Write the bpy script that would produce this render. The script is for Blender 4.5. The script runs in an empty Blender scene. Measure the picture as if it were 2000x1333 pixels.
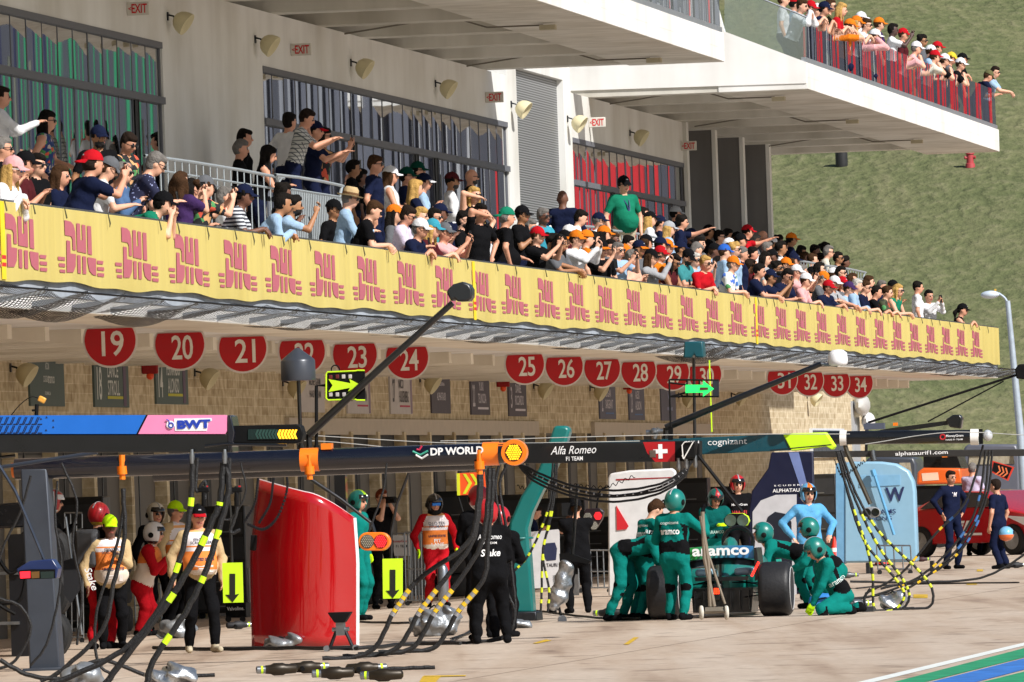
import bpy, math, random
import numpy as np
from mathutils import Vector, Matrix
from mathutils.bvhtree import BVHTree
# ---------------------------------------------------------------- camera, sky, sun, exposure
F, RHO, HOR = 20000.0, math.radians(2.0), 289.0
PHI = math.atan(HOR / F); TH = math.atan(2672.0 / F); CH = 1.8
SC = bpy.context.scene; COL = SC.collection
fw = Vector((0, math.cos(PHI), math.sin(PHI))); r0 = Vector((1, 0, 0)); u0 = Vector((0, -math.sin(PHI), math.cos(PHI)))
cr = r0 * math.cos(RHO) - u0 * math.sin(RHO); cu = r0 * math.sin(RHO) + u0 * math.cos(RHO)
cd = bpy.data.cameras.new('camera'); cam = bpy.data.objects.new('camera', cd); COL.objects.link(cam)
cd.sensor_width = 36; cd.lens = F / 2000 * 36; cd.clip_start = 1; cd.clip_end = 5000
m = Matrix((cr, cu, -fw)).transposed().to_4x4(); m.translation = Vector((0, 0, CH)); cam.matrix_world = m
SC.camera = cam
SUN = Vector((.62, -.60, .74)).normalized()
w = bpy.data.worlds.new('World'); SC.world = w; w.use_nodes = True
nt = w.node_tree; bg = nt.nodes['Background']; sk = nt.nodes.new('ShaderNodeTexSky'); sk.sky_type = 'NISHITA'; sk.sun_disc = False
sk.sun_elevation = math.asin(SUN.z); sk.sun_rotation = math.atan2(SUN.x, SUN.y); nt.links.new(sk.outputs[0], bg.inputs[0]); bg.inputs[1].default_value = .068
sl = bpy.data.lights.new('sun', 'SUN'); sl.energy = 5.0; sl.angle = math.radians(.5); sl.color = (1, .97, .93)
so = bpy.data.objects.new('sun', sl); COL.objects.link(so); so.rotation_euler = SUN.to_track_quat('Z', 'Y').to_euler()
SC.view_settings.view_transform = 'Standard'; SC.view_settings.look = 'None'; SC.view_settings.exposure = 0.26; SC.view_settings.gamma = 1
SC.cycles.max_bounces = 6; SC.cycles.transparent_max_bounces = 16; SC.cycles.use_denoising = True
# ---------------------------------------------------------------- helpers
def ray(px, py):
    dx, dy = px - 1000, py - 666.5
    return fw * F + cr * dx - cu * dy
TD = Vector((math.sin(TH), math.cos(TH), 0)); ND = Vector((math.cos(TH), -math.sin(TH), 0))
CAM = Vector((0, 0, CH))
def at(px, py, Y):
    r = ray(px, py); return CAM + r * (Y / r.y)
def gnd(px, py, z=0):
    r = ray(px, py); return CAM + r * ((z - CH) / r.z)
def fac(px, py, D):                       # hit of the pixel ray with the vertical plane D metres left of the camera, along the pit lane
    r = ray(px, py); return CAM + r * (-D / (r.dot(ND)))
def LW(s, D, z): return TD * s - ND * D + Vector((0, 0, z))
def S_of(px, py, D): return fac(px, py, D).dot(TD)
def mesh(name, v, f, mats, parent=None, mi=None, smooth=None, loc=None):
    me = bpy.data.meshes.new(name); me.from_pydata([tuple(a) for a in v], [], [tuple(a) for a in f])
    for q in (mats if isinstance(mats, (list, tuple)) else [mats]): me.materials.append(q)
    if mi is not None: me.polygons.foreach_set('material_index', mi)
    if smooth is not None:
        me.polygons.foreach_set('use_smooth', [True] * len(me.polygons))
        if smooth < 180: me.set_sharp_from_angle(angle=math.radians(smooth))
    me.update(); o = bpy.data.objects.new(name, me); COL.objects.link(o)
    if parent: o.parent = parent
    return o
def tag(o, label=None, cat=None, group=None, kind=None):
    for k, x in (('label', label), ('category', cat), ('group', group), ('kind', kind)):
        if x: o[k] = x
    return o
def thing(name, label, cat, group=None, loc=(0, 0, 0), rz=0):
    o = bpy.data.objects.new(name, None); COL.objects.link(o); o.location = loc; o.rotation_euler = (0, 0, rz); o.empty_display_size = .2
    return tag(o, label, cat, group)
class Fr:                                  # a vertical working plane in the scene; pixels of the survey photo are met with it
    def __init__(s, O, ang): s.O = Vector(O); s.a = ang; s.X = Vector((math.cos(ang), math.sin(ang), 0)); s.Y = Vector((-math.sin(ang), math.cos(ang), 0))
    def p(s, px, py, dy=0):
        r = ray(px, py); t = (s.O + s.Y * dy - CAM).dot(s.Y) / r.dot(s.Y); q = CAM + r * t - s.O
        return Vector((q.dot(s.X), dy, q.z))
    def thing(s, name, label, cat, group=None): return thing(name, label, cat, group, s.O, s.a)
def lane(O): return Fr(O, -TH)
def facf(O): return Fr(O, math.pi / 2 - TH)
def cat_rom(P, n=6):
    P = [Vector(p) for p in P]
    if len(P) < 3: return P
    Q = [P[0] * 2 - P[1]] + P + [P[-1] * 2 - P[-2]]; out = []
    for i in range(1, len(Q) - 2):
        a, b, c, d = Q[i - 1:i + 3]
        for k in range(n):
            t = k / n; out.append(.5 * (2 * b + (c - a) * t + (2 * a - 5 * b + 4 * c - d) * t * t + (3 * b - a - 3 * c + d) * t ** 3))
    return out + [P[-1]]
class MB:
    def __init__(s): s.v = []; s.f = []; s.m = []
    def add(s, v, f, mi=0):
        n = len(s.v); s.v += [Vector(a) for a in v]; s.f += [[n + i for i in q] for q in f]; s.m += [mi] * len(f); return s
    def box(s, x0, x1, y0, y1, z0, z1, mi=0):
        v = [(x, y, z) for x in (x0, x1) for y in (y0, y1) for z in (z0, z1)]
        return s.add(v, [(0, 1, 3, 2), (4, 6, 7, 5), (0, 4, 5, 1), (2, 3, 7, 6), (0, 2, 6, 4), (1, 5, 7, 3)], mi)
    def cbox(s, c, d, mi=0, rot=None):
        b = MB().box(-d[0] / 2, d[0] / 2, -d[1] / 2, d[1] / 2, -d[2] / 2, d[2] / 2); c = Vector(c)
        return s.add([(rot @ v if rot else v) + c for v in b.v], b.f, mi)
    def prism(s, P, y0, y1, mi=0, side=None):            # P: points with .x/.z, extruded along local y
        n = len(P); P = [Vector(p) for p in P]
        ar = sum(P[i].x * P[(i + 1) % n].z - P[(i + 1) % n].x * P[i].z for i in range(n))
        if ar < 0: P = P[::-1]
        v = [(p.x, y0, p.z) for p in P] + [(p.x, y1, p.z) for p in P]
        s.add(v, [list(range(n)), list(range(2 * n - 1, n - 1, -1))], mi)
        k = len(s.v) - 2 * n
        for i in range(n):
            j = (i + 1) % n; s.f.append([k + i, k + n + i, k + n + j, k + j]); s.m.append(mi if side is None else side)
        return s
    def tube(s, P, r, n=8, mi=0, cap=True, sq=1.0):
        P = [Vector(p) for p in P]; R = r if isinstance(r, (list, tuple)) else [r] * len(P)
        up = Vector((0, 0, 1)); base = len(s.v); prev = None
        for i, p in enumerate(P):
            d = (P[min(i + 1, len(P) - 1)] - P[max(i - 1, 0)]); d = d.normalized() if d.length > 1e-9 else Vector((0, 0, 1))
            if prev is None: a = d.cross(up); a = a.normalized() if a.length > .05 else d.cross(Vector((1, 0, 0))).normalized()
            else: a = (prev - d * prev.dot(d)).normalized()
            prev = a; b = d.cross(a)
            for k in range(n):
                t = 2 * math.pi * k / n; s.v.append(p + a * (R[i] * math.cos(t)) + b * (R[i] * sq * math.sin(t)))
        for i in range(len(P) - 1):
            for k in range(n):
                j = (k + 1) % n; s.f.append([base + i * n + k, base + i * n + j, base + (i + 1) * n + j, base + (i + 1) * n + k]); s.m.append(mi)
        if cap:
            s.f.append([base + k for k in range(n)][::-1]); s.f.append([base + (len(P) - 1) * n + k for k in range(n)]); s.m += [mi, mi]
        return s
    def lathe(s, prof, c=(0, 0, 0), ax=(0, 0, 1), n=20, mi=0):       # prof: (radius, height) pairs
        q = Vector(ax).to_track_quat('Z', 'Y'); c = Vector(c); base = len(s.v)
        for r, h in prof:
            for k in range(n):
                t = 2 * math.pi * k / n; s.v.append(c + q @ Vector((r * math.cos(t), r * math.sin(t), h)))
        for i in range(len(prof) - 1):
            for k in range(n):
                j = (k + 1) % n; s.f.append([base + i * n + k, base + i * n + j, base + (i + 1) * n + j, base + (i + 1) * n + k]); s.m.append(mi)
        s.f.append([base + k for k in range(n)][::-1]); s.f.append([base + (len(prof) - 1) * n + k for k in range(n)]); s.m += [mi, mi]
        return s
    def ell(s, c, r, n=14, mi=0, rot=None, z0=-1, z1=1):
        c = Vector(c); A = [math.asin(z0) + (math.asin(z1) - math.asin(z0)) * i / (n // 2) for i in range(n // 2 + 1)]; base = len(s.v)
        for a in A:
            for k in range(n):
                t = 2 * math.pi * k / n; q = Vector((r[0] * math.cos(a) * math.cos(t), r[1] * math.cos(a) * math.sin(t), r[2] * math.sin(a)))
                s.v.append((rot @ q if rot else q) + c)
        for i in range(len(A) - 1):
            for k in range(n):
                j = (k + 1) % n; s.f.append([base + i * n + k, base + i * n + j, base + (i + 1) * n + j, base + (i + 1) * n + k]); s.m.append(mi)
        return s
    def ring(s, c, ax, R, r, n=20, k=6, mi=0):
        q = Vector(ax).to_track_quat('Z', 'Y'); c = Vector(c); base = len(s.v)
        for i in range(n):
            t = 2 * math.pi * i / n
            for j in range(k):
                u = 2 * math.pi * j / k; s.v.append(c + q @ Vector(((R + r * math.cos(u)) * math.cos(t), (R + r * math.cos(u)) * math.sin(t), r * math.sin(u))))
        for i in range(n):
            for j in range(k): s.f.append([base + i * k + j, base + ((i + 1) % n) * k + j, base + ((i + 1) % n) * k + (j + 1) % k, base + i * k + (j + 1) % k]); s.m.append(mi)
        return s
    def build(s, name, mats, parent=None, smooth=38, bevel=0):
        o = mesh(name, s.v, s.f, mats, parent, s.m, smooth)
        if bevel:
            b = o.modifiers.new('bevel', 'BEVEL'); b.width = bevel; b.segments = 2; b.limit_method = 'ANGLE'; b.angle_limit = .7
        return o
def lin(h):
    h = h.lstrip('#'); c = [int(h[i:i + 2], 16) / 255 for i in (0, 2, 4)]
    return tuple(x / 12.92 if x < .04045 else ((x + .055) / 1.055) ** 2.4 for x in c) + (1,)
_mc = {}
def M(h, rough=.6, metal=0, var=.12, scale=6, bump=0, bs=40, em=0, spec=.5, coat=0, name=None):
    key = (h, rough, metal, var, scale, bump, bs, em, spec, coat)
    if key in _mc: return _mc[key]
    m = bpy.data.materials.new(name or 'mat_' + h.strip('#')); m.use_nodes = True; nt = m.node_tree; b = nt.nodes['Principled BSDF']
    b.inputs['Roughness'].default_value = rough; b.inputs['Metallic'].default_value = metal; b.inputs['Specular IOR Level'].default_value = spec
    b.inputs['Coat Weight'].default_value = coat
    c = lin(h)
    if em: b.inputs['Emission Color'].default_value = c; b.inputs['Emission Strength'].default_value = em
    tc = nt.nodes.new('ShaderNodeTexCoord'); N = nt.nodes.new('ShaderNodeTexNoise'); N.inputs['Scale'].default_value = scale; N.inputs['Detail'].default_value = 6
    nt.links.new(tc.outputs['Object'], N.inputs['Vector'])
    mx = nt.nodes.new('ShaderNodeMix'); mx.data_type = 'RGBA'
    mx.inputs[6].default_value = tuple(x * (1 - var * 1.6) for x in c[:3]) + (1,); mx.inputs[7].default_value = tuple(min(1, x * (1 + var * 1.6)) for x in c[:3]) + (1,)
    nt.links.new(N.outputs['Fac'], mx.inputs[0]); nt.links.new(mx.outputs[2], b.inputs['Base Color'])
    mr = nt.nodes.new('ShaderNodeMapRange'); mr.inputs[3].default_value = max(.02, rough - .1); mr.inputs[4].default_value = min(1, rough + .12)
    nt.links.new(N.outputs['Fac'], mr.inputs[0]); nt.links.new(mr.outputs[0], b.inputs['Roughness'])
    if bump:
        B = nt.nodes.new('ShaderNodeTexNoise'); B.inputs['Scale'].default_value = bs; B.inputs['Detail'].default_value = 5; nt.links.new(tc.outputs['Object'], B.inputs['Vector'])
        bp = nt.nodes.new('ShaderNodeBump'); bp.inputs['Strength'].default_value = bump; bp.inputs['Distance'].default_value = .03
        nt.links.new(B.outputs['Fac'], bp.inputs['Height']); nt.links.new(bp.outputs[0], b.inputs['Normal'])
    _mc[key] = m; return m
def cloth(h): return M(h, .9, 0, .16, 9, .35, 26, spec=.06)
def paint(h): return M(h, .35, 0, .06, 4, coat=.3)
def matte(h): return M(h, .7, 0, .1, 5)
def metalm(h='8c9094', r=.35): return M(h, r, .9, .15, 12)
BLK = M('080809', .6, 0, .2, 8, spec=.2); RUB = M('0c0c0d', .75, 0, .25, 14, .2, 30); STEEL = metalm(); DARKST = metalm('3a3c40', .45); WHT = matte('e6e4df')
LIME = matte('c6f018'); ORG = paint('f07a12'); TEAL = paint('0c6a66')
def text_mesh(st, bold=0, shear=0, ex=0.0, sp=1.0):
    cu_ = bpy.data.curves.new('t', 'FONT'); cu_.body = st; cu_.align_x = 'CENTER'; cu_.offset = bold; cu_.shear = shear; cu_.extrude = ex; cu_.resolution_u = 3; cu_.space_character = sp; cu_.space_line = .85
    o = bpy.data.objects.new('t', cu_); me = bpy.data.meshes.new_from_object(o); bpy.data.objects.remove(o)
    v = np.array([tuple(a.co) for a in me.vertices]); f = [tuple(p.vertices) for p in me.polygons]; bpy.data.meshes.remove(me); return v, f
def text(st, c, wd, ht, mat, parent, bold=0, shear=0, y=-.004, rotx=0, name='lettering', sp=1.0):     # centred on local (x, z), upright in the parent's xz plane
    v, f = text_mesh(st, bold, shear, 0, sp); lo, hi = v.min(0), v.max(0)
    if ht is None: ht = wd * (hi[1] - lo[1]) / (hi[0] - lo[0])
    X = (v[:, 0] - (lo[0] + hi[0]) / 2) / (hi[0] - lo[0]) * wd; Z = (v[:, 1] - (lo[1] + hi[1]) / 2) / (hi[1] - lo[1]) * ht
    cc, ss = math.cos(rotx), math.sin(rotx)
    return mesh(name, [(c[0] + a * cc - b * ss, y, c[-1] + a * ss + b * cc) for a, b in zip(X, Z)], f, mat, parent)
R = random.Random(7)
# ---------------------------------------------------------------- surfaces of the place
def nodes(m): return m.node_tree.nodes, m.node_tree.links, m.node_tree.nodes['Principled BSDF']
def new_mat(name):
    m = bpy.data.materials.new(name); m.use_nodes = True; return m
def ramp(n, l, src, stops):
    r = n.new('ShaderNodeValToRGB'); e = r.color_ramp.elements
    while len(e) > 1: e.remove(e[-1])
    e[0].position, e[0].color = stops[0][0], lin(stops[0][1])
    for p, c in stops[1:]: q = e.new(p); q.color = lin(c)
    l.new(src, r.inputs[0]); return r
def noise(n, l, vec, sc, det=6, dist=0):
    N = n.new('ShaderNodeTexNoise'); N.inputs['Scale'].default_value = sc; N.inputs['Detail'].default_value = det; N.inputs['Distortion'].default_value = dist; l.new(vec, N.inputs['Vector']); return N
def mapping(n, l, sc, rot=(0, 0, 0), src='Object'):
    t = n.new('ShaderNodeTexCoord'); mp = n.new('ShaderNodeMapping'); mp.inputs['Scale'].default_value = sc; mp.inputs['Rotation'].default_value = rot; l.new(t.outputs[src], mp.inputs[0]); return mp.outputs[0]
def mixc(n, l, fac_, a, b, mode='MIX', f=1.0):
    x = n.new('ShaderNodeMix'); x.data_type = 'RGBA'; x.blend_type = mode
    if fac_ is None: x.inputs[0].default_value = f
    else: l.new(fac_, x.inputs[0])
    for i, q in ((6, a), (7, b)):
        if isinstance(q, str): x.inputs[i].default_value = lin(q)
        else: l.new(q, x.inputs[i])
    return x.outputs[2]
def bumpn(n, l, b, h, st, dist):
    q = n.new('ShaderNodeBump'); q.inputs['Strength'].default_value = st; q.inputs['Distance'].default_value = dist; l.new(h, q.inputs['Height']); l.new(q.outputs[0], b.inputs['Normal'])
# concrete of the lane: long tyre streaks, stains, slab joints
m = new_mat('lane_concrete'); n, l, b = nodes(m); b.inputs['Roughness'].default_value = .75
v1 = mapping(n, l, (1.0, .05, 1), (0, 0, TH)); v2 = mapping(n, l, (1, 1, 1))
N1 = noise(n, l, v1, 1.2, 8, .3); N2 = noise(n, l, v2, .35, 7); N3 = noise(n, l, v2, 9, 6)
base = ramp(n, l, N2.outputs['Fac'], [(.25, 'c0af9e'), (.75, 'cebfae')])
st = ramp(n, l, N1.outputs['Fac'], [(.40, 'ffffff'), (.55, 'f4efea'), (.66, 'dcd2ca'), (.72, 'c0b6b0')])
c1 = mixc(n, l, None, base.outputs[0], st.outputs[0], 'MULTIPLY')
v3 = mapping(n, l, (1, .45, 1), (0, 0, TH)); N4 = noise(n, l, v3, 1.6, 9, .5)
sk2 = ramp(n, l, N4.outputs['Fac'], [(.57, 'ffffff'), (.64, 'cfc8c4'), (.70, '9a9490')]); c1 = mixc(n, l, None, c1, sk2.outputs[0], 'MULTIPLY', .55)
fine = ramp(n, l, N3.outputs['Fac'], [(.3, 'd8d4d0'), (.7, 'ffffff')]); c1 = mixc(n, l, None, c1, fine.outputs[0], 'MULTIPLY', .8)
BJ = n.new('ShaderNodeTexBrick'); l.new(mapping(n, l, (1, 1, 1), (0, 0, TH)), BJ.inputs['Vector']); BJ.inputs['Scale'].default_value = 1; BJ.inputs['Brick Width'].default_value = 4.5; BJ.inputs['Row Height'].default_value = 6; BJ.offset = 0; BJ.inputs['Mortar Size'].default_value = .02; BJ.inputs['Color1'].default_value = (1, 1, 1, 1); BJ.inputs['Color2'].default_value = (.93, .92, .91, 1); BJ.inputs['Mortar'].default_value = (.45, .43, .4, 1)
c1 = mixc(n, l, None, c1, BJ.outputs['Color'], 'MULTIPLY', 1); l.new(c1, b.inputs['Base Color']); bumpn(n, l, b, N3.outputs['Fac'], .3, .02); LANE = m
# dressed limestone
m = new_mat('limestone_blocks'); n, l, b = nodes(m); b.inputs['Roughness'].default_value = .9
v = mapping(n, l, (1, 1, 1)); sp_ = n.new('ShaderNodeSeparateXYZ'); l.new(v, sp_.inputs[0]); cb = n.new('ShaderNodeCombineXYZ')
ad = n.new('ShaderNodeMath'); ad.operation = 'ADD'; l.new(sp_.outputs[0], ad.inputs[0]); l.new(sp_.outputs[1], ad.inputs[1]); l.new(ad.outputs[0], cb.inputs[0]); l.new(sp_.outputs[2], cb.inputs[1])
B = n.new('ShaderNodeTexBrick'); l.new(cb.outputs[0], B.inputs['Vector']); B.inputs['Scale'].default_value = 1; B.inputs['Brick Width'].default_value = .62; B.inputs['Row Height'].default_value = .135
B.inputs['Mortar Size'].default_value = .006; B.inputs['Color1'].default_value = lin('baaa8a'); B.inputs['Color2'].default_value = lin('d2c4a6'); B.inputs['Mortar'].default_value = lin('d8ccb2')
N = noise(n, l, v, 5, 8); c = ramp(n, l, N.outputs['Fac'], [(.3, 'b8a890'), (.6, 'ffffff')]); cc_ = mixc(n, l, None, B.outputs['Color'], c.outputs[0], 'MULTIPLY', .8)
l.new(cc_, b.inputs['Base Color']); bumpn(n, l, b, N.outputs['Fac'], .5, .05); STONE = m
# painted concrete of the building with streaky weathering
def weath(name, col, dark, am=.5):
    m = new_mat(name); n, l, b = nodes(m); b.inputs['Roughness'].default_value = .8
    v = mapping(n, l, (1, 1, .12)); N = noise(n, l, v, 1.6, 7); N2 = noise(n, l, mapping(n, l, (1, 1, 1)), .5, 6)
    a = ramp(n, l, N.outputs['Fac'], [(.35, dark), (.6, col)]); c = mixc(n, l, None, a.outputs[0], col, 'MIX', 1 - am)
    a2 = ramp(n, l, N2.outputs['Fac'], [(.3, 'dedad2'), (.6, 'ffffff')]); c = mixc(n, l, None, c, a2.outputs[0], 'MULTIPLY', .7); l.new(c, b.inputs['Base Color'])
    bumpn(n, l, b, N2.outputs['Fac'], .1, .02); return m
WALLW = weath('white_painted_wall', 'dadad6', 'c6c5c0', .4); FASC = weath('white_fascia', 'ecebe8', 'cac8c2', .35); SOFF = weath('cream_soffit', 'f0e9da', 'd8cebc', .4); SOFU = weath('pale_soffit', 'd4d1c8', 'aca89c', .5); SHADEW = weath('shaded_fin_grey', '6c6a68', '545250', .5)
# grass hillside
m = new_mat('dry_grass'); n, l, b = nodes(m); b.inputs['Roughness'].default_value = .95; b.inputs['Specular IOR Level'].default_value = .1
N1 = noise(n, l, mapping(n, l, (1, .45, 1)), .18, 10, .6); N2 = noise(n, l, mapping(n, l, (1, .5, 1)), 2.2, 9); N3 = noise(n, l, mapping(n, l, (1, .35, 1)), .5, 8, .4)
a = ramp(n, l, N2.outputs['Fac'], [(.28, '4e5638'), (.5, '666b48'), (.72, '868264')]); d = ramp(n, l, N1.outputs['Fac'], [(.3, '565e3e'), (.55, '676a4a'), (.7, '807a5c')])
c = mixc(n, l, None, a.outputs[0], d.outputs[0], 'MIX', .5); e = ramp(n, l, N3.outputs['Fac'], [(.52, '000000'), (.76, '7a7a7a')]); c = mixc(n, l, e.outputs[0], c, '8c7e68')
l.new(c, b.inputs['Base Color']); bumpn(n, l, b, N2.outputs['Fac'], 1, .25); GRASS = m
# window glass: coated, dark, wavy
def glassm(name, tint, mirror, bs=.9, st=.0015, vert=.25):
    m = new_mat(name); n, l, b = nodes(m); b.inputs['Base Color'].default_value = lin(tint); b.inputs['Roughness'].default_value = .03
    g = n.new('ShaderNodeBsdfGlossy'); g.inputs['Roughness'].default_value = .015; g.inputs['Color'].default_value = (.80, .83, .86, 1)
    N = noise(n, l, mapping(n, l, (1, 1, vert)), bs, 2); q = n.new('ShaderNodeBump'); q.inputs['Strength'].default_value = st; q.inputs['Distance'].default_value = 1.0; l.new(N.outputs['Fac'], q.inputs['Height']); l.new(q.outputs[0], g.inputs['Normal'])
    x = n.new('ShaderNodeMixShader'); x.inputs[0].default_value = mirror; l.new(b.outputs[0], x.inputs[1]); l.new(g.outputs[0], x.inputs[2]); l.new(x.outputs[0], n['Material Output'].inputs[0]); return m
GLASS = glassm('coated_glass', '15181c', .62)
m = glassm('balustrade_glass', '8fa0a8', .80, .9, .002, .3); n = m.node_tree.nodes; l = m.node_tree.links
t = n.new('ShaderNodeBsdfTransparent'); t.inputs[0].default_value = (.80, .88, .88, 1); l.new(t.outputs[0], [x for x in n if x.type == 'MIX_SHADER'][0].inputs[1]); BGLASS = m
# draped safety net, mesh screens
def netm(name, col, w_, cell):
    m = new_mat(name); n, l, b = nodes(m); b.inputs['Base Color'].default_value = lin(col); b.inputs['Roughness'].default_value = .9
    u = n.new('ShaderNodeUVMap'); sx = n.new('ShaderNodeSeparateXYZ'); l.new(u.outputs[0], sx.inputs[0]); outs = []
    for op in ('ADD', 'SUBTRACT'):
        a = n.new('ShaderNodeMath'); a.operation = op; l.new(sx.outputs[0], a.inputs[0]); l.new(sx.outputs[1], a.inputs[1])
        k = n.new('ShaderNodeMath'); k.operation = 'MULTIPLY'; k.inputs[1].default_value = 1 / cell; l.new(a.outputs[0], k.inputs[0])
        f = n.new('ShaderNodeMath'); f.operation = 'PINGPONG'; f.inputs[1].default_value = .5; l.new(k.outputs[0], f.inputs[0])
        g = n.new('ShaderNodeMath'); g.operation = 'LESS_THAN'; g.inputs[1].default_value = w_; l.new(f.outputs[0], g.inputs[0]); outs.append(g.outputs[0])
    o = n.new('ShaderNodeMath'); o.operation = 'MAXIMUM'; l.new(outs[0], o.inputs[0]); l.new(outs[1], o.inputs[1]); l.new(o.outputs[0], b.inputs['Alpha']); return m
NET = netm('knotted_black_net', '24201c', .17, .085)
m = new_mat('louvre_mesh'); n, l, b = nodes(m); W = n.new('ShaderNodeTexWave'); W.wave_type = 'BANDS'; W.bands_direction = 'Z'; W.inputs['Scale'].default_value = 7; W.inputs['Distortion'].default_value = .4
l.new(mapping(n, l, (1, 1, 1)), W.inputs[0]); r = ramp(n, l, W.outputs['Fac'], [(.3, '3c3d3e'), (.7, '8a8c8c')]); l.new(r.outputs[0], b.inputs['Base Color']); b.inputs['Roughness'].default_value = .5; LOUV = m
# yellow printed banner: gentle creases
m = new_mat('printed_banner'); n, l, b = nodes(m); b.inputs['Roughness'].default_value = .6
N = noise(n, l, mapping(n, l, (1, 1, .08)), 1.3, 5); r = ramp(n, l, N.outputs['Fac'], [(.3, 'c8b564'), (.7, 'd2c070')]); l.new(r.outputs[0], b.inputs['Base Color']); bumpn(n, l, b, N.outputs['Fac'], .5, .12); YEL = m
FOIL = M('b8bcc0', .34, .9, .2, 10, .5, 14)
# marshal bib: white above, orange below, with rows of small print
def bandm(name, stops, z0, z1, nz=0.02):
    m = new_mat(name); n, l, b = nodes(m); b.inputs['Roughness'].default_value = .8
    s = n.new('ShaderNodeSeparateXYZ'); l.new(mapping(n, l, (1, 1, 1)), s.inputs[0]); mr = n.new('ShaderNodeMapRange'); mr.inputs[1].default_value = z0; mr.inputs[2].default_value = z1; l.new(s.outputs[2], mr.inputs[0])
    r = ramp(n, l, mr.outputs[0], stops); r.color_ramp.interpolation = 'CONSTANT'; l.new(r.outputs[0], b.inputs['Base Color']); return m
BIB = bandm('marshal_bib', [(0, 'd8c8b8'), (.05, 'e07c30'), (.42, 'dcd6d8'), (.50, 'e07c30'), (.53, 'dcd6d8'), (.80, 'e0a060'), (.86, 'dcd6da')], .92, 1.5)
def patm(name, kind, a, b_, sc):
    m = new_mat(name); n, l, b = nodes(m); b.inputs['Roughness'].default_value = .85; v = mapping(n, l, (1, 1, 1))
    if kind == 'stripe':
        W = n.new('ShaderNodeTexWave'); W.bands_direction = 'Z'; W.inputs['Scale'].default_value = sc; W.inputs['Distortion'].default_value = .5; l.new(v, W.inputs[0]); r = ramp(n, l, W.outputs['Fac'], [(.45, a), (.55, b_)])
    elif kind == 'plaid':
        W = n.new('ShaderNodeTexWave'); W.bands_direction = 'Z'; W.inputs['Scale'].default_value = sc; l.new(v, W.inputs[0]); W2 = n.new('ShaderNodeTexWave'); W2.bands_direction = 'DIAGONAL'; W2.inputs['Scale'].default_value = sc * 1.2; l.new(v, W2.inputs[0])
        q = n.new('ShaderNodeMath'); q.operation = 'MINIMUM'; l.new(W.outputs['Fac'], q.inputs[0]); l.new(W2.outputs['Fac'], q.inputs[1]); r = ramp(n, l, q.outputs[0], [(.02, b_), (.25, a)])
    elif kind == 'dots':
        V = n.new('ShaderNodeTexVoronoi'); V.inputs['Scale'].default_value = sc; l.new(v, V.inputs['Vector']); r = ramp(n, l, V.outputs['Distance'], [(.2, b_), (.28, a)])
    else:
        V = n.new('ShaderNodeTexVoronoi'); V.inputs['Scale'].default_value = sc; l.new(v, V.inputs['Vector']); s = n.new('ShaderNodeSeparateColor'); l.new(V.outputs['Color'], s.inputs[0]); r = ramp(n, l, s.outputs[0], [(.0, a), (.45, a), (.5, b_), (.62, a), (.7, 'c85038' if a < '8' else '3a6ab0'), (.8, a), (.88, '4a8a50')]); r.color_ramp.interpolation = 'CONSTANT'
    l.new(r.outputs[0], b.inputs['Base Color']); return m
PAT = {'striped': patm('striped_tee', 'stripe', 'c8ccd0', '2a2c38', 7), 'plaid': patm('plaid_shirt', 'plaid', 'c4c4be', '50545a', 6), 'dotted': patm('dotted_shirt', 'dots', '141838', '9098c0', 26),
       'floral': patm('dark_floral', 'floral', '14161a', 'c89868', 16), 'bright': patm('bright_floral', 'floral', 'd8dcd8', '4468c0', 14), 'dress': patm('blue_dress', 'floral', '1c3468', 'b8a8a0', 22), 'camo': patm('camouflage', 'floral', '3c4028', '222618', 14)}
# ---------------------------------------------------------------- ground, hill
SE = S_of(1948, 712, 20)                    # far end of the canopy
v = [(-400, -50, 0), (600, -50, 0), (600, 3000, 0), (-400, 3000, 0)]
tag(mesh('pit_lane', v, [(0, 1, 2, 3)], LANE), kind='structure')
N_ = 70; v = []; f = []
for i in range(N_ + 1):
    for j in range(N_ + 1):
        Y = 318 + i * 4.6; X = -70 + j * 3.4; rr = math.sin(X * .13) * .5 + math.sin(X * .31 + Y * .07) * .3 + R.uniform(-.10, .10)
        v.append((X, Y, max(-.05, (Y - 322)) * .205 + (rr if i > 2 else -.05)))
f = [(i * (N_ + 1) + j, i * (N_ + 1) + j + 1, (i + 1) * (N_ + 1) + j + 1, (i + 1) * (N_ + 1) + j) for i in range(N_) for j in range(N_)]
tag(mesh('grass_hill', v, f, GRASS, smooth=180), kind='structure')
# painted marks on the lane
def gpoly(pts, z=.004): return [gnd(x, y) * 1 + Vector((0, 0, z)) for x, y in pts]
def mark(name, pts, mt, label, cat, z=.004, group=None):
    P = gpoly(pts, z); return tag(mesh(name, P, [list(range(len(P)))], mt), kind='structure')
PW = M('d8dcd8', .7, var=.2, scale=5, bump=.2); PB = M('2c6cb8', .75, var=.45, scale=3); PG = M('1c8c60', .75, var=.45, scale=3); PY = M('d0a020', .7, var=.5, scale=9)
mark('painted_edge_line', [(1668, 1335), (1700, 1335), (2005, 1261), (2005, 1255)], PW, '', '')
mark('painted_green_band', [(1740, 1335), (1800, 1335), (2005, 1284), (2005, 1266)], PG, '', '', .005)
mark('painted_blue_band', [(1812, 1335), (1900, 1335), (2005, 1308), (2005, 1286)], PB, '', '', .005)
mark('painted_green_run', [(1912, 1335), (2005, 1335), (2005, 1312)], PG, '', '', .005)
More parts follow.
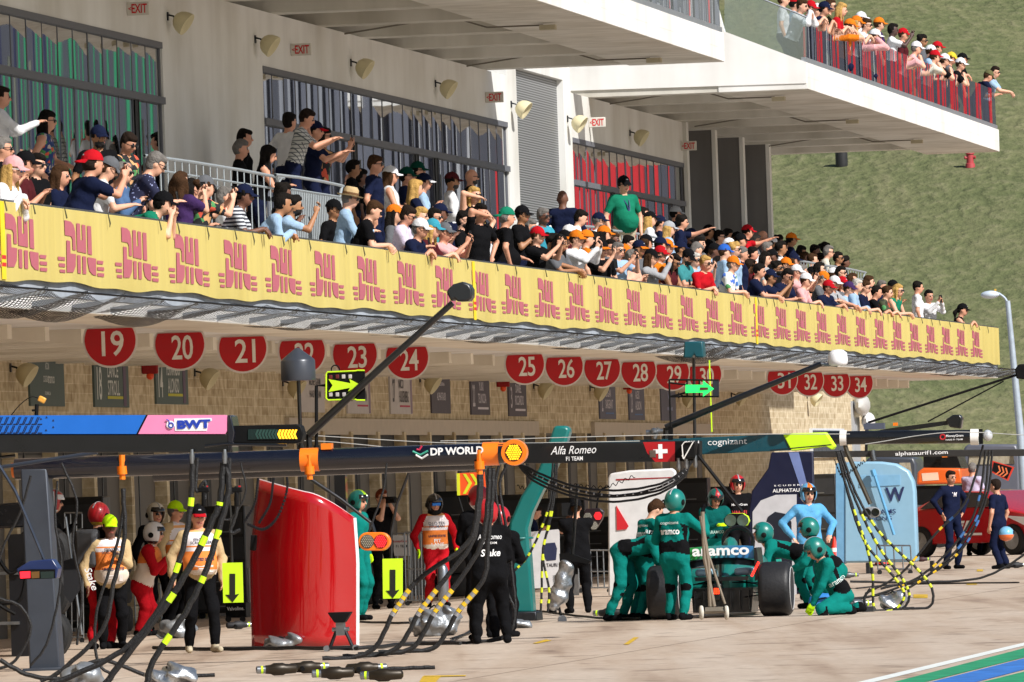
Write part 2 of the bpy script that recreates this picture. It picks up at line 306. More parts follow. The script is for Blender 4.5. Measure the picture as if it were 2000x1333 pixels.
for i, P in enumerate([[(1040, 1258), (1050, 1258), (1078, 1252), (1066, 1250)], [(1218, 1260), (1228, 1260), (1248, 1246), (1238, 1246)], [(818, 1335), (850, 1335), (862, 1322), (826, 1322)], [(826, 1324), (910, 1322), (910, 1320), (828, 1321)], [(1160, 1118), (1186, 1118), (1190, 1113), (1164, 1113)], [(1784, 1169), (1812, 1169), (1812, 1162), (1784, 1162)], [(1908, 1117), (1920, 1117), (1920, 1113), (1908, 1113)], [(1888, 1143), (1908, 1143), (1908, 1139), (1888, 1139)]]):
    mark('yellow_lane_mark', P, PY, '', '', .006)
# ---------------------------------------------------------------- pit building, in its own frame: x along the lane, y = distance from the lane line, z up
BF = facf((0, 0, 0)); PB_ = BF.thing('pit_building', 'long white pit building with stone garages, sloping viewing balconies and glass front', 'building')
def s_(px, py, D): return BF.p(px, py, D).x
S0 = 88.0; S2 = s_(1577, 163, 20); S1 = s_(1415, 114, 20); SE2 = s_(1952, 288, 20); SW = s_(1690, 860, 25.4)
CZ = 3.95; DK = 4.12
MB().box(S0, SE, 20, 25.4, CZ + .001, DK).build('deck', FASC, PB_)
MB().box(S0, SE, 21.0, 22.0, DK, 4.6).box(S0, SE, 22.0, 27, DK, 5.2).build('deck_tier', matte('b0aca4'), PB_)
g = MB(); s = S0 + 1
while s < SE - 1: g.box(s, s + .28, 21.9, 25.4, CZ - .17, CZ); g.box(s + .28, s + .5, 22.4, 25.4, CZ - .08, CZ); s += 2.5
g.box(S0, SE, 20, 21.2, CZ - .006, CZ); g.build('soffit', SOFF, PB_)
# stone wall, lintels, bays
MB().box(S0, SW, 25.4, 27, 2.85, CZ).box(s_(1380, 1000, 25.4), SW, 25.402, 27, 0, 2.85).build('stone_wall', STONE, PB_)
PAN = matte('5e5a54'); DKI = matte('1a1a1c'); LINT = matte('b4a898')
s = S0; k = 0
while s < s_(1372, 1000, 25.4):
    MB().box(s, s + .24, 25.28, 25.9, 0, 2.85).build('pillar', STONE, PB_)
    g = MB().box(s + .24, s + 3.1, 25.46, 25.6, 0, 2.85, 0); g.box(s + .9, s + 2.0, 25.45, 25.46, 0, 2.4, 0 if k % 3 == 1 else 1).box(s + 1.6, s + 1.66, 25.44, 25.46, 0, 2.6, 2); g.box(s + .6, s + 3.0, 25.45, 25.46, 2.5, 2.8, 1)  # flat black sheets on the panels stand for the shade in open bays
    g.build('garage_door', [PAN, DKI, DARKST], PB_); s += 3.1; k += 1
for a, b_ in ((556, 1045), (1154, 1382)): MB().box(s_(a, 840, 25.4), s_(b_, 840, 25.4), 25.32, 25.4, 2.80, 3.07).build('lintel', LINT, PB_)
g = MB(); a, b_ = s_(1585, 850, 25.35), s_(1648, 850, 25.35); g.box(a, b_, 25.33, 25.4, 2.3, 3.0, 0)
for i in range(8): q = a + (b_ - a) * (i + .1) / 8; g.box(q, q + (b_ - a) / 10, 25.30, 25.33, 2.35, 2.95, 1)
g.build('window', [matte('c8ccd0'), matte('40464c')], PB_)
# upper wall, glazing
ZT, ZM = 8.36, 7.52
def wall(a, b_, z0=5.2, z1=9.2, D=24.2, mt=None, nm='upper_wall'): return MB().box(a, b_, D, D + 1.5, z0, z1).build(nm, mt or WALLW, PB_)
g1 = s_(320, 200, 24.2); g2 = s_(515, 200, 24.2); g3 = s_(993, 300, 24.2); g3b = s_(1013, 300, 24.2); g4 = s_(1104, 300, 24.2); g5 = s_(1119, 300, 24.2); g6 = s_(1338, 400, 24.2)
g = MB().box(S0, g1, 24.2, 25.7, ZT, 9.2).box(g1, g2, 24.2, 25.7, 5.2, 9.2).box(g2, g3, 24.2, 25.7, ZT, 9.2).box(g3, g3b, 24.2, 25.7, 5.2, 9.6).box(g4, g5, 24.2, 25.7, 5.2, 9.8).box(g3b, g4, 24.2, 25.7, 5.2, 6.62).box(g3b, g4, 24.2, 25.7, 9.4, 9.8).box(g5, g6, 24.2, 25.7, ZT, 9.2)
g.build('upper_wall', WALLW, PB_)
MB().box(g3b, g4, 24.32, 24.4, 6.62, 9.4).build('louvre_screen', LOUV, PB_)
MB().box(g3b + .1, g4 - .1, 24.1, 24.2, 6.56, 6.62).build('sill', FASC, PB_)
def glazing(a, b_):
    n_ = max(1, round((b_ - a) / 1.17)); d = (b_ - a) / n_; doors = set(R.sample(range(n_), max(1, n_ // 6)))
    fr = MB().box(a, b_, 24.19, 24.3, ZT - .09, ZT).box(a, b_, 24.17, 24.3, ZM - .05, ZM + .05).box(b_ - .08, b_, 24.23, 24.3, 5.2, ZT - .09).box(a, a + .08, 24.23, 24.3, 5.2, ZT - .09)
    v = []; f = []; DR = []
    for i in range(n_):
        x0, x1 = a + i * d, a + (i + 1) * d; fr.box(x0 - .015, x0 + .015, 24.243, 24.3, 5.2, ZT - .09)
        for z0, z1 in ((5.2, ZM - .05), (ZM + .05, ZT - .09)):
            if z0 == 5.2 and i in doors: DR.append(MB().box(x0 + .05, x0 + .3, 24.225, 24.23, 5.2, ZM - .05, 0).box(x0 + .3, x0 + .36, 24.215, 24.225, 5.2, ZM - .05, 0).box(x0 + .55, x0 + .6, 24.20, 24.225, 5.9, 7.2, 1))
            t0, t1 = R.uniform(-.006, .006), R.uniform(-.006, .006); b = len(v); nx = 7; bw = R.choice((.0008, .0018, .003, -.0012, .0022))
            for q in range(nx):                                   # each pane bows a little, as toughened glass does
                u = q / (nx - 1); bow = bw * 4 * u * (1 - u)
                v += [(x0 + d * u, 24.25 - bow + t0 * (u - .5), z0), (x0 + d * u, 24.25 - bow + t1 * (u - .5), z1)]
            f += [(b + 2 * q, b + 2 * q + 2, b + 2 * q + 3, b + 2 * q + 1) for q in range(nx - 1)]
    w_ = fr.build('window', matte('5e6066'), PB_); mesh('pane', v, f, GLASS, w_, smooth=180); [q_.build('door', [DKI, STEEL], w_) for q_ in DR]
glazing(S0, g1); glazing(g2, g3); glazing(g5, g6)
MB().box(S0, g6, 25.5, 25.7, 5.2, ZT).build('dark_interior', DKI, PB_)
s = g6
for i in range(4): MB().box(s, s + .35, 24.2, 30, 5.2, 9.2, 1).box(s - .02, s + .37, 24.12, 24.2, 5.2, 9.2, 0).build('column', [WALLW, SHADEW], PB_); s += 5.25  # fins coloured grey for their shaded faces; only the lane edges stay white
# upper slabs with coffered soffits
def uslab(a, b_, d0=20.0):
    MB().box(a, b_, d0, 26, 9.42, 9.7).box(a, b_, d0 + .002, d0 + 1.7, 9.2, 9.42).build('upper_slab', FASC, PB_)
    g = MB(); x = a + .02; g.box(a + .002, b_ - .002, d0 + .01, d0 + 1.69, 9.192, 9.2)
    while x < b_: g.prism([Vector((q, 0, z)) for q, z in ((x, 9.42), (x + .9, 9.42), (x + .75, 9.2), (x, 9.2))], d0 + 1.7, 26); x += 4.75
    g.build('soffit', SOFU, PB_); x = a + 2.5
    while x < b_ - 1:
        P = [(x, 24.1, 9.15), (x, 22.4, 9.36), (x, 21.8, 9.16), (x, 20.9, 9.16)]; MB().tube(P, .014, 5).box(x - .12, x + .12, 20.7, 20.95, 9.08, 9.16, 1).build('conduit_lamp', [matte('6c665a'), matte('b0a890')], PB_); x += 14.2
uslab(S0, S1); uslab(S2, SE2)
m = glassm('pale_balustrade_glass', 'c8d4d8', .35, .9, .012, .3); n = m.node_tree.nodes; l = m.node_tree.links; t = n.new('ShaderNodeBsdfTransparent'); t.inputs[0].default_value = (.92, .96, .97, 1); l.new(t.outputs[0], [x for x in n if x.type == 'MIX_SHADER'][0].inputs[1]); BGLASS2 = m
EF = lane(LW(S2, 20, 0))
e = EF.thing('stair_parapet', 'tall white wall at the near end of the far upper balcony, sloping top edge', 'parapet')
MB().prism([EF.p(x, y) for x, y in ((1575, 163), (1108, 178), (1108, -60), (1380, -60), (1415, 62), (1575, 122))], -.02, .25).build('parapet_wall', FASC, e)
# wall under the far slab seen beyond the near slab
def balustrade(a, b_, z0, z1, D, nm, label, step=1.5, mt=BGLASS):
    o = BF.thing(nm, label, 'balustrade'); n_ = round((b_ - a) / step); v = []; f = []; p_ = MB()
    for i in range(n_):
        x0 = a + (b_ - a) * i / n_; x1 = a + (b_ - a) * (i + 1) / n_ - .015; t = R.uniform(-.012, .012); b = len(v)
        for q in range(6):
            u = q / 5; bow = .012 * 4 * u * (1 - u) * (1 if i % 2 else -.5); v += [(x0 + (x1 - x0) * u, D - bow + t * (u - .5), z0), (x0 + (x1 - x0) * u, D - bow - t * (u - .5), z1)]
        f += [(b + 2 * q, b + 2 * q + 2, b + 2 * q + 3, b + 2 * q + 1) for q in range(5)]
        pass
    mesh('glass_panel', v, f, mt, o, smooth=180); p_.box(a, b_, D - .03, D + .05, z0 - .05, z0 + .10).build('base_channel', metalm('b0b4b8', .5), o); return o
balustrade(S2, SE2 - .1, 9.7, 10.62, 20.05, 'glass_balustrade', 'glass balustrade along the far upper balcony, red and green reflections')
balustrade(S0, S1 - .05, 9.7, 10.7, 20.05, 'glass_balustrade', 'dark reflecting glass balustrade above the nearer upper slab')
o = EF.thing('glass_screen', 'sloping bright glass panel beside the top of the white end wall', 'glass screen'); P = [EF.p(x, y, .1) for x, y in ((1415, 72), (1575, 132), (1575, 36), (1415, -30))]
MB().prism(P, .1, .12).build('glass_panel', BGLASS2, o); MB().tube([P[2] + Vector((0, 0, .02)), P[3] + Vector((0, 0, .02))], .02, 6).build('rail', STEEL, o)
MB().box(g5, g5 + .3, 22, 24, 9.7, 11).build('stair_cheek', WALLW, PB_)
# lower glass strip and banner
tag(MB().box(S0, SE, 19.99, 20.01, 4.10, 4.42).build('glass_strip', weath('dull_glass_strip', 'aab2bc', '868e98', .8)), 'dull grey glass strip showing below the yellow banner', 'glass strip').location = (0, 0, 0)
bpy.data.objects['glass_strip'].rotation_euler = (0, 0, BF.a)
MB().box(S0, SE, 19.96, 20.05, 5.06, 5.11).build('handrail', metalm('6a6c70', .5), PB_)
BN = BF.thing('advertising_banner', 'long yellow banner with repeated red logos hung on the lower balcony', 'banner')
v = []; f = []; nx = 420
for i in range(nx + 1):
    x = S0 + (SE - S0) * i / nx; wv = .02 * math.sin(x * 1.9) + .014 * math.sin(x * 4.3 + 1); lo = 4.25 + .02 * math.sin(x * .8) + .012 * math.sin(x * 2.3)
    v += [(x, 19.94 + wv * .3, lo), (x, 19.94, 4.34), (x, 19.94, 5.08), (x, 19.99, 5.10)]
f = [(4 * i + k, 4 * i + 4 + k, 4 * i + 5 + k, 4 * i + 1 + k) for i in range(nx) for k in range(3)]
mesh('banner_cloth', v, f, YEL, BN, smooth=60)
LOGO = [  # letter blocks in a unit square, x 0..1, z 0..1
 [(.13, 1), (.30, .985), (.38, .93), (.42, .8), (.42, .46), (.335, .46), (.335, .66), (.30, .71), (.13, .72)], [(.46, .97), (.56, .965), (.56, .66), (.61, .66), (.61, .955), (.71, .95), (.71, .42), (.455, .44)], [(.76, .945), (.87, .94), (.87, .40), (.755, .415)],
 [(.17, .63), (.27, .62), (.27, .39), (.42, .385), (.40, .16), (.33, .04), (.15, .03)], [(.455, .375), (.55, .37), (.54, .03), (.45, .035)], [(.60, .365), (.70, .36), (.69, .03), (.595, .03)], [(.745, .355), (.98, .34), (.97, .02), (.87, .03), (.78, .10), (.745, .25)],
 [(-.08, .31), (.11, .31), (.11, .245), (-.08, .245)], [(-.06, .19), (.11, .19), (.11, .125), (-.06, .125)], [(-.04, .075), (.11, .075), (.11, .02), (-.04, .02)],
 [(1.01, .31), (1.19, .31), (1.17, .245), (1.01, .245)], [(1.01, .19), (1.2, .19), (1.2, .125), (1.01, .125)], [(1.01, .075), (1.2, .075), (1.19, .01), (1.01, .01)]]
RED = M('b45e6c', .6, var=.05); g = MB()
cx = [50, 164, 273, 375, 470, 559, 644, 726, 803, 876] + [946, 1010, 1073, 1132, 1189, 1244, 1297, 1348, 1397, 1444] + [1488, 1531, 1570, 1610, 1649, 1686, 1722, 1757, 1790, 1822, 1852, 1881, 1910]
for x in cx:
    s = s_(x, 520 + x * .08, 19.9)
    g = MB()
    for P in LOGO: g.add([(s + (a - .5) * 2.3 - .1, 19.932, 4.36 + b_ * .60) for a, b_ in P], [list(range(len(P)))[::-1]])
    g.build('printed_logo', RED, BN, None)
for x in (2, 921, 1471): s = s_(x, 480, 19.93); MB().box(s, s + .24, 19.925, 19.93, 4.24, 5.08, 0).box(s, s + .24, 19.922, 19.925, 4.38, 4.42, 1).box(s, s + .24, 19.922, 19.925, 4.46, 4.50, 1).build('seam_strip', [M('f2d020', .6), M('d02828', .6)], BN)
s = S0 + 3
while s < SE - 2: MB().tube([(s, 19.92, 5.1), (s + .02, 19.90, 4.98), (s + .01, 19.905, 4.98 - R.uniform(.0, .06))], [.006, .010, .003], 5).build('cable_tie', matte('4a4a30'), BN); s += R.uniform(1.2, 3.5)
# brackets and draped net
s = s_(62, 587, 20); BR = []
NT_ = BF.thing('safety_net', 'black net slung on grey arms along the canopy edge', 'net')
while s > S0 + 2: s -= 2.5
while s < SE:
    MB().add([(s + a, b_, c) for a in (0, .05) for b_, c in ((20.0, 3.96), (20.0, 4.03), (19.40, 4.10), (19.40, 4.07))], [(0, 1, 2, 3), (7, 6, 5, 4), (0, 4, 5, 1), (1, 5, 6, 2), (2, 6, 7, 3), (3, 7, 4, 0)]).build('bracket', matte('8c9298'), NT_); BR.append(s); s += 2.5
v = []; f = []; uv = []; nu, nv = 14, 16; deep = {}
for bi in range(len(BR)):
    b0 = len(v); x0 = BR[bi]; dp = .07 + .03 * math.sin(bi * 1.7)
    if abs(s_(232, 620, 20) - x0) < 1.6 or abs(s_(20, 610, 20) - x0) < 1.6 or abs(s_(1330, 690, 20) - x0) < 3: dp = .24
    for i in range(nu + 1):
        for j in range(nv + 1):
            u, w_ = i / nu, j / nv; sg = dp * math.sin(math.pi * u) ** .7 * (.35 + .65 * math.sin(math.pi * (w_ * .9 + .1)))
            D = 19.38 + 1.1 * w_; z = 4.12 - .10 * w_ - sg * .7 - .07 * math.sin(math.pi * min(1, w_ * 1.05)) + .02 * math.sin(9 * w_ + bi + 5 * u)
            v.append((x0 + 2.5 * u, D, z)); uv.append((x0 + 2.5 * u, w_ * 1.7))
    f += [(b0 + i * (nv + 1) + j, b0 + (i + 1) * (nv + 1) + j, b0 + (i + 1) * (nv + 1) + j + 1, b0 + i * (nv + 1) + j + 1) for i in range(nu) for j in range(nv)]
o = mesh('net', v, f, NET, NT_, smooth=180); ul = o.data.uv_layers.new(name='UVMap')
for lp in o.data.loops: ul.data[lp.index].uv = uv[lp.vertex_index]
MB().tube([(v_, 19.38, 4.1) for v_ in (BR[0], SE)], .012, 5).build('edge_rope', BLK, NT_)
# number discs under the canopy
WORDS = 'nineteen,twenty,twenty one,twenty two,twenty three,twenty four,twenty five,twenty six,twenty seven,twenty eight,twenty nine,thirty,thirty one,thirty two,thirty three,thirty four'.split(',')
SR = matte('b40c16'); SWH = matte('dcd8d0')
for nme, px in zip(range(19, 35), (215, 351, 474, 590, 693, 795, 1025, 1102, 1176, 1247, 1313, 1377, 1528, 1580, 1632, 1678)):
    py = 663 + (px - 215) * .0585; O = fac(px, py, 21.3); fr = Fr(Vector((O.x, O.y, 0)), -TH + math.radians(8 + (px - 215) * .016)); o = fr.thing('number_sign', 'red disc with white number ' + WORDS[nme - 19] + ' hanging under the canopy', 'sign', 'garage number signs'); zc = 3.775; dx = 0
    def disc(r, zt): return [Vector((r * math.sin(t), 0, min(zt, zc + r * math.cos(t)))) for t in [2 * math.pi * i / 40 for i in range(40)]]
    MB().prism(disc(.335, CZ - .012), .004, .03).build('rim', SWH, o); MB().prism(disc(.31, CZ - .03), -.012, .004).build('disc', SR, o)
    text(str(nme), (.03, 0, zc - .04), .27, .31, M('e4dfd4', .6), o, .012, y=-.016, name='number', sp=.95)
    MB().box(-.2, .2, .005, .02, CZ - .014, CZ).build('hanger', SWH, o)
# wall lamps
CREAM = M('cbc19c', .6, var=.1)
def wall_lamp(px, py, D, label):
    O = BF.p(px, py, D); W = LW(O.x, D, O.z); fr = lane(W); o = fr.thing('wall_lamp', label, 'lamp', 'bowl shaped wall lamps')
    prof = [(.02, -.16), (.07, -.15), (.12, -.11), (.155, -.05), (.17, .02), (.172, .06), (.155, .06), (.10, .0), (.01, -.03)]
    MB().lathe(prof, (.24, 0, 0), (.8, -.12, -.55), 22).build('lamp_shade', CREAM, o, 50)
    MB().box(0, .02, -.04, .04, .04, .16).tube([(.02, 0, .12), (.09, 0, .10), (.14, 0, .04)], .015, 6).build('bracket', DARKST, o)
up = ['first bowl lamp on the upper wall, above the left windows', 'bowl lamp on the bare upper wall above the two men in suits', 'bowl lamp over the middle windows, nearer the camera', 'bowl lamp over the middle windows, farther along', 'sunlit bowl lamp on the pillar left of the louvre screen', 'sunlit bowl lamp on the pillar right of the louvre screen', 'shaded bowl lamp above the far windows']
for (x, y), lb in zip(((327, 46), (498, 90), (685, 135), (850, 175), (998, 215), (1108, 243), (1230, 270)), up): wall_lamp(x, y, 24.2, lb)
lw = ['bowl lamp on the stone wall left of the plain green plate', 'bowl lamp on the stone wall between the discs twenty and twenty one', 'bowl lamp on the stone wall behind the cone topped drum', 'bowl lamp on the stone wall right of number 24', 'bowl lamp on the stone wall right of the last purple grey plate', 'bowl lamp overlapping the first blue grey plate', 'bowl lamp on the stone wall behind the green arrow sign', 'bowl lamp on the stone wall left of number 31', 'bowl lamp at the stone corner under number 32']
for (x, y), lb in zip(((20, 733), (380, 741), (552, 760), (820, 752), (1042, 764), (1152, 768), (1325, 782), (1428, 780), (1576, 782)), lw): wall_lamp(x, y, 25.4, lb)
# exit signs projecting from the upper wall
EXR = matte('c01820')
for (x, y), lb in zip(((248, 18), (568, 98), (948, 191), (1150, 240), (1330, 286)), ('white exit sign nearest the top left corner', 'white exit sign above the middle windows, nearer end', 'white exit sign beside the sunlit pillar and louvre', 'white exit sign above the far windows, nearer end', 'white exit sign at the dark colonnade')):
    O = BF.p(x, y, 24.2); fr = lane(LW(O.x, 24.2, O.z)); o = fr.thing('exit_sign', lb, 'sign', 'exit signs')
    MB().box(.0, .32, -.03, .03, -.095, .095).build('sign_box', matte('c8c4ba'), o, bevel=.01); text('EXIT', (.18, 0, 0), .22, .13, EXR, o, .02, y=-.034); text('<', (.045, 0, 0), .04, .05, EXR, o, .02, y=-.034)
# plates on the stone wall
DG = matte('4c5c5a'); DP = matte('4a4650'); PWH = matte('b8b2b0'); YG = M('b4b020', .6)
def plate(px, py, mt, label, lines, w_=2.9, extra=None, tc='c8ccc8'):
    O = BF.p(px, py, 25.4); o = thing('name_plate', label, 'sign', 'team and driver plates', LW(O.x, 25.4, O.z), BF.a); MB().box(-w_ / 2, w_ / 2, -.03, 0, -.40, .40).build('plate', mt, o)
    tm = M(tc, .6)
    for st, x, z, a, b_, rot in lines:
        if rot: text(st, (x, 0, z), a, b_, tm, o, .01, y=-.034, rotx=math.pi / 2)
        else: text(st, (x, 0, z), a, b_, tm, o, .012, y=-.034)
    if extra == 'y': MB().box(-.4, .9, -.036, -.032, -.28, -.24).build('underline', YG, o); MB().box(.95, 1.2, -.036, -.032, -.38, .3).build('stripe', matte('5a4a60'), o)
    if extra == 'r': MB().box(-.2, 1.0, -.036, -.032, -.28, -.25).build('underline', matte('b03050'), o); MB().box(1.1, 1.3, -.036, -.032, -.39, .39).build('stripe', matte('8a7888'), o)
    if extra == 'b': MB().box(-.4, 1.0, -.036, -.032, .27, .31).box(-.4, 1.0, -.036, -.032, -.30, -.26).build('line', M(tc), o)
    if extra == 'l': MB().box(-.4, .9, -.036, -.032, -.30, -.27).build('line', matte('4a6a98'), o)
plate(88, 738, DG, 'plain dark green wall plate with a small crest, far left', [('ASTON', 0, .16, .3, .10, 0), ('aramco', .3, -.03, .5, .10, 0), ('COGNIZANT', -.1, -.02, .45, .09, 0), ('FORMULA', 0, -.22, .45, .05, 0)], 2.7)
plate(214, 742, DG, 'dark green driver plate behind the nearest red disc', [('18', -1.05, -.06, .4, .48, 0), ('LANCE', .1, .13, .9, .20, 0), ('STROLL', .15, -.12, 1.0, .22, 0)], 2.9, 'y')
plate(332, 738, DG, 'dark green driver plate right of the nearest alarm box', [('14', -1.05, -.06, .4, .48, 0), ('FERNANDO', .1, .13, 1.2, .20, 0), ('ALONSO', .1, -.12, 1.0, .22, 0)], 2.9, 'y')
plate(606, 758, PWH, 'white team plate with red ring behind the cone topped drum', [('MONEYGRAM', .3, .1, 1.2, .12, 0), ('HAAS F1 TEAM', .3, -.1, 1.2, .12, 0)], 2.6, None, '403c40')
plate(697, 762, PWH, 'white driver plate mostly hidden behind the yellow arrow board', [('20', -.8, 0, .3, .4, 0), ('KEVIN', .3, .12, .9, .16, 0), ('MAGNUSSEN', .3, -.1, 1.2, .18, 0)], 2.6, 'r', '302c30')
plate(780, 764, PWH, 'white driver plate number 27 behind disc 24', [('27', -.9, 0, .3, .4, 0), ('NICO', .0, .12, .6, .16, 0), ('HULKENBERG', .3, -.1, 1.1, .2, 0)], 2.6, 'r', '302c30')
plate(858, 764, DP, 'purple grey team plate right of disc 24', [('SCUDERIA', 0, .12, .9, .06, 0), ('ALPHATAURI', 0, -.1, 1.1, .14, 0)], 2.4, None, 'c4c0c8')
plate(935, 768, DP, 'purple grey driver plate number 22 left of disc 25', [('22', -.9, -.05, .3, .4, 0), ('YUKI', .1, .12, .6, .16, 0), ('TSUNODA', .2, -.1, 1.1, .18, 0)], 2.5, 'b', 'c4c0c8')
plate(1008, 772, DP, 'purple grey driver plate number 3 under disc 25', [('3', -.9, -.05, .2, .4, 0), ('DANIEL', .1, .12, .8, .16, 0), ('RICCIARDO', .2, -.1, 1.2, .18, 0)], 2.5, 'b', 'c4c0c8')
plate(1184, 780, matte('565868'), 'blue grey driver plate farthest left of the blue grey three', [('2', -.9, -.05, .2, .4, 0), ('LOGAN', .1, .12, .8, .16, 0), ('SARGEANT', .2, -.1, 1.2, .18, 0)], 2.6, 'l', 'c4c0c8')
plate(1241, 783, matte('565868'), 'blue grey driver plate in the middle of the blue grey three', [('23', -.9, -.05, .3, .4, 0), ('ALEX', .1, .12, .7, .16, 0), ('ALBON', .2, -.1, 1.0, .18, 0)], 2.6, 'l', 'c4c0c8')
plate(1303, 785, matte('565868'), 'blue grey team plate behind the green arrow sign frame', [('W', .1, .12, .5, .16, 0), ('WILLIAMS', .2, -.15, 1.0, .08, 0)], 2.6, None, '9aa4c8')
AR = matte('900c10')
for (x, y), lb in zip(((277, 718), (970, 746), (1217, 752)), ('nearest red alarm box, between two dark green plates', 'red alarm box between two purple grey plates', 'farthest red alarm box, between two blue grey plates')):
    O = BF.p(x, y, 25.4); fr = lane(LW(O.x, 25.4, O.z)); o = fr.thing('alarm_box', lb, 'alarm', 'red alarm boxes')
    MB().box(.0, .24, -.05, .05, -.1, .12).build('housing', AR, o, bevel=.02); MB().ell((.12, 0, -.13), (.06, .05, .06), 10).build('beacon', M('f05020', .3), o); MB().ring((.08, 0, .15), (0, 1, 0), .05, .008, 14, 5).build('cable', BLK, o)
# palms in front of the colonnade
PLM = M('26331c', .7, var=.3)
for x, y, lb in ((1365, 450, 'potted palm in the shade beside the far windows'), (1425, 465, 'potted palm in shade before the middle dark columns'), (1500, 470, 'potted palm at the right end of the colonnade')):
    O = fac(x, y, 23.4); o = thing('palm_plant', lb, 'plant', 'potted palms', (O.x, O.y, 5.2)); MB().lathe([(.2, 0), (.28, .4), (.25, .4), (.05, .38)]).build('pot', matte('3a3632'), o)
    MB().tube([(0, 0, .3), (.03, 0, .7), (0, .02, 1.0)], [.06, .05, .04], 7).build('trunk', matte('4a3c28'), o); g = MB()
    for k in range(15):
        a = k * 2.4; L = R.uniform(.75, 1.1); el = R.uniform(.5, 1.3); P = [Vector((math.cos(a) * L * t * math.cos(el) * 1.0, math.sin(a) * L * t * math.cos(el), 1.0 + L * (t * math.sin(el) - .55 * t * t))) for t in (0, .25, .5, .75, 1)]
        for i in range(1, 15):
            t = i / 15; q = int(t * 4); p0 = P[q].lerp(P[q + 1], t * 4 - q); sd = Vector((-math.sin(a), math.cos(a), 0))
            for sg in (-1, 1): tip = p0 + sd * sg * .26 * (1 - abs(t - .4)) + Vector((0, 0, -.10)) + (P[4] - P[3]) * .3; g.add([p0, p0 + (P[q + 1] - P[q]) * .1, tip], [(0, 1, 2)])
    g.build('frond', PLM, o)
# crowd barriers on the upper tier
BGR = M('a8b0b4', .4, .3, var=.1)
def barrier(px0, px1, py, D, label, solid=False, zb=5.2):
    a, b_ = s_(px0, py, D), s_(px1, py, D); o = BF.thing('crowd_barrier', label, 'barrier', 'grey steel crowd barriers'); g = MB(); zt = zb + 1.08
    g.tube(cat_rom([(a, D, zb + .15), (a, D, zt - .12), (a + .12, D, zt), (b_ - .12, D, zt), (b_, D, zt - .12), (b_, D, zb + .15)], 3), .022, 8).tube([(a, D, zb + .15), (b_, D, zb + .15)], .018, 6).tube([(a, D, zt - .17), (b_, D, zt - .17)], .016, 6); g.build('frame', BGR, o)
    n_ = int((b_ - a) / (.16 if solid else .55))
    for i in range(1, n_): x = a + (b_ - a) * i / n_; MB().tube([(x, D, zb + .15), (x, D, zt - (.17 if solid else .0))], .012 if solid else .010, 5).build('bar', BGR, o)
    [MB().box(x - .02, x + .02, D - .3, D + .3, zb, zb + .04).build('foot', BGR, o) for x in (a + .2, b_ - .2)]
barrier(300, 540, 350, 22.15, 'steel barrier before the seated woman in black'); barrier(545, 664, 360, 22.0, 'densely barred steel barrier below the man in plaid', True, 5.2)
barrier(1140, 1196, 460, 22.05, 'short steel barrier left of the man in the green polo'); barrier(1200, 1280, 462, 22.0, 'steel barrier at the waist of the man in the green polo'); barrier(1530, 1620, 525, 22.0, 'steel barrier behind the people in white caps, right'); barrier(1600, 1686, 535, 22.0, 'last steel barrier at the far end of the rear tier')
g = BF.thing('queue_barrier', 'black belt barrier with posts by the two men in suits', 'barrier')
for x in (378, 412, 592):
    P = BF.p(x, 335, 23.0); MB().tube([(P.x, 23, 5.2), (P.x, 23, 6.2)], .04, 8).build('post', BLK, g)
MB().box(s_(378, 335, 23), s_(640, 335, 23), 22.99, 23.01, 6.08, 6.15).build('belt', BLK, g)
# unseen boards across the lane, placed and sized for their reflections in the glass
def board(x0, y0, x1, y1, z0, z1, h, label, bands=None):
    o = thing('reflection_board', label, 'board'); d = Vector((x1 - x0, y1 - y0, 0)).normalized(); n_ = Vector((d.y, -d.x, 0)) * .3; L = math.hypot(x1 - x0, y1 - y0)
    v = [Vector((x0, y0, z0)) + q * 1 for q in ()]; P = [Vector((x0, y0, z0)), Vector((x1, y1, z0)), Vector((x1, y1, z1)), Vector((x0, y0, z1))]; v = P + [p + n_ for p in P]
    mesh('panel', v, [(0, 1, 2, 3), (7, 6, 5, 4), (0, 4, 5, 1), (1, 5, 6, 2), (2, 6, 7, 3), (3, 7, 4, 0)], matte(h), o)
    if bands:
        for k in range(int((z1 - z0) / 1.2)): z = z0 + k * 1.2; a = Vector((x0, y0, 0)) - n_ * .1 ; mesh('stripe', [a + Vector((0, 0, z)), a + d * bands + Vector((0, 0, z)), a + d * bands + Vector((0, 0, z + .6)), a + Vector((0, 0, z + .6))], [(0, 1, 2, 3)], matte('c02028'), o); mesh('stripe', [a + Vector((0, 0, z + .6)), a + d * bands + Vector((0, 0, z + .6)), a + d * bands + Vector((0, 0, z + 1.2)), a + Vector((0, 0, z + 1.2))], [(0, 1, 2, 3)], matte('e4e4e0'), o)
board(18, 277, 47, 277, 0, 17.5, '42454f', 'unseen dark slate stand wall across the lane, for the window reflections'); board(28, 276, 30.2, 276, 0, 16.2, '5c606c', 'unseen grey panel on the slate stand wall, for the window reflections'); board(31.2, 276, 32.2, 276, 0, 15, '868a92', 'unseen pale grey panel on the slate stand wall, for the window reflections')
for x, q in ((33.2, 'left'), (34.9, 'middle'), (36.4, 'right')): board(x, 270, x + .38, 270, 0, 15.2, '1a8a5c', 'unseen green board for window reflections, red and white edge, %s of three' % q, .16)
board(37.4, 270, 37.9, 270, 0, 16, '141c44', 'unseen navy board for window reflections beside the green boards'); board(39.2, 271, 40, 271, 0, 14, '6a6e60', 'unseen olive board for window reflections at the far side')
board(19.2, 268, 20.4, 268, 0, 14, 'c01c26', 'unseen narrow red board for window reflections at the near end'); board(21.2, 268, 22.3, 268, 0, 15, 'c01c26', 'unseen wide red board for window reflections'); board(24.6, 269, 24.9, 269, 0, 15, 'a8acb0', 'unseen thin white board for window reflections')
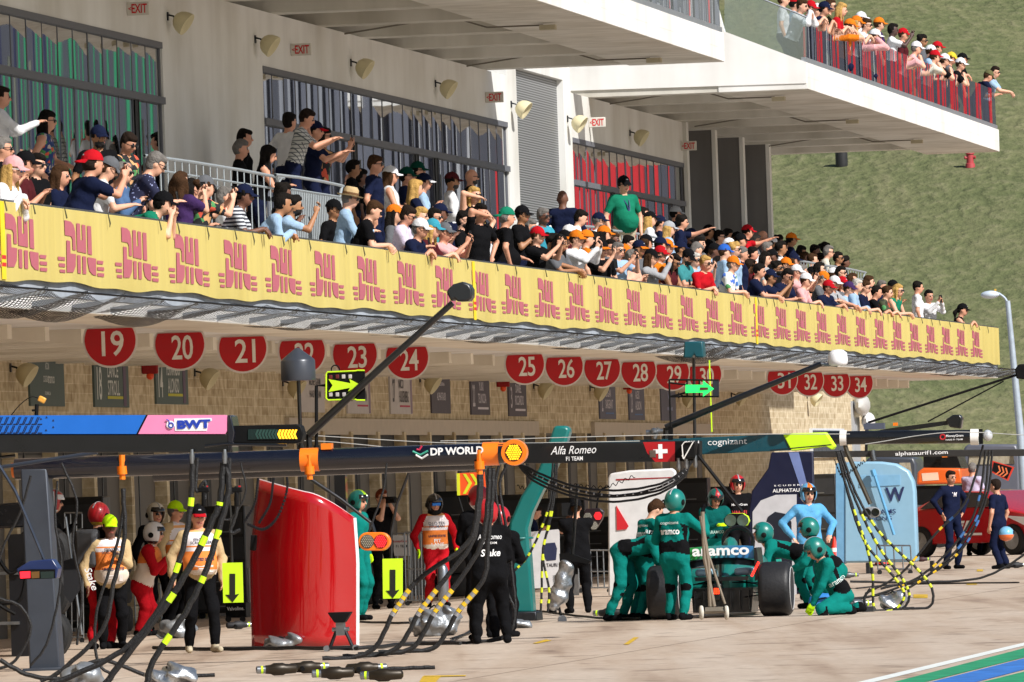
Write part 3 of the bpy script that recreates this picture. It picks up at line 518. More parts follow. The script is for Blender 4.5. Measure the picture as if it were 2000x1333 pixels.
# ---------------------------------------------------------------- people: one continuous skinned surface each, grown from a posed skeleton
def V3(*a): return np.array(a, float)
def rotz(a): c, s = math.cos(a), math.sin(a); return np.array([[c, -s, 0], [s, c, 0], [0, 0, 1.]])
def roty(a): c, s = math.cos(a), math.sin(a); return np.array([[c, 0, s], [0, 1, 0], [-s, 0, c]])
def rotx(a): c, s = math.cos(a), math.sin(a); return np.array([[1, 0, 0], [0, c, -s], [0, s, c]])
def nets(prims, h, wr=0, seed=0, clothids=(1, 2, 4)):
    lo = np.full(3, 1e9); hi = -lo
    for p in prims:
        if p[0] == 'c': q = np.array([p[1], p[2]]); r = max(p[3], p[4])
        else: q = np.array([p[1]]); r = max(p[2])
        lo = np.minimum(lo, q.min(0) - r); hi = np.maximum(hi, q.max(0) + r)
    lo -= 3 * h; n = np.ceil((hi + 3 * h - lo) / h).astype(int) + 1
    ax = [lo[i] + h * np.arange(n[i]) for i in range(3)]
    D = np.full(n, .5, np.float32); RW = np.full(n, 9., np.float32); ID = np.zeros(n, np.int8)
    for p in prims:
        if p[0] == 'c': a, b, ra, rb, idn, k = p[1:7]; q = np.array([a, b]); r = max(ra, rb)
        else: c, rr, Rm, idn, k = p[1:6]; q = np.array([c]); r = max(rr)
        m_ = r + k + 2.5 * h; i0 = np.clip(((q.min(0) - m_ - lo) / h).astype(int), 0, n - 1); i1 = np.clip(((q.max(0) + m_ - lo) / h).astype(int) + 2, 1, n)
        sl = tuple(slice(a_, b_) for a_, b_ in zip(i0, i1)); X, Y, Z = np.meshgrid(*[ax[i][sl[i]] for i in range(3)], indexing='ij')
        if p[0] == 'c':
            u = b - a; L = u @ u + 1e-12; t = np.clip(((X - a[0]) * u[0] + (Y - a[1]) * u[1] + (Z - a[2]) * u[2]) / L, 0, 1)
            d = np.sqrt((X - a[0] - t * u[0]) ** 2 + (Y - a[1] - t * u[1]) ** 2 + (Z - a[2] - t * u[2]) ** 2) - (ra + (rb - ra) * t)
        else:
            P = np.stack([X - c[0], Y - c[1], Z - c[2]], -1)
            if Rm is not None: P = P @ Rm
            k0 = np.sqrt(((P / rr) ** 2).sum(-1)); k1 = np.sqrt(((P / (np.array(rr) ** 2)) ** 2).sum(-1)) + 1e-9; d = k0 * (k0 - 1) / k1
        d = d.astype(np.float32); o = D[sl]
        hh = np.maximum(k - np.abs(o - d), 0) / max(k, 1e-6); D[sl] = np.minimum(o, d) - hh * hh * k * .25
        w_ = d < RW[sl]; RW[sl][w_] = d[w_]; ID[sl][w_] = idn
    if wr:
        X, Y, Z = np.meshgrid(*ax, indexing='ij'); s = seed * 1.7
        nz = np.sin((31 if wr < .006 else 22) * X + 9 * Z + s + 2 * np.sin(17 * Z + s)) * np.sin(23 * Y - 13 * Z + 2 * s) + .7 * np.sin((47 if wr < .006 else 26) * Z + 19 * X - 11 * Y + 3 * s + 2 * np.sin(13 * Y))
        D = D + np.where(np.isin(ID, clothids), wr * nz, 0)
    s = D < 0; c = [s[i:s.shape[0] - 1 + i, j:s.shape[1] - 1 + j, k:s.shape[2] - 1 + k] for i in (0, 1) for j in (0, 1) for k in (0, 1)]
    cnt = sum(x.astype(np.int8) for x in c); cells = np.argwhere((cnt > 0) & (cnt < 8)); N = len(cells)
    cm = np.full(np.array(s.shape) - 1, -1, np.int64); cm[tuple(cells.T)] = np.arange(N)
    off = np.array([(i, j, k) for i in (0, 1) for j in (0, 1) for k in (0, 1)]); dv = np.stack([D[tuple((cells + o).T)] for o in off], 1)
    acc = np.zeros((N, 3)); num = np.zeros(N)
    for a in range(8):
        for ax_ in range(3):
            if off[a][ax_]: continue
            b = a + (4, 2, 1)[ax_]; da, db = dv[:, a], dv[:, b]; mk = (da < 0) != (db < 0); t = np.where(mk, da / np.where(mk, da - db, 1), 0)
            acc[mk] += off[a] + (off[b] - off[a]) * t[mk, None]; num[mk] += 1
    vert = lo + h * (cells + acc / num[:, None]); F_ = []
    for ax_ in range(3):
        sh = [slice(None)] * 3; sh2 = list(sh); sh[ax_] = slice(0, -1); sh2[ax_] = slice(1, None)
        A, B = s[tuple(sh)], s[tuple(sh2)]; e = np.argwhere(A != B); o1, o2 = [i for i in range(3) if i != ax_]
        e = e[(e[:, o1] > 0) & (e[:, o2] > 0) & (e[:, o1] < s.shape[o1] - 1) & (e[:, o2] < s.shape[o2] - 1)]; ins = A[tuple(e.T)]; u = np.zeros(3, int); u[o1] = 1; w_ = np.zeros(3, int); w_[o2] = 1
        q = np.stack([cm[tuple((e - u - w_).T)], cm[tuple((e - w_).T)], cm[tuple(e.T)], cm[tuple((e - u).T)]], 1)
        fl = ins if ax_ != 1 else ~ins; q[~fl] = q[~fl][:, ::-1]; F_.append(q)
    F_ = np.concatenate(F_); ct = vert[F_].mean(1); gi = np.clip(np.round((ct - lo) / h).astype(int), 0, n - 1); fid = ID[tuple(gi.T)]
    return vert, F_, fid
def npmesh(name, v, f, mats, mi, parent):
    me = bpy.data.meshes.new(name); nf = len(f)
    me.vertices.add(len(v)); me.vertices.foreach_set('co', v.astype(np.float32).ravel()); me.loops.add(nf * 4); me.loops.foreach_set('vertex_index', f.ravel().astype(np.int32))
    me.polygons.add(nf); me.polygons.foreach_set('loop_start', np.arange(nf, dtype=np.int32) * 4); me.polygons.foreach_set('loop_total', np.full(nf, 4, np.int32))
    for m_ in mats: me.materials.append(m_)
    if mi is not None: me.polygons.foreach_set('material_index', np.clip(mi, 0, len(mats) - 1).astype(np.int32))
    me.polygons.foreach_set('use_smooth', np.ones(nf, bool)); me.update(calc_edges=True); me.validate()
    o = bpy.data.objects.new(name, me); COL.objects.link(o); o.parent = parent; return o
SKIN = [M(h, .55, 0, .08, 12, .1, 60) for h in ('d8a488', 'c89074', 'a0704e', '6a4432', '48302a')]
CC = dict(wht='d4d4d6', off='c8c2b4', nvy='161c34', blk='121214', gry='5c5e62', lgr='9a9ca0', lbl='93aec8', blu='2c5cb0', grn='187056', dgn='0c3c30', red='ac1620', org='d0701c', pnk='d8a0a0', ppk='c8bcd0', trq='388ea2', prp='3e2a54', tan='b8a078', olv='5a5a3c', teal='3a7e82', lav='b8b0c8', mrn='4a1c20', dnm='4a6488', khk='b4a890', lim='b8e818', ast='0c7068', yel='d8b838', wlb='5a9cc8', peach='dca890', mgr='c090c8')
def CM(k): return PAT[k] if k in PAT else (BIB if k == 'bib' else cloth(CC[k]))
HC = dict(k='16120f', b='3c2818', y='b08c50', g='6c6864', w='b4b0a8', r='6a3018', d='241a14')
LIP = M('a05850', .5); EYE = M('181414', .35)
POSES = dict(D=[(.04, .27, -.50)] * 2, X=[(.24, -.12, -.24), (.26, .12, -.28)], P=[(.40, .05, .06)] * 2, p=[(.32, .05, -.22)] * 2, B=[(.0, .26, -.36), (.15, .02, .19)], H=[(.02, .25, -.42)] * 2, T=[(.52, .12, .08), (.05, .26, -.48)], C=[(.36, .10, -.06), (.05, .26, -.45)], d=[(.18, .04, -.40)] * 2, E=[(.20, .05, .12)] * 2, W=[(.30, .20, -.30)] * 2, c=[(.22, .06, -.12)] * 2, h=[(.30, .12, -.34), (.0, .27, -.42)], F=[(.42, .16, -.10)] * 2, u=[(.1, .2, -.30), (.35, .05, .10)])
def ik(A, T, l1, l2, pole):
    d = T - A; L = np.linalg.norm(d); L2 = min(max(L, abs(l1 - l2) + .03), (l1 + l2) * .995); dn = d / max(L, 1e-6); T = A + dn * L2
    a = (l1 * l1 - l2 * l2 + L2 * L2) / (2 * L2); hh = math.sqrt(max(l1 * l1 - a * a, 0)); p = pole - dn * (pole @ dn); p = p / (np.linalg.norm(p) + 1e-9)
    return A + dn * a + p * hh, T
_pc = [0]
def person(label, W, base_z, hd=0, pose='D', shirt='wht', pants='nvy', shoe='blk', hair='ks', hat='-', gl=0, sl='s', skin=1, lean=None, hp=None, hy=0, fat=0, S=1.06, rail=None, arms=None, feet=None, grp='spectators on the viewing balconies', h=.0165, glove=None, belt=None, vest=None, roll=0, thick=.95, tw=0, name='person', bag=1.0):
    _pc[0] += 1; sd_ = _pc[0]
    ln0 = dict(R=22, L=70, p=12, P=4, D=0, B=4, H=0, X=-3, T=6, C=6).get(pose, 4)
    lean = math.radians(ln0 if lean is None else lean); hp = math.radians({'p': 28, 'L': 10, 'R': 8}.get(pose, 4) if hp is None else hp); hy = math.radians(hy)
    Rl = roty(lean) @ rotx(math.radians(roll)); Rt = rotz(math.radians(tw)) @ Rl
    N = Rl @ V3(0, 0, .50); sh = [Rl @ V3(0, 0, .455) + Rt @ V3(0, y, 0) for y in (.185, -.185)]; Hm = rotz(hy) @ roty(hp)
    nk = N + roty(lean * .6) @ V3(.01, 0, .085); hc = nk + Hm @ V3(.022, 0, .088); T = hc + V3(0, 0, .125 + (.03 if hat[:3] in ('cap', 'bca') else .05 if hat[:4] == 'helm' else .01))
    Rh = rotz(math.radians(hd)); root = np.array(W) - Rh @ (T * S); hz = (root[2] - base_z) / S
    tol = lambda P: Rh.T @ ((np.array(P) - root) / S)
    base = np.array([root[0], root[1], base_z])
    pr = []; cap = lambda a, b, ra, rb, i, k=.03: pr.append(('c', np.array(a, float), np.array(b, float), ra, rb, i, k)); el = lambda c, r, Rm, i, k=.02: pr.append(('e', np.array(c, float), np.array(r, float), Rm, i, k))
    th_ = thick * (1 + (bag - 1) * .5); loc = lambda x, y, z: Rl @ V3(x, y, z); Sx, Px = 1, 2
    cap(V3(0, .07, -.02), V3(0, -.07, -.02), .125 * th_, .125 * th_, Px, .05)
    for y in (-.065, .065): cap(loc(.01, y, .07), loc(.02, y, .34), .108 * th_, .118 * th_, Sx, .06)
    cap(sh[0] * .8 + loc(0, 0, .43) * .2, sh[1] * .8 + loc(0, 0, .43) * .2, .082, .082, Sx, .06)
    if fat: el(loc(.06 + fat * .05, 0, .12), (.16 + fat * .05, .16 + fat * .04, .17), Rl, Sx, .06)
    if vest:
        for y in (-.06, .06): cap(loc(.015, y, .05), loc(.02, y, .40), .125 * th_, .130 * th_, 4, .04)
    if vest and fat: el(loc(.07 + fat * .05, 0, .13), (.165 + fat * .05, .165 + fat * .04, .165), Rl, 4, .05)
    if belt: cap(loc(0, .09, .06), loc(0, -.09, .06), .112, .112, 4, .02); cap(loc(0, .09, .12), loc(0, -.09, .12), .108, .108, 4, .02)
    if belt:
        for y in (.115, -.115): cap(loc(.0, y, .16), loc(-.01, y, .36), .062, .066, 4, .02)
    cap(N - (N - nk) * .2, nk + (hc - nk) * .5, .056, .054, 0 if not glove or gl != 3 else 4, .03)
    H = lambda x, y, z: hc + Hm @ V3(x, y, z)
    el(H(-.008, 0, .012), (.100, .078, .112), Hm, 0, .02); el(H(.026, 0, -.052), (.066, .056, .064), Hm, 0, .03); cap(H(.096, 0, .004), H(.112, 0, -.026), .010, .014, 0, .015)
    for y in (.078, -.078): el(H(-.005, y, -.012), (.022, .013, .032), Hm, 0, .008)
    for y in (.034, -.034): el(H(.092, y, .006), (.014, .017, .012), Hm, 5, .004)
    for y in (.034, -.034): cap(H(.094, y * .5, .032), H(.088, y * 1.5, .030), .006, .005, 5, .003)
    if 'beard' in label: el(H(.032, 0, -.07), (.068, .060, .056), Hm, 5, .01)
    cap(H(.086, .02, -.062), H(.086, -.02, -.062), .010, .010, 6, .004)
    if arms is None: arms = POSES.get(pose, POSES['D'])
    ends = []
    for i, sg in ((0, 1), (1, -1)):
        A = sh[i]; mid = (sh[0] + sh[1]) / 2
        if pose in ('R', 'L') and arms is POSES.get(pose, POSES['D']): Tg = None
        else:
            q = arms[i]; Tg = V3(*q) if q is None else mid + V3(q[0], q[1] * sg if arms[0] == arms[1] or i == 1 else q[1], q[2])
        if rail is not None and (Tg is None or arms[i] == 'r'):
            wp = np.array(W) + Rh @ V3(.12, sg * .10, 0); wd = wp - np.array(tuple(ND)) * (wp @ np.array(tuple(ND)) + rail[0]); wd[2] = rail[1]; Tg = tol(wd + Rh @ V3(0, 0, .03))
        if Tg is None: Tg = mid + V3(.3, .1 * sg, -.3)
        pole = V3(-.2, sg * (1.0 if pose in 'HBX' else .5), -.8 if pose != 'B' or i == 0 else .15)
        E, Wr = ik(A, Tg, .285, .255, pole); ends.append(Wr)
        so_ = .016 if sl != 'n' else 0
        ai = Sx if sl != 'n' else 0
        m1 = A + (E - A) * .62
        if sl == 'l': cap(A, E, .062 * bag, .052 * bag, Sx, .03); cap(E, Wr, .052 * bag, .040, Sx, .02)
        elif sl == 's': cap(A, m1, .064, .058, Sx, .03); cap(m1, E, .045, .040, 0, .01); cap(E, Wr, .041, .027, 0, .01)
        else: cap(A, E, .054, .040, 0, .03); cap(E, Wr, .040, .026, 0, .01)
        dh = (Wr - E) / np.linalg.norm(Wr - E)
        if pose in ('R',) : dh = dh * .5 + V3(.15, 0, -.9); dh /= np.linalg.norm(dh)
        if pose in ('P', 'u'): dh = dh * .3 + V3(.2, -sg * .2, .9); dh /= np.linalg.norm(dh)
        sv = np.cross(dh, V3(0, 0, 1) if abs(dh[2]) < .8 else V3(0, 1, 0)); sv /= np.linalg.norm(sv) + 1e-9; pv = np.cross(sv, dh); gi = 7 if glove else 0; gr = .005 if glove else 0
        el(Wr + dh * .05, (.046 + gr, .036 + gr, .019 + gr), np.stack([dh, sv, pv], 1), gi, .012)
        for q, (o, L) in enumerate(((-.031, .060), (-.011, .072), (.010, .068), (.030, .054))):
            k0 = Wr + dh * .085 + sv * o; k1 = k0 + dh * L * .5 - pv * .008; k2 = k1 + dh * L * .38 - pv * .022; cap(k0 - dh * .02, k1, .010 + gr, .009 + gr, gi, .004); cap(k1, k2, .009 + gr, .008 + gr, gi, .003)
        t0 = Wr + dh * .025 - sv * .03 * sg; cap(t0, t0 + dh * .045 - sv * .018 * sg - pv * .01, .012 + gr, .009 + gr, gi, .006)
    lg = max((hz - .105) / .845, .5) if (feet is None or hz > .72) else 1
    lg = max(.55, min(1.25, lg)); l1 = .44 * lg; l2 = .43 * lg
    for i, sg in ((0, 1), (1, -1)):
        A = V3(0, sg * .085, -.03)
        if feet and len(feet) > i: ft = feet[i]; Tg = V3(ft[0], ft[1] * sg, -hz + .09 + ft[2])
        else: Tg = V3(-.02 + .06 * ((sd_ * (i + 3)) % 5 - 2) / 2, sg * .12, -hz + .085)
        K, An = ik(A, Tg, l1, l2, V3(1, sg * .15, .1)); bg = bag
        cap(A, K, (.092 * th_ * bg), .068 * bg, Px, .04); cap(K, K + (An - K) * .9, .066 * bg, .056 * bg, Px, .02)
        if belt: cap(K - V3(.03, 0, 0), K - V3(.03, 0, .10), .062 * bg, .058 * bg, 4, .01)
        if feet and len(feet[i]) > 3: fd = rotz(math.radians(feet[i][3])) @ V3(1, 0, 0)
        else: fd = V3(.97, sg * .2, 0)
        cap(An - V3(0, 0, .045) - fd * .04, An - V3(0, 0, .052) + fd * .14, .044, .036, 3, .02); cap(An, An - V3(0, 0, .04), .045, .045, 3, .01)
    up = V3(0, 0, hz)
    sft = lambda p: (('c', p[1] + up, p[2] + up) + p[3:]) if p[0] == 'c' else (('e', p[1] + up) + p[2:])
    v, f, mi = nets([sft(p) for p in pr], h, .0042 if bag == 1 else .0062, sd_)
    o = thing(name, label, 'person', grp, tuple(base), math.radians(hd)); o.scale = (S,) * 3
    sk_ = SKIN[skin]; mats = [sk_, CM(shirt), CM(pants), CM(shoe), CM(vest or belt or 'blk'), EYE if hair[0] not in 'gw' else M('5c5854'), LIP, CM(glove or 'blk')]
    body = npmesh('body', v, f, mats, mi, o); hcz = hc + up; HH = lambda x, y, z: hcz + Hm @ V3(x, y, z)
    # hair, hat, glasses
    st = hair[1] if len(hair) > 1 else 'n'
    if hair[0] != 'n' and hat[:4] != 'helm':
        hm = M(HC[hair[0]], .8, 0, .35, 20, .6, 50, spec=.12); q = []
        low = hat != '-'; t_ = -.004 if low else .012
        q.append(('e', HH(-.028, 0, .018 + t_ * .5), np.array((.092, .083, .108 + t_)), Hm, 0, .01)); 
        if not low: q.append(('e', HH(.03, 0, .085), np.array((.066, .066, .045)), Hm, 0, .03))
        for y in (.07, -.07): q.append(('c', HH(-.01, y, .05), HH(0, y * 1.06, -.0), .022, .014, 0, .015))
        if st == 'l':
            for y in (-.055, 0, .055): q.append(('c', HH(-.06, y, .0), hcz + V3(-.09, y * 1.4, -.20), .055, .05, 0, .03)); q.append(('c', hcz + V3(-.09, y * 1.4, -.20), hcz + V3(-.08, y * 1.3, -.32), .05, .025, 0, .03))
            for y in (-.082, .082): q.append(('c', HH(-.01, y, .02), hcz + V3(-.01, y * 1.25, -.20), .03, .022, 0, .02))
        if st == 't': q.append(('c', HH(-.09, 0, .03), hcz + V3(-.17, 0, -.05), .035, .04, 0, .02)); q.append(('c', hcz + V3(-.17, 0, -.05), hcz + V3(-.17, 0, -.25), .04, .015, 0, .02))
        if st == 'b': q.append(('e', HH(-.115, 0, .05), np.array((.05, .05, .045)), Hm, 0, .02))
        if st == 'c': q += [('e', HH(.02 * math.cos(a) * 3 - .03, .075 * math.sin(a), .075 + .03 * math.cos(3 * a)), np.array((.045, .04, .045)), Hm, 0, .02) for a in range(6)]
        if st in 'tb': pass
        hv, hf, _ = nets(q, .0125, .006, sd_, (0,)); npmesh('hair', hv, hf, [hm], None, o)
    Rm4 = Matrix([list(r) for r in Hm]); hv3 = Vector(tuple(hcz))
    if hat != '-':
        kd, cl = hat.split(':')[:2]; cmat = CM(cl) if cl in CC else PAT[cl]; g = MB(); sgn = -1 if kd == 'bcap' else 1
        if kd in ('cap', 'bcap'):
            g.ell((-.012, 0, .038), (.116, .094, .112), 16, 0, None, .02, .999); bl = len(g.v)
            for i in range(9):
                a = -1.05 + 2.1 * i / 8
                for r in (0, 1): g.v.append(Vector((sgn * ((.105 + r * .085 * math.cos(a * .9)) * math.cos(a * .75)) - .012, .082 * math.sin(a) * (1 + .04 * r), .046 - r * .022 - .012 * abs(math.sin(a)) * r)))
            n0 = len(g.v)
            for i in range(18): g.v.append(g.v[bl + i] - Vector((0, 0, .009)))
            for i in range(8):
                a, b, c, d = bl + 2 * i, bl + 2 * i + 1, bl + 2 * i + 3, bl + 2 * i + 2; g.f += [[a, b, c, d], [d + 18, c + 18, b + 18, a + 18], [b, b + 18, c + 18, c]]; g.m += [1] * 3
            g.ell((-.012, 0, .15), (.012, .012, .008), 6, 0)
            if sd_ % 3: g.ell((sgn * .096 - .012, 0, .085), (.010, .022, .014), 8, 2)
            g.v = [Rm4 @ v_ + hv3 for v_ in g.v]; br = hat.split(':')[2] if hat.count(':') > 1 else cl; g.build('cap', [cmat, CM(br), CM('blk' if cl in ('wht', 'lgr', 'org', 'yel') else 'lgr')], o, 50)
        elif kd == 'straw':
            g.lathe([(.175, .045), (.165, .032), (.10, .05), (.103, .06), (.098, .12), (.07, .155), (.02, .15)], (-.01, 0, 0), (0, 0, 1), 22, 0); g.v = [Rm4 @ v_ + hv3 for v_ in g.v]; b_ = MB().lathe([(.108, .055), (.106, .082)], (-.01, 0, 0), (0, 0, 1), 22); b_.v = [Rm4 @ v_ + hv3 for v_ in b_.v]; ht = g.build('hat', cmat, o, 50); b_.build('band', cloth('6a5038'), ht)
        elif kd == 'helm':
            cols = hat.split(':')[1:]; n_, m_ = 28, 18; v_, f_, mi_ = [], [], []
            for i in range(m_ + 1):
                a = -1.15 + (math.pi / 2 + 1.15) * i / m_
                for k in range(n_): t = 2 * math.pi * k / n_; v_.append(Vector((-.01 + .150 * math.cos(a) * math.cos(t), .128 * math.cos(a) * math.sin(t), .012 + .152 * math.sin(a))))
            for i in range(m_):
                for k in range(n_):
                    t = 2 * math.pi * (k + .5) / n_; a = -1.15 + (math.pi / 2 + 1.15) * (i + .5) / m_; t = (t + math.pi) % (2 * math.pi) - math.pi
                    if abs(t) < .95 and a < .22: continue
                    j = (k + 1) % n_; f_.append((i * n_ + k, i * n_ + j, (i + 1) * n_ + j, (i + 1) * n_ + k)); mi_.append(1 if (.22 < a < .62 and abs(t) < 1.2) or a < -.75 else 2 if len(cols) > 2 and abs(t) < .35 and a > .6 else 0)
            v_ = [Rm4 @ q + hv3 for q in v_]; ho = mesh('helmet', v_, f_, [paint(CC[cols[0]]), M(CC[cols[1]] if len(cols) > 1 else '101214', .15, coat=.5), paint(CC[cols[2]] if len(cols) > 2 else CC['wht'])], o, mi_, 40)
            so_m = ho.modifiers.new('shell', 'SOLIDIFY'); so_m.thickness = .012
            for y in (.125, -.125):
                g = MB().lathe([(.036, -.008), (.036, .006), (.022, .012), (.001, .012)], (-.03, y, -.01), (0, y, 0), 16); g.v = [Rm4 @ q + hv3 for q in g.v]; g.build('ear_pad', BLK, ho)
            g = MB().tube([(.10 * math.cos(a) * 1.52 - .012, 0, .155 * math.sin(a) + .012) for a in [.5 + i * .18 for i in range(13)]], .010, 6, 0, True, .5); g.v = [Rm4 @ q + hv3 for q in g.v]; g.build('stripe', paint(CC[cols[2]] if len(cols) > 2 else CC['lgr']), ho)
    if gl == 1 or gl == 2:
        g = MB(); z = .008
        for y in (.036, -.036): g.ell((.102, y, z), (.010, .030, .021), 10, 0)
        g.tube([(.005, .088, z + .004), (.07, .080, z + .006), (.104, .05, z + .01), (.110, 0, z + .012), (.104, -.05, z + .01), (.07, -.080, z + .006), (.005, -.088, z + .004)], .005, 5, 1); g.v = [Rm4 @ v_ + hv3 for v_ in g.v]
        g.build('sunglasses', [M('0c0c10', .12, coat=.6) if gl == 1 else M('3a6ab0', .12, .4), M('d8d4d0' if gl == 2 else '141414', .4)], o, 60)
    if gl == 3:
        g = MB(); g.box(.075, .115, -.07, .07, -.018, .035); g.v = [Rm4 @ v_ + hv3 for v_ in g.v]; g.build('goggles', [M('2870c8', .1, .6)], o, 60, bevel=.012)
    o['_e'] = 0; del o['_e']
    return dict(o=o, body=body, wr=[Rh @ (w_ * S) + root for w_ in ends], Rh=Rh, S=S, base=base, hz=hz, Rl=Rl, root=root, hc=Rh @ (hc * S) + root)
def phone(P, label, up=.07, mt=None, fwd=.0, ang=None, w_=.08, h_=.16):
    m_ = (P['wr'][0] + P['wr'][1]) / 2 if ang is None else P['wr'][ang]; d = P['Rh'] @ V3(.04 + fwd, 0, 0); c = m_ + d + V3(0, 0, up)
    o = thing('phone', label, 'phone', 'phones held up by spectators', tuple(c), math.atan2(P['Rh'][1, 0], P['Rh'][0, 0])); o.rotation_euler[1] = -.15
    MB().box(-.005, .005, -w_ / 2, w_ / 2, -h_ / 2, h_ / 2).build('case', mt or BLK, o, bevel=.006); MB().box(-.0062, -.005, -w_ / 2 + .006, w_ / 2 - .006, -h_ / 2 + .006, h_ / 2 - .006).build('screen', M('1c2430', .1), o); return o
def decal(P, st, x, y, z, wd, ht, col='d8e4e0', dirn=-1, bold=.01, shear=0, roll=0, em=0):
    """lettering laid on the back (dirn -1) or chest (+1), height z above the pelvis, y to the person's left"""
    bd = P['body']; me = bd.data; bv = BVHTree.FromPolygons([v.co for v in me.vertices], [tuple(p.vertices) for p in me.polygons])
    v, f = text_mesh(st, bold, shear); lo, hi = v.min(0), v.max(0); Rl = P['Rl']; out = []
    for q in v:
        a = (q[0] - (lo[0] + hi[0]) / 2) / (hi[0] - lo[0]) * wd; b = (q[1] - (lo[1] + hi[1]) / 2) / (hi[1] - lo[1]) * ht
        if x in ('L', 'R'): sg = 1 if x == 'L' else -1; p = Rl @ V3(-a * sg, 0, z + b) + V3(0, .5 * sg, 0) + V3(y, 0, P['hz']); dr = Vector((0, -sg, 0))
        else: p = Rl @ V3(dirn * .5, y + a * dirn, z + b) + V3(0, 0, P['hz']); dr = Vector(tuple(Rl @ V3(-dirn, 0, 0)))
        h_ = bv.ray_cast(Vector(tuple(p)), dr); out.append((h_[0] - dr * .006) if h_[0] is not None else Vector(tuple(p)) + dr * .38)
    return mesh('lettering', out, f, M(col, .6, em=em), P['o'])
# ---------------------------------------------------------------- the crowd
SKX = {'a': 0, 'b': 1, 'c': 2, 'd': 3, 'e': 4}
def tier(D): return DK if D < 21 else 4.6 if D < 22 else 5.2
def crowd(rows, rail=(19.90, 5.12), bz=None, S=1.06, hgt=.0165):
    for r in rows.strip().split('\n'):
        a, lb = r.split('|')[:2]; t = a.split(); px, py, D, hd = map(float, t[:4]); pose, shirt, hair, hat, g, sl, sk = t[4:11]; kw = {}
        for x in t[11:]: k, v_ = x.split('='); kw[k] = v_ if k in ('pants', 'belt') else float(v_)
        ph = pose.endswith('+'); pose = pose.rstrip('+'); 
        if pose == 'R' and D > 20.7: pose = 'c'
        if pose == 'R': D -= .36
        W = fac(px, py, D); wnt = lb.strip()
        kw.setdefault('S', S); P = person(wnt, tuple(W), bz if bz is not None else tier(D), hd, pose, shirt, hair=hair, hat=hat, gl=int(g), sl=sl, skin=SKX[sk], rail=rail, h=hgt, **kw)
        if ph: sub = ' '.join(wnt.split()[:10]); phone(P, 'phone held by the ' + sub, up=.10 if pose in 'Pu' else .05)
        if len(r.split('|')) > 2:
            ex = r.split('|')[2].strip()
            if ex == 'lan':
                bd = P['o']; z = P['hz']; MB().tube([(.05, .06, z + .50), (.15, .02, z + .36), (.175, 0, z + .22)], .009, 5).tube([(.05, -.06, z + .50), (.15, -.02, z + .36), (.175, 0, z + .22)], .009, 5).box(.20, .205, -.045, .045, z + .10, z + .22).build('lanyard', [M('2c3468', .6)], bd)
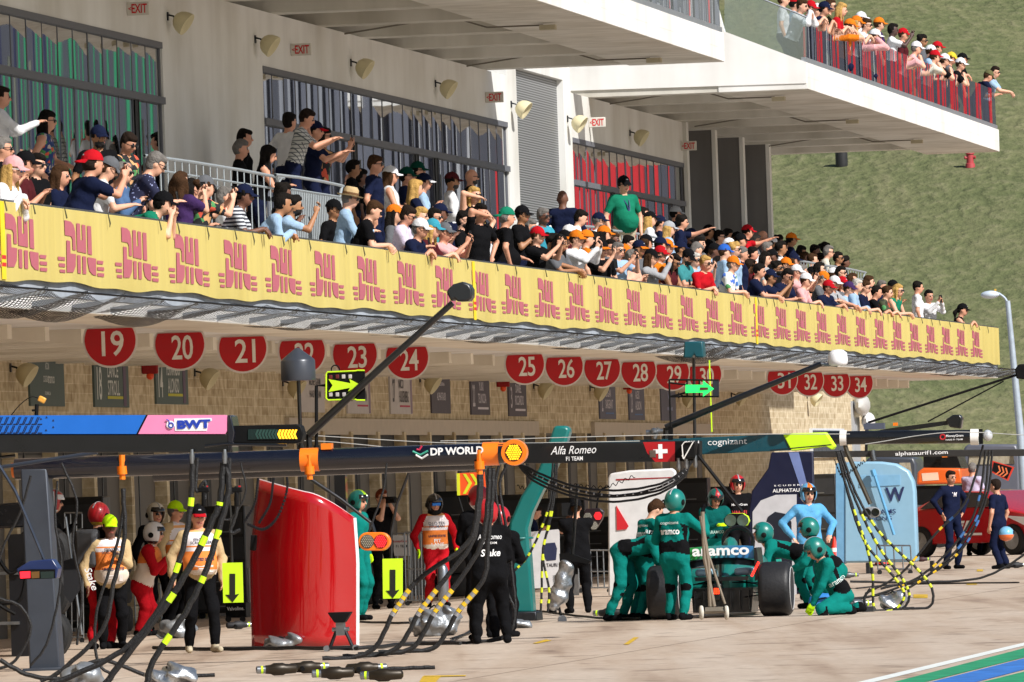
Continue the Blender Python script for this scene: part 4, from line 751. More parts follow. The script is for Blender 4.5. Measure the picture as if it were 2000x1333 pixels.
G1 = '''
5 267 20.9 0 R blk gs - 1 s b|grey haired man in sunglasses cut by the left edge of the frame
26 303 20.35 -20 R wht yl cap:pnk 2 l a|blonde woman in pale pink cap and white sweater leaning on the rail
50 293 20.8 -10 R mrn ds cap:blk 0 s b|person in black cap and maroon shirt behind the pink cap woman
2 168 22.8 10 F wht ds - 0 l b|tall man in loose white shirt reaching out a cup, far left
92 216 23.3 -5 h dress kl - 1 n b|long haired woman in blue patterned dress by the left windows
192 243 21.7 -60 D blk ks cap:nvy 0 s c|bearded man in navy cap and black jacket facing the camera
250 259 21.5 -35 D floral ds - 1 s b hp=25|dark haired man in sunglasses and dark floral shirt looking down
181 291 20.45 25 P+ nvy ds bcap:red 0 s b lean=28 S=1.16 fat=.4|broad man in red cap and navy tee holding up a phone
212 304 20.85 5 p wht bs cap:gry 1 s a|person in grey blue cap with yellow tinted glasses and white tee
241 316 20.9 -15 R dnm gs - 1 l a|man in sunglasses and denim shirt behind the broad man
303 297 20.55 15 p+ dotted gs - 1 s a lean=35 S=1.14|grey haired man in dark blue dotted shirt bending forward
319 372 20.0 -4 L grn ks cap:blk 0 s a|boy in black cap and green shirt folded far over the rail
352 335 20.6 50 P+ prp bl - 0 s a|woman with long brown hair and purple top aiming a phone
372 350 20.8 10 p ppk kl - 1 s b|dark haired woman in sunglasses with pale top between phones
401 341 20.45 30 P+ floral bb cap:gry 0 s a lean=18|woman in dark grey cap and floral blouse holding up a phone
477 358 20.5 -5 R striped ks cap:nvy 0 s d lean=30|man in navy cap and striped tee bending over the rail
478 252 23.6 5 D blk ks - 0 l b pants=blk|tall dark haired man in black suit against the white wall
470 273 23.3 0 D blk gs - 0 l b pants=blk|shorter balding man in black suit with white collar
524 283 22.5 5 p+ blk kl - 0 n b hp=20|long haired woman in black strap top reading her phone
565 220 22.8 45 u wht ks - 0 s b pants=nvy|man in white tee seen from behind the plaid shirt man
599 213 22.35 -5 F plaid ds - 0 s b lean=16 hp=20 pants=nvy|man in pale plaid shirt reaching forward with his phone
616 235 22.6 -8 F nvy ks cap:nvy:red 0 s b pants=nvy|man in navy and red cap with pink pass on his chest
633 249 22.7 -5 P+ floral kl - 1 s b|woman in sunglasses and patterned dress photographing beside the plaid man
553 358 20.9 15 R blk kc - 0 s d|man with curly black hair behind the light blue shirt
553 377 20.35 5 R lbl ks - 0 l c lean=42|man in light blue shirt leaning low with phone over the rail
574 381 20.5 -5 u+ lbl kc - 0 s c lean=26|bearded man with glasses raising a phone beside the light blue shirt
684 368 20.5 0 p lbl gs straw:tan 1 l a hp=12|man in straw hat and pale blue shirt holding a small camera
730 392 20.45 0 R blk bs - 0 s a hp=30|young man with tousled brown hair and black tee looking down
733 303 22.5 -12 D nvy bs - 1 s b S=1.12|man in navy polo and blue sunglasses in the shade
763 323 22.4 0 X wht bl cap:wht 0 n b|woman in white patterned cap and white sleeveless top, arms crossed
795 325 22.7 -10 X nvy ks cap:dgn 1 s b|man in dark green cap with crossed arms behind the white top
816 314 23.2 -10 D blk ks cap:dgn 1 s b|man in green cap standing at the back by the windows
828 337 22.5 0 c lbl ks cap:nvy:wht 0 s b|man in navy and white cap and pale blue shirt with drink
812 350 22.2 10 X nvy yl - 0 s a|blonde woman in navy tee with crossed arms in the shade
883 335 22.5 5 d wht ks cap:mrn 0 l c|bearded man in dark cap and white shirt with blue lanyard
921 330 23.2 10 D blk n - 1 s b|bald bearded man in sunglasses before the windows
690 312 23.7 0 D blk ks - 0 s c|shadowed person in black by the dark door, nearer
704 330 23.7 10 D blk ks - 0 s d|shadowed person in black by the dark door, farther
796 402 20.45 -12 p+ ppk ds - 1 s b hp=22|man in sunglasses and pinkish white shirt looking at his phone
821 405 20.9 -20 D gry ys - 0 s a|fair haired man behind the white cap
848 407 20.9 -15 R teal ks - 1 s b|dark haired man in sunglasses behind the turquoise cap
821 425 20.4 -20 R nvy gs cap:wht 1 s b lean=26|man in white cap and navy polo with hands over the rail
845 426 20.55 -15 R mrn yl cap:trq 0 s a|blonde woman in turquoise cap at the rail
868 433 20.6 -25 P+ pnk bs cap:gry 1 s b|person in grey cap and pink shirt lifting a phone
926 364 21.3 -50 B blk yl - 1 n a|blonde woman in black blouse shading her eyes
938 398 20.7 -40 B blk ks - 0 s b S=1.12|tall man in black printed tee shading his eyes, hand on hip
990 403 20.5 15 h blk gs bcap:grn 0 s b fat=.6 S=1.12 lean=10|heavy man in bright green cap and black tee
1020 400 20.9 -20 c blk ks cap:blk 1 s c|man in black cap and dark tee beside the green cap
1061 406 20.8 -40 h trq gs - 1 s d|grey haired man in turquoise tee and sunglasses
1098 371 22.3 85 D nvy n - 0 l d S=1.15 fat=.3|large bald man in dark suit seen from behind
1050 441 20.4 -28 P+ blk bs cap:red 0 s a|young man in red cap and black tee holding a yellow phone
1079 456 20.7 -30 R blk kc - 0 s c|girl with dark curls behind the yellow phone
1095 458 20.55 -35 R gry kl - 0 s c|girl with long dark hair in grey tee at the rail
1103 448 20.9 -45 D blk bs cap:blk:org 1 s a|person in black cap with orange brim next to the girls
1126 448 20.4 -28 P+ wht bs cap:org 1 l a|man in orange cap and white long sleeved shirt taking a picture
1146 448 20.9 10 D org bs bcap:org 0 s a|person in bright orange cap and orange shirt turned away
1134 410 21.6 0 p wht ks - 0 s a hp=20|dark haired man in white and blue tee behind the orange caps
1170 414 21.6 -15 D wht gs cap:nvy 1 s a|grey bearded man in navy cap and white tee
1218 342 21.95 -60 D grn ds cap:blk 1 s a fat=.6 S=1.17 pants=khk|large man in green polo and beige trousers towering over the crowd|lan
1175 468 20.4 -50 u+ blk bs cap:blk:org 1 s a|man in black cap with orange brim and black tee lifting a phone
1191 468 20.8 -40 D gry ks - 1 s b|dark haired person behind the black and orange cap
1207 473 20.5 -45 P+ lbl gs - 1 s a|balding man in sunglasses and light blue shirt with phone
1220 476 20.7 -50 D org gs cap:org 1 s a|bearded man in orange cap and orange shirt behind raised phones
1234 487 20.4 -30 c peach gs - 1 l a|man in peach shirt drinking at the rail
1248 468 20.8 -30 D gry ks cap:nvy:org 0 s c|person in navy cap with orange brim among the crowd
1272 485 20.4 -18 u lgr bl cap:blk 1 l a|woman in black cap and pale long sleeved top, hand to face
1290 479 20.7 -28 D org bs cap:red 1 s a|man in red cap and orange shirt behind the pale top
1270 412 22.6 5 D wht yl cap:blk 0 l a|woman with long blond hair, black cap and white blouse in the shade
1257 405 23.2 0 D blk ks - 0 s b|dark haired person beside the green polo man
1289 420 22.9 10 D nvy ks cap:nvy 0 s b|person in navy cap behind the white blouse
1320 402 23.2 5 D nvy ks cap:lgr 0 s b|person in pale blue cap before the far windows
1307 431 22.4 5 D lbl yl cap:lgr 0 s a|blonde woman in pale cap standing below the far windows
1332 420 22.3 5 T nvy kc - 0 s b|curly haired man in navy tee holding out a hand
1290 462 21.4 10 D gry ks cap:nvy 0 s b|person in navy cap just behind the red cap
1316 496 20.45 -25 p+ mrn kl - 1 n c|woman with long black hair and sunglasses checking a phone
1343 485 20.5 -30 p teal ks cap:blk 0 s b|bearded man in black cap and teal tee holding a drink
1360 474 21.0 20 R lbl gs - 0 s a lean=50 hp=30|man in light blue tee bending away, bald spot showing
1357 493 20.6 -35 P+ lbl ws - 1 s a|white haired man in light blue tee with phone in front of face
1378 499 20.4 -38 R red ys - 1 s a|short haired blonde woman in red team polo
1415 476 21.0 15 D lbl bs cap:blu 0 l a|man in blue cap and pale shirt turned towards the hill
1435 473 21.2 -20 D lbl yc - 1 s a|man with tousled blond hair and sunglasses
1432 499 20.45 -18 R bright gs cap:org 1 s a fat=.4|man in orange cap and bright flowered shirt
1460 438 22.3 10 T red ks cap:red 0 s b|man in red team cap and shirt pointing with stretched arm
1470 482 21.6 0 D red ks - 0 s b|child in red shirt in front of the pointing man
1447 455 21.9 10 D blk ks cap:blk 0 s b|person in black cap left of the pointing man
1525 471 21.8 5 D wht ks - 0 l c S=1.12|man in loose white shirt bending over, seen from the back
1498 472 21.9 10 D lgr gs - 0 l b|grey haired man in pale shirt left of the white shirt
1546 454 22.5 5 D nvy ks cap:org 0 s c|man in orange cap standing in shade at the rear
1385 438 22.9 10 D blk ks cap:blk 0 s c|man in black in deep shade beside the palm
1421 447 23 0 D nvy ks - 0 s c|dark haired man in navy in the shade of the colonnade
1490 450 22.9 5 D gry n - 0 s b|bald man in the shade behind the red team shirts
1520 460 23 0 D blk kc - 0 s d|person with big dark hair in the shade
1565 480 22.9 0 D blk kl - 0 s c|dark haired woman in black near the far end of the rear tier
1592 478 22.9 0 D blk ks - 0 s d|man in black near the far end of the rear tier
1612 473 23.2 0 D blk kb - 0 s d|person with topknot behind the man in the off white polo
1587 495 22.3 5 D lgr bs - 0 s a|boy in pale tee at the rear tier
1618 480 22.2 0 R off gs - 1 s a lean=25 rx=0|man in off white polo leaning on the last barrier
1637 492 22.3 -15 D blk ks - 1 s c|man in sunglasses right of the off white polo
1650 500 22.3 0 D blk kc - 0 s d|curly haired man at the end of the rear tier
1483 515 20.6 -10 R nvy ks - 0 s b|person with shaggy dark hair and navy polo, back turned
1505 525 20.4 -20 P+ nvy ks cap:nvy 0 s c fat=.3|man in navy cap and navy tee holding a phone up high
1518 510 20.9 -30 D blk kc - 1 s c|bearded curly haired man with sunglasses in the second row
1537 525 20.45 -35 p nvy ks - 1 s b|dark haired man in navy tee holding a green bottle
1556 516 20.8 -20 P+ pnk gs cap:wht 1 s a|man in white cap and pink shirt photographing
1574 532 20.5 -15 R pnk bs cap:wht 0 s a|person in plain white cap resting both arms on the rail
1607 529 20.4 -12 p+ gry gs cap:org 2 s a fat=.3|man in orange cap, mirror sunglasses and dark grey polo
1618 546 20.55 -30 R nvy bs cap:red 1 s b|man in orange red cap tucked behind the grey polo
1630 538 20.7 -30 R lgr ks cap:wht 1 s b|person in white cap and grey tee with dark glasses
1645 539 20.8 -35 D gry rl cap:red 1 s a|smiling woman with long hair and red cap
1658 549 20.6 -20 R lbl bs cap:prp 1 s a|person in purple cap and light blue shirt
1674 545 20.45 -10 R lbl ws - 0 l a|white haired man in pale blue shirt
1690 548 20.5 -15 R nvy bs - 1 s a|brown haired person in navy tee at the rail
1697 538 20.9 0 D peach bs - 0 s a|tall brown haired young man in the second row
1712 558 20.5 5 R blk ks - 0 s b|person in black tee leaning with bare arms
1733 558 20.45 -12 R camo bs - 0 s a|person in camouflage top at the rail
1754 555 20.5 -25 R grn yl - 1 n a|blonde woman in green top and sunglasses
1793 549 20.4 5 D wht ks - 0 s b|man in white tee with hand on hip sitting by the rail
1814 566 20.3 -55 P+ wht ks - 0 l b|man in white shirt crouching to take a picture
1880 592 20.5 -5 R blk kt cap:blk 0 n b|lone woman in black cap with ponytail at the end of the rail
'''.replace(' rx=0', '')
crowd(G1)
UB = '''
1566 -2 20.5 -20 R wht bs - 0 l a|person in white shirt at the top left of the upper crowd
1552 -8 21 0 D lbl ks cap:red 0 s b|person cut by the top edge on the upper balcony
1583 0 20.6 -25 R nvy bs cap:red 1 s a|person in red cap and navy shirt on the upper balcony
1596 6 20.9 -15 D wht bs cap:wht 0 s a|person in white cap near the top edge of the frame
1610 2 20.5 -10 R nvy ks cap:nvy 0 s b|person in navy cap and navy tee on the upper balcony
1622 -2 20.7 -15 R olv bs - 1 s a|man in olive shirt resting arms on the upper rail
1643 6 20.45 -10 R red yl - 0 s a|blonde woman in red top on the upper balcony
1660 36 20.4 5 R org bs cap:org 0 s a|child in orange cap and shirt, lower of the orange pair
1673 30 20.6 0 R org yl cap:org 0 s a|woman in orange cap and orange shirt on the upper balcony
1682 22 20.9 -15 D wht ks cap:wht 1 s b|person in white cap behind the orange caps
1692 36 20.6 -15 R wht bs - 1 s a|dark haired person in white beside the orange caps
1717 33 20.8 5 D prp bs cap:org 0 s a|tall person in orange cap and purple shirt
1709 56 20.4 -5 R pnk bs cap:wht 1 l a|person in white cap and pink sleeves leaning on the glass
1744 46 20.5 0 P wht ks - 0 s e|man in white tee aiming a camera from the upper balcony
1764 54 20.9 -5 D mrn bs cap:red 0 s b|person in red cap right of the camera man
1790 80 20.4 0 R pnk gs cap:wht 0 s a lean=34|man in white and yellow cap and pink shirt leaning far out
1801 68 20.8 -20 D gry kc - 1 s c|dark haired man in grey tee above the pink shirt
1818 87 20.5 5 R lbl bs cap:wht 0 s a|person in white cap and pale blue shirt
1831 80 20.8 0 D gry bs cap:red 0 s b|person in bright red cap, higher of two
1826 97 20.4 5 R off bs cap:red 0 s a|person in faded red cap, lower of two
1845 104 20.45 0 R blk bs cap:wht 1 s a|woman in white cap and black top on the upper balcony
1858 101 20.7 -10 R gry bs cap:yel 0 s b|person in yellow and purple cap
1876 112 20.4 -10 R blk bs cap:wht 1 s a|person in pale cap and black tee
1880 103 20.9 0 D blk ks cap:blk 0 s b|person in black cap behind the pale cap
1930 136 20.4 20 p nvy bs cap:olv 0 s b lean=34|man in green cap and navy shirt bent over the glass corner
1943 130 20.7 -15 R lbl ds - 1 s a|man in sky blue shirt at the end of the upper balcony
1530 -14 21 0 D wht bs - 0 s a|person in white at the very top edge of the frame
'''
crowd(UB, rail=(19.98, 10.66), bz=9.7)

# further rows, mostly hidden behind the people at the rail
DC = {'blk': 'black', 'nvy': 'navy', 'wht': 'white', 'gry': 'dark grey', 'lbl': 'pale blue', 'mrn': 'maroon', 'org': 'orange', 'lgr': 'light grey'}
rows = []; ALLP = [(float(r.split()[0]), r.split('|')[1]) for r in G1.strip().split('\n')]
FP = [(72, 300), (118, 322), (440, 366), (652, 388), (770, 398), (860, 396), (905, 412), (955, 436), (1036, 428), (1112, 438), (1160, 452), (1198, 454), (1228, 460), (1262, 457), (1303, 466), (1330, 470), (1366, 462), (1396, 474), (1404, 500), (1424, 464), (1450, 482), (1466, 506), (1494, 492), (1508, 486), (1535, 502), (1551, 494), (1566, 516), (1586, 520), (1600, 512), (1628, 522), (1642, 520), (1664, 534), (1722, 548), (1744, 546), (1180, 440), (1350, 445), (1405, 450), (1440, 452), (1475, 458), (1508, 462), (1536, 470), (1570, 492), (1604, 494)]
used = set()
for i, (x, y) in enumerate(FP):
    c = ['blk', 'nvy', 'wht', 'blk', 'gry', 'lbl', 'blk', 'wht', 'nvy', 'mrn', 'lgr', 'blk'][i % 12]; ht = ['-', 'cap:blk', '-', 'cap:wht', '-', 'cap:nvy', '-', '-', 'cap:org', 'cap:blk'][(i * 7) % 10]; hr = ['ks', 'bs', 'kl', 'ds', 'gs', 'bl'][(i * 5) % 6]; D = 22.7 if i > 34 else 21.3 + .3 * (i % 2)
    nb = min(ALLP, key=lambda q: abs(q[0] - x) + (1e3 if q[1] in used else 0)); used.add(nb[1]); hn = '' if ht == '-' else ' and ' + {'blk': 'black', 'wht': 'white', 'nvy': 'navy', 'org': 'orange'}[ht[4:]] + ' cap'
    rows.append(f"{x} {y} {D} {-30 + (i * 17) % 45} {'DcXD'[i % 4]} {c} {hr} {ht} {1 if i % 3 == 0 else 0} s {'abbcad'[i % 6]}|person in {DC[c]} top{hn}, half hidden near the {' '.join(nb[1].split()[:4])}")
crowd('\n'.join(rows))
# ---------------------------------------------------------------- pit equipment
def G(px, py): return lane(gnd(px, py))
def GY(px, Y): return lane(Vector((at(px, 900, Y).x, Y, 0)))
def rectp(fr, x0, y0, x1, y1): return [fr.p(x0, y0), fr.p(x1, y0), fr.p(x1, y1), fr.p(x0, y1)]
def slab(o, fr, name, pts, d0, d1, mt, bevel=0, smooth=38): return MB().prism([fr.p(*q) for q in pts], d0, d1).build(name, mt, o, smooth, bevel)
def lettering(o, fr, st, px, py, wpx, hpx, Yd, mt, shear=0, bold=.015, rot=0, sp=1.0):
    k = F / fr.O.y; c = fr.p(px, py, 0); return text(st, (c.x, c.z), wpx / k, hpx / k if hpx else None, mt, o, bold, shear, Yd, rot, sp=sp)
def pl(fr, pts, dy=0): return [fr.p(a[0], a[1], a[2] if len(a) > 2 else dy) for a in pts]
TXT = M('e8e8e8', .5); NAVB = M('0c0f1c', .22, 0, .15, 3, coat=.6); CARB = M('0e0f11', .3, 0, .2, 6, coat=.4); GRB = M('3c424c', .45, .2, .15, 4)
# DP World gantry with grey post
fr = G(88, 1310); k = F / fr.O.y; o = fr.thing('pit_gantry', 'dark tubular pit gantry with orange clamps on a grey post at the left', 'gantry')
slab(o, fr, 'post', [(40, 915), (92, 915), (118, 1308), (58, 1312)], -.02, .30, GRB, .02); slab(o, fr, 'base_plate', [(50, 1306), (128, 1303), (128, 1312), (50, 1316)], -.2, .5, GRB, .01)
A, B_ = fr.p(30, 917, .1), fr.p(985, 886, .1); MB().tube([A, A.lerp(B_, .5), B_], 21 / k, 20).build('tube', NAVB, o); MB().tube([fr.p(300, 926, .35), fr.p(950, 903, .35)], 15 / k, 16).build('lower_tube', NAVB, o)
MB().tube([fr.p(24, 919, .1), fr.p(38, 918, .1)], 15 / k, 14).build('end_cap', ORG, o)
for a, b_, r in ((588, 624, 23), (944, 975, 23)): MB().tube([fr.p(a, 917 - (a - 30) * .0325, .1), fr.p(b_, 917 - (b_ - 30) * .0325, .1)], r / k, 20).box(fr.p(a + 8, 0).x, fr.p(b_ - 8, 0).x, .02, .18, fr.p(a, 880).z, fr.p(a, 868).z).build('clamp', ORG, o)
MB().tube([fr.p(975, 885, .1), fr.p(1008, 884, .1)], 20 / k, 16).build('arm_end', ORG, o)
for x, y in ((238, 905), (936, 895), (604, 905)): MB().tube([fr.p(x, y - 16, .0), fr.p(x + 1, y + 32, .0)], 6 / k, 8).tube([fr.p(x, y + 6, .0), fr.p(x + 1, y + 22, .0)], 10 / k, 10).build('hose_fitting', ORG, o)
c = fr.p(1005, 884, -.05); MB().lathe([(25 / k, 0), (26 / k, .1), (25 / k, .16), (.0, .16)], c + Vector((0, .1, 0)), (0, -1, 0), 28).build('light_housing', ORG, o); g = MB()
g2 = MB().lathe([(17 / k, 0), (17 / k, .004)], c + Vector((0, -.062, 0)), (0, -1, 0), 24).build('lens', M('3a1c08', .3), o)
for i in range(-3, 4):
    for j in range(-3, 4):
        x, z = (i + .5 * (j % 2)) * 4.6 / k, j * 4.2 / k
        if x * x + z * z < (15.5 / k) ** 2: g.ell(c + Vector((x, -.07, z)), (.011, .006, .011), 8)
g.build('amber_led', M('ffa818', .3, em=2.2), o)
lettering(o, fr, 'DP WORLD', 893, 881, 104, 15, -.025, TXT, 0, .035, .0)
g = MB(); [g.tube([fr.p(x0, y0, -.03), fr.p((x0 + x1) / 2, y1 + 3, -.03), fr.p(x1, y1 - 5, -.03)], 2 / k, 5, m_) for x0, y0, x1, y1, m_ in ((806, 882, 836, 886, 0), (812, 889, 836, 893, 1), (814, 878, 824, 876, 2))]; g.build('logo_stroke', [M('3aa088'), TXT, M('c02048')], o)
# Alfa Romeo gantry
fr = lane(Vector((at(1100, 880, 121.5).x, 121.5, 0))); k = F / 121.5; o = fr.thing('pit_gantry', 'black box section gantry beam with white script and swiss flag', 'gantry')
slab(o, fr, 'beam', [(1010, 866), (1262, 864), (1280, 903), (1010, 906)], 0, .25, CARB, .01); slab(o, fr, 'flag_panel', [(1256, 864), (1318, 863), (1318, 902), (1280, 903), (1264, 885)], -.004, .02, paint('a81018'))
c = fr.p(1290, 882); MB().box(c.x - 4 / k, c.x + 4 / k, -.010, -.005, c.z - 14 / k, c.z + 14 / k).box(c.x - 14 / k, c.x + 14 / k, -.0095, -.005, c.z - 4 / k, c.z + 4 / k).build('cross', TXT, o)
slab(o, fr, 'end_section', [(1262, 863), (1366, 861), (1366, 900), (1281, 903)], .02, .3, BLK, .01); slab(o, fr, 'end_box', [(1334, 864), (1364, 862), (1360, 896), (1340, 897)], -.16, .0, BLK, .02)
MB().tube(pl(fr, [(1334, 896), (1332, 870), (1337, 864), (1354, 863), (1335, 897), (1332, 890)], -.18), 1.3 / k, 6).build('wire_loop', WHT, o)
lettering(o, fr, 'Alfa Romeo', 1120, 879, 90, 16, -.006, TXT, .35, .0); lettering(o, fr, 'F1 TEAM', 1122, 896, 33, 8, -.006, TXT); lettering(o, fr, 'KIN', 1352, 864, 26, 5, .018, TXT)
MB().box(fr.p(1238, 0).x, fr.p(1250, 0).x, -.012, -.004, fr.p(1238, 895).z, fr.p(1238, 881).z).build('plate', metalm('8a7a70'), o)
slab(o, fr, 'inner_beam', [(585, 886), (1012, 870), (1012, 902), (585, 913)], 1.2, 1.4, CARB); MB().box(fr.p(590, 0).x, fr.p(612, 0).x, 1.22, 1.38, 0, fr.p(655, 900).z).build('post', CARB, o)
for x, y in ((1325, 905), (1340, 902), (1358, 900)): MB().tube([fr.p(x, y - 10, -.08), fr.p(x, y + 8, -.08), fr.p(x + 1, y + 14, -.08)], [3 / k, 4.5 / k, 2.5 / k], 8).build('hose_fitting', STEEL, o)
MB().tube(pl(fr, [(1364, 890), (1450, 1000)], -.1), 3.5 / k, 8).build('stay_rod', BLK, o)
# Aston Martin gantry
fr = G(1030, 1213); k = F / fr.O.y; o = fr.thing('pit_gantry', 'teal curved gantry post and beam with a lime green tip', 'gantry')
slab(o, fr, 'post', [(1106, 832), (1113, 840), (1104, 870), (1083, 919), (1060, 958), (1039, 1002), (1031, 1033), (1034, 1082), (1042, 1198), (990, 1198), (992, 1053), (995, 1020), (1017, 970), (1052, 915), (1070, 866), (1082, 832)], 0, .34, TEAL, .08, 60)
slab(o, fr, 'foot', [(982, 1196), (1050, 1194), (1052, 1214), (978, 1216)], -.15, .5, DARKST, .02); MB().ring(fr.p(1012, 1052, .17), (0, 0, 1), .20, .015, 24, 6).build('band', TEAL, o)
slab(o, fr, 'beam', [(1080, 866), (1350, 856), (1530, 848), (1545, 880), (1368, 888), (1100, 890)], .05, .35, M('0c4450', .3, coat=.4), .01)
slab(o, fr, 'tip', [(1528, 847), (1611, 845), (1629, 872), (1624, 879), (1612, 872), (1560, 880), (1545, 881)], .03, .37, LIME, .01); lettering(o, fr, 'cognizant', 1420, 865, 77, 15, .044, TXT, 0, .0)
MB().tube(pl(fr, [(1504, 880), (1624, 869)], -.02), 1.3 / k, 6).build('rod', DARKST, o)
p_ = MB().tube(pl(fr, [(1357, 856), (1355, 700)], .1), 3.2 / k, 8).build('mast', CARB, o); MB().box(fr.p(1358.5, 0).x, fr.p(1361, 0).x, .06, .07, fr.p(1358, 845).z, fr.p(1358, 705).z).build('stripe', LIME, p_)
slab(o, fr, 'camera_box', [(1338, 668), (1374, 667), (1376, 699), (1360, 699), (1357, 692), (1352, 700), (1336, 700)], -.1, .2, M('0c4a54', .35), .02)
g = MB().tube(pl(fr, [(1278, 857), (1286, 836)], .0), 4 / k, 8).tube(pl(fr, [(1262, 845), (1300, 842)], .0), 5 / k, 10).ell(fr.p(1277, 843, -.02), (.06, .06, .05), 10); g.build('pulley', STEEL, o)
# green arrow sign
fr = GY(1360, 138.2); k = F / 138.2; o = fr.thing('arrow_sign', 'lit green arrow on a black open frame beside the teal mast', 'sign')
g = MB(); [g.tube(pl(fr, q), 2 / k, 6) for q in (((1307, 742), (1404, 743)), ((1309, 775), (1404, 775)), ((1307, 742), (1310, 835)), ((1307, 748), (1340, 752)), ((1310, 775), (1340, 767)), ((1342, 742), (1342, 775)), ((1366, 742), (1366, 775)))]; g.build('frame', BLK, o)
slab(o, fr, 'panel', [(1392, 743), (1404, 743), (1404, 775), (1392, 775)], -.01, .03, M('181c28')); slab(o, fr, 'arrow', [(1340, 752), (1374, 752), (1374, 744), (1395, 760), (1374, 775), (1374, 767), (1340, 768)], -.06, -.02, M('20e060', .5, em=.9)); slab(o, fr, 'marking', [(1368, 757), (1384, 757), (1384, 762), (1368, 763)], -.07, -.06, M('4a2820'))
slab(o, fr, 'post_foot', [(1305, 834), (1314, 834), (1314, 860), (1305, 860)], 0, .05, BLK)
# yellow arrow board
fr = GY(650, 112.2); k = F / 112.2; o = fr.thing('arrow_board', 'black arrow board with lime arrow and round holes under disc 23', 'sign')
slab(o, fr, 'board', [(638, 727), (694, 725), (697, 724), (712, 724), (713, 782), (696, 782), (694, 780), (640, 782), (637, 779), (637, 730)], 0, .04, BLK)
g = MB().tube(pl(fr, [(637, 731), (640, 727), (694, 725), (698, 724), (712, 724)], -.005), 1.6 / k, 5).tube(pl(fr, [(713, 782), (697, 782), (693, 780), (641, 782), (637, 778), (637, 731)], -.005), 1.6 / k, 5).build('edge_strip', LIME, o)
slab(o, fr, 'arrow', [(642, 741), (685, 749), (683, 741), (704, 752), (680, 765), (684, 758), (642, 766), (650, 753)], -.02, -.003, LIME)
for i, (x, y) in enumerate(((646, 737), (659, 736), (671, 736), (684, 736), (646, 771), (659, 771), (672, 771))): c = fr.p(x, y); MB().cbox((c.x, -.006, c.z), (7 / k, .01, 8 / k)).build('hole', M('5c1014') if i < 2 else PWH, o, bevel=.008)
MB().tube(pl(fr, [(640, 753), (618, 754), (618, 870)], .05), 3.5 / k, 8).tube(pl(fr, [(618, 870), (618, 882)], .05), 6 / k, 8).build('pole', BLK, o); MB().ring(fr.p(655, 722, .02), (0, 1, 0), .045, .008, 16, 5).build('cable', BLK, o)
# cone topped drum
fr = GY(585, 112.1); k = F / 112.1; o = fr.thing('antenna_drum', 'dark grey drum with a conical top on a pole', 'antenna'); c = fr.p(583, 744); zt = (744 - 680) / k; r = 34 / k
MB().lathe([(r * .97, 0), (r, .02), (r * .99, 38 / k), (r * .93, 42 / k), (.02, zt), (.001, zt)], c, (0, 0, 1), 32).build('drum', M('3e424a', .35, .2, .1, 4), o, 35); MB().tube([c, fr.p(588, 870)], 4 / k, 10).tube([fr.p(588, 870), fr.p(588, 884)], 6 / k, 10).build('pole', CARB, o)
# camera booms
fr = GY(700, 112.1); k = F / 112.1; o = fr.thing('camera_boom', 'long black boom rising to a rounded camera head before the banner', 'boom'); MB().tube(pl(fr, [(603, 850), (740, 722), (884, 592)]), [8.5 / k, 7 / k, 6 / k], 12).build('arm', CARB, o)
MB().prism(pl(fr, [(877, 566), (887, 556), (905, 551), (918, 556), (924, 566), (924, 582), (916, 589), (896, 590), (890, 584), (884, 590), (874, 572)]), -.1, .16).build('camera_head', M('1c2024', .35, coat=.2), o, 50, .02); MB().tube(pl(fr, [(603, 848), (604, 884)]), 6 / k, 8).build('post', CARB, o)
fr = GY(1450, 138.5); k = F / 138.5; o = fr.thing('camera_boom', 'black boom rising to a white dome below the far banner', 'boom'); MB().tube(pl(fr, [(1300, 836), (1450, 774), (1604, 711)]), [7 / k, 6 / k, 5 / k], 12).build('arm', CARB, o); MB().tube(pl(fr, [(1300, 836), (1300, 858)]), 5 / k, 8).build('post', CARB, o)
c = fr.p(1637, 712); MB().lathe([(13 / k, -.02), (18 / k, 0), (19.5 / k, .05), (18 / k, 22 / k), (11 / k, 28 / k), (.001, 29 / k)], c, (0, 0, 1), 26).build('dome', M('e6e6e8', .3), o, 50); MB().tube(pl(fr, [(1604, 711), (1636, 715)]), 3 / k, 6).build('mount', STEEL, o)
fr = GY(1850, 165); k = F / 165; o = fr.thing('camera_boom', 'thin black boom with stays reaching right across the grass hill', 'boom'); MB().tube(pl(fr, [(1695, 826), (1985, 733)]), 2.4 / k, 8).tube(pl(fr, [(1812, 824), (1960, 745)]), 1.6 / k, 6).build('arm', BLK, o); slab(o, fr, 'camera_head', [(1983, 722), (1990, 712), (2006, 711), (2006, 742), (1986, 740)], -.1, .1, BLK, .02)
g = MB().tube(pl(fr, [(1695, 826), (1692, 850)]), 4 / k, 6).cbox(fr.p(1708, 833), (40 / k, .2, 12 / k)).build('base', M('4a5060', .4), o); MB().tube(pl(fr, [(1692, 850), (1692, 882)]), 3 / k, 6).build('post', BLK, o)
fr = GY(1800, 152); k = F / 152; o = fr.thing('camera_boom', 'black crane arm lying level with an angular head at the right', 'boom'); MB().prism(pl(fr, [(1640, 858), (1730, 838), (1850, 822), (1853, 830), (1740, 846), (1645, 864)]), 0, .12).build('arm', CARB, o); slab(o, fr, 'camera_head', [(1848, 820), (1862, 811), (1876, 810), (1881, 818), (1878, 838), (1856, 835)], -.12, .14, CARB, .02); MB().cbox(fr.p(1749, 829), (9 / k, .05, 6 / k)).build('beacon', ORG, o)
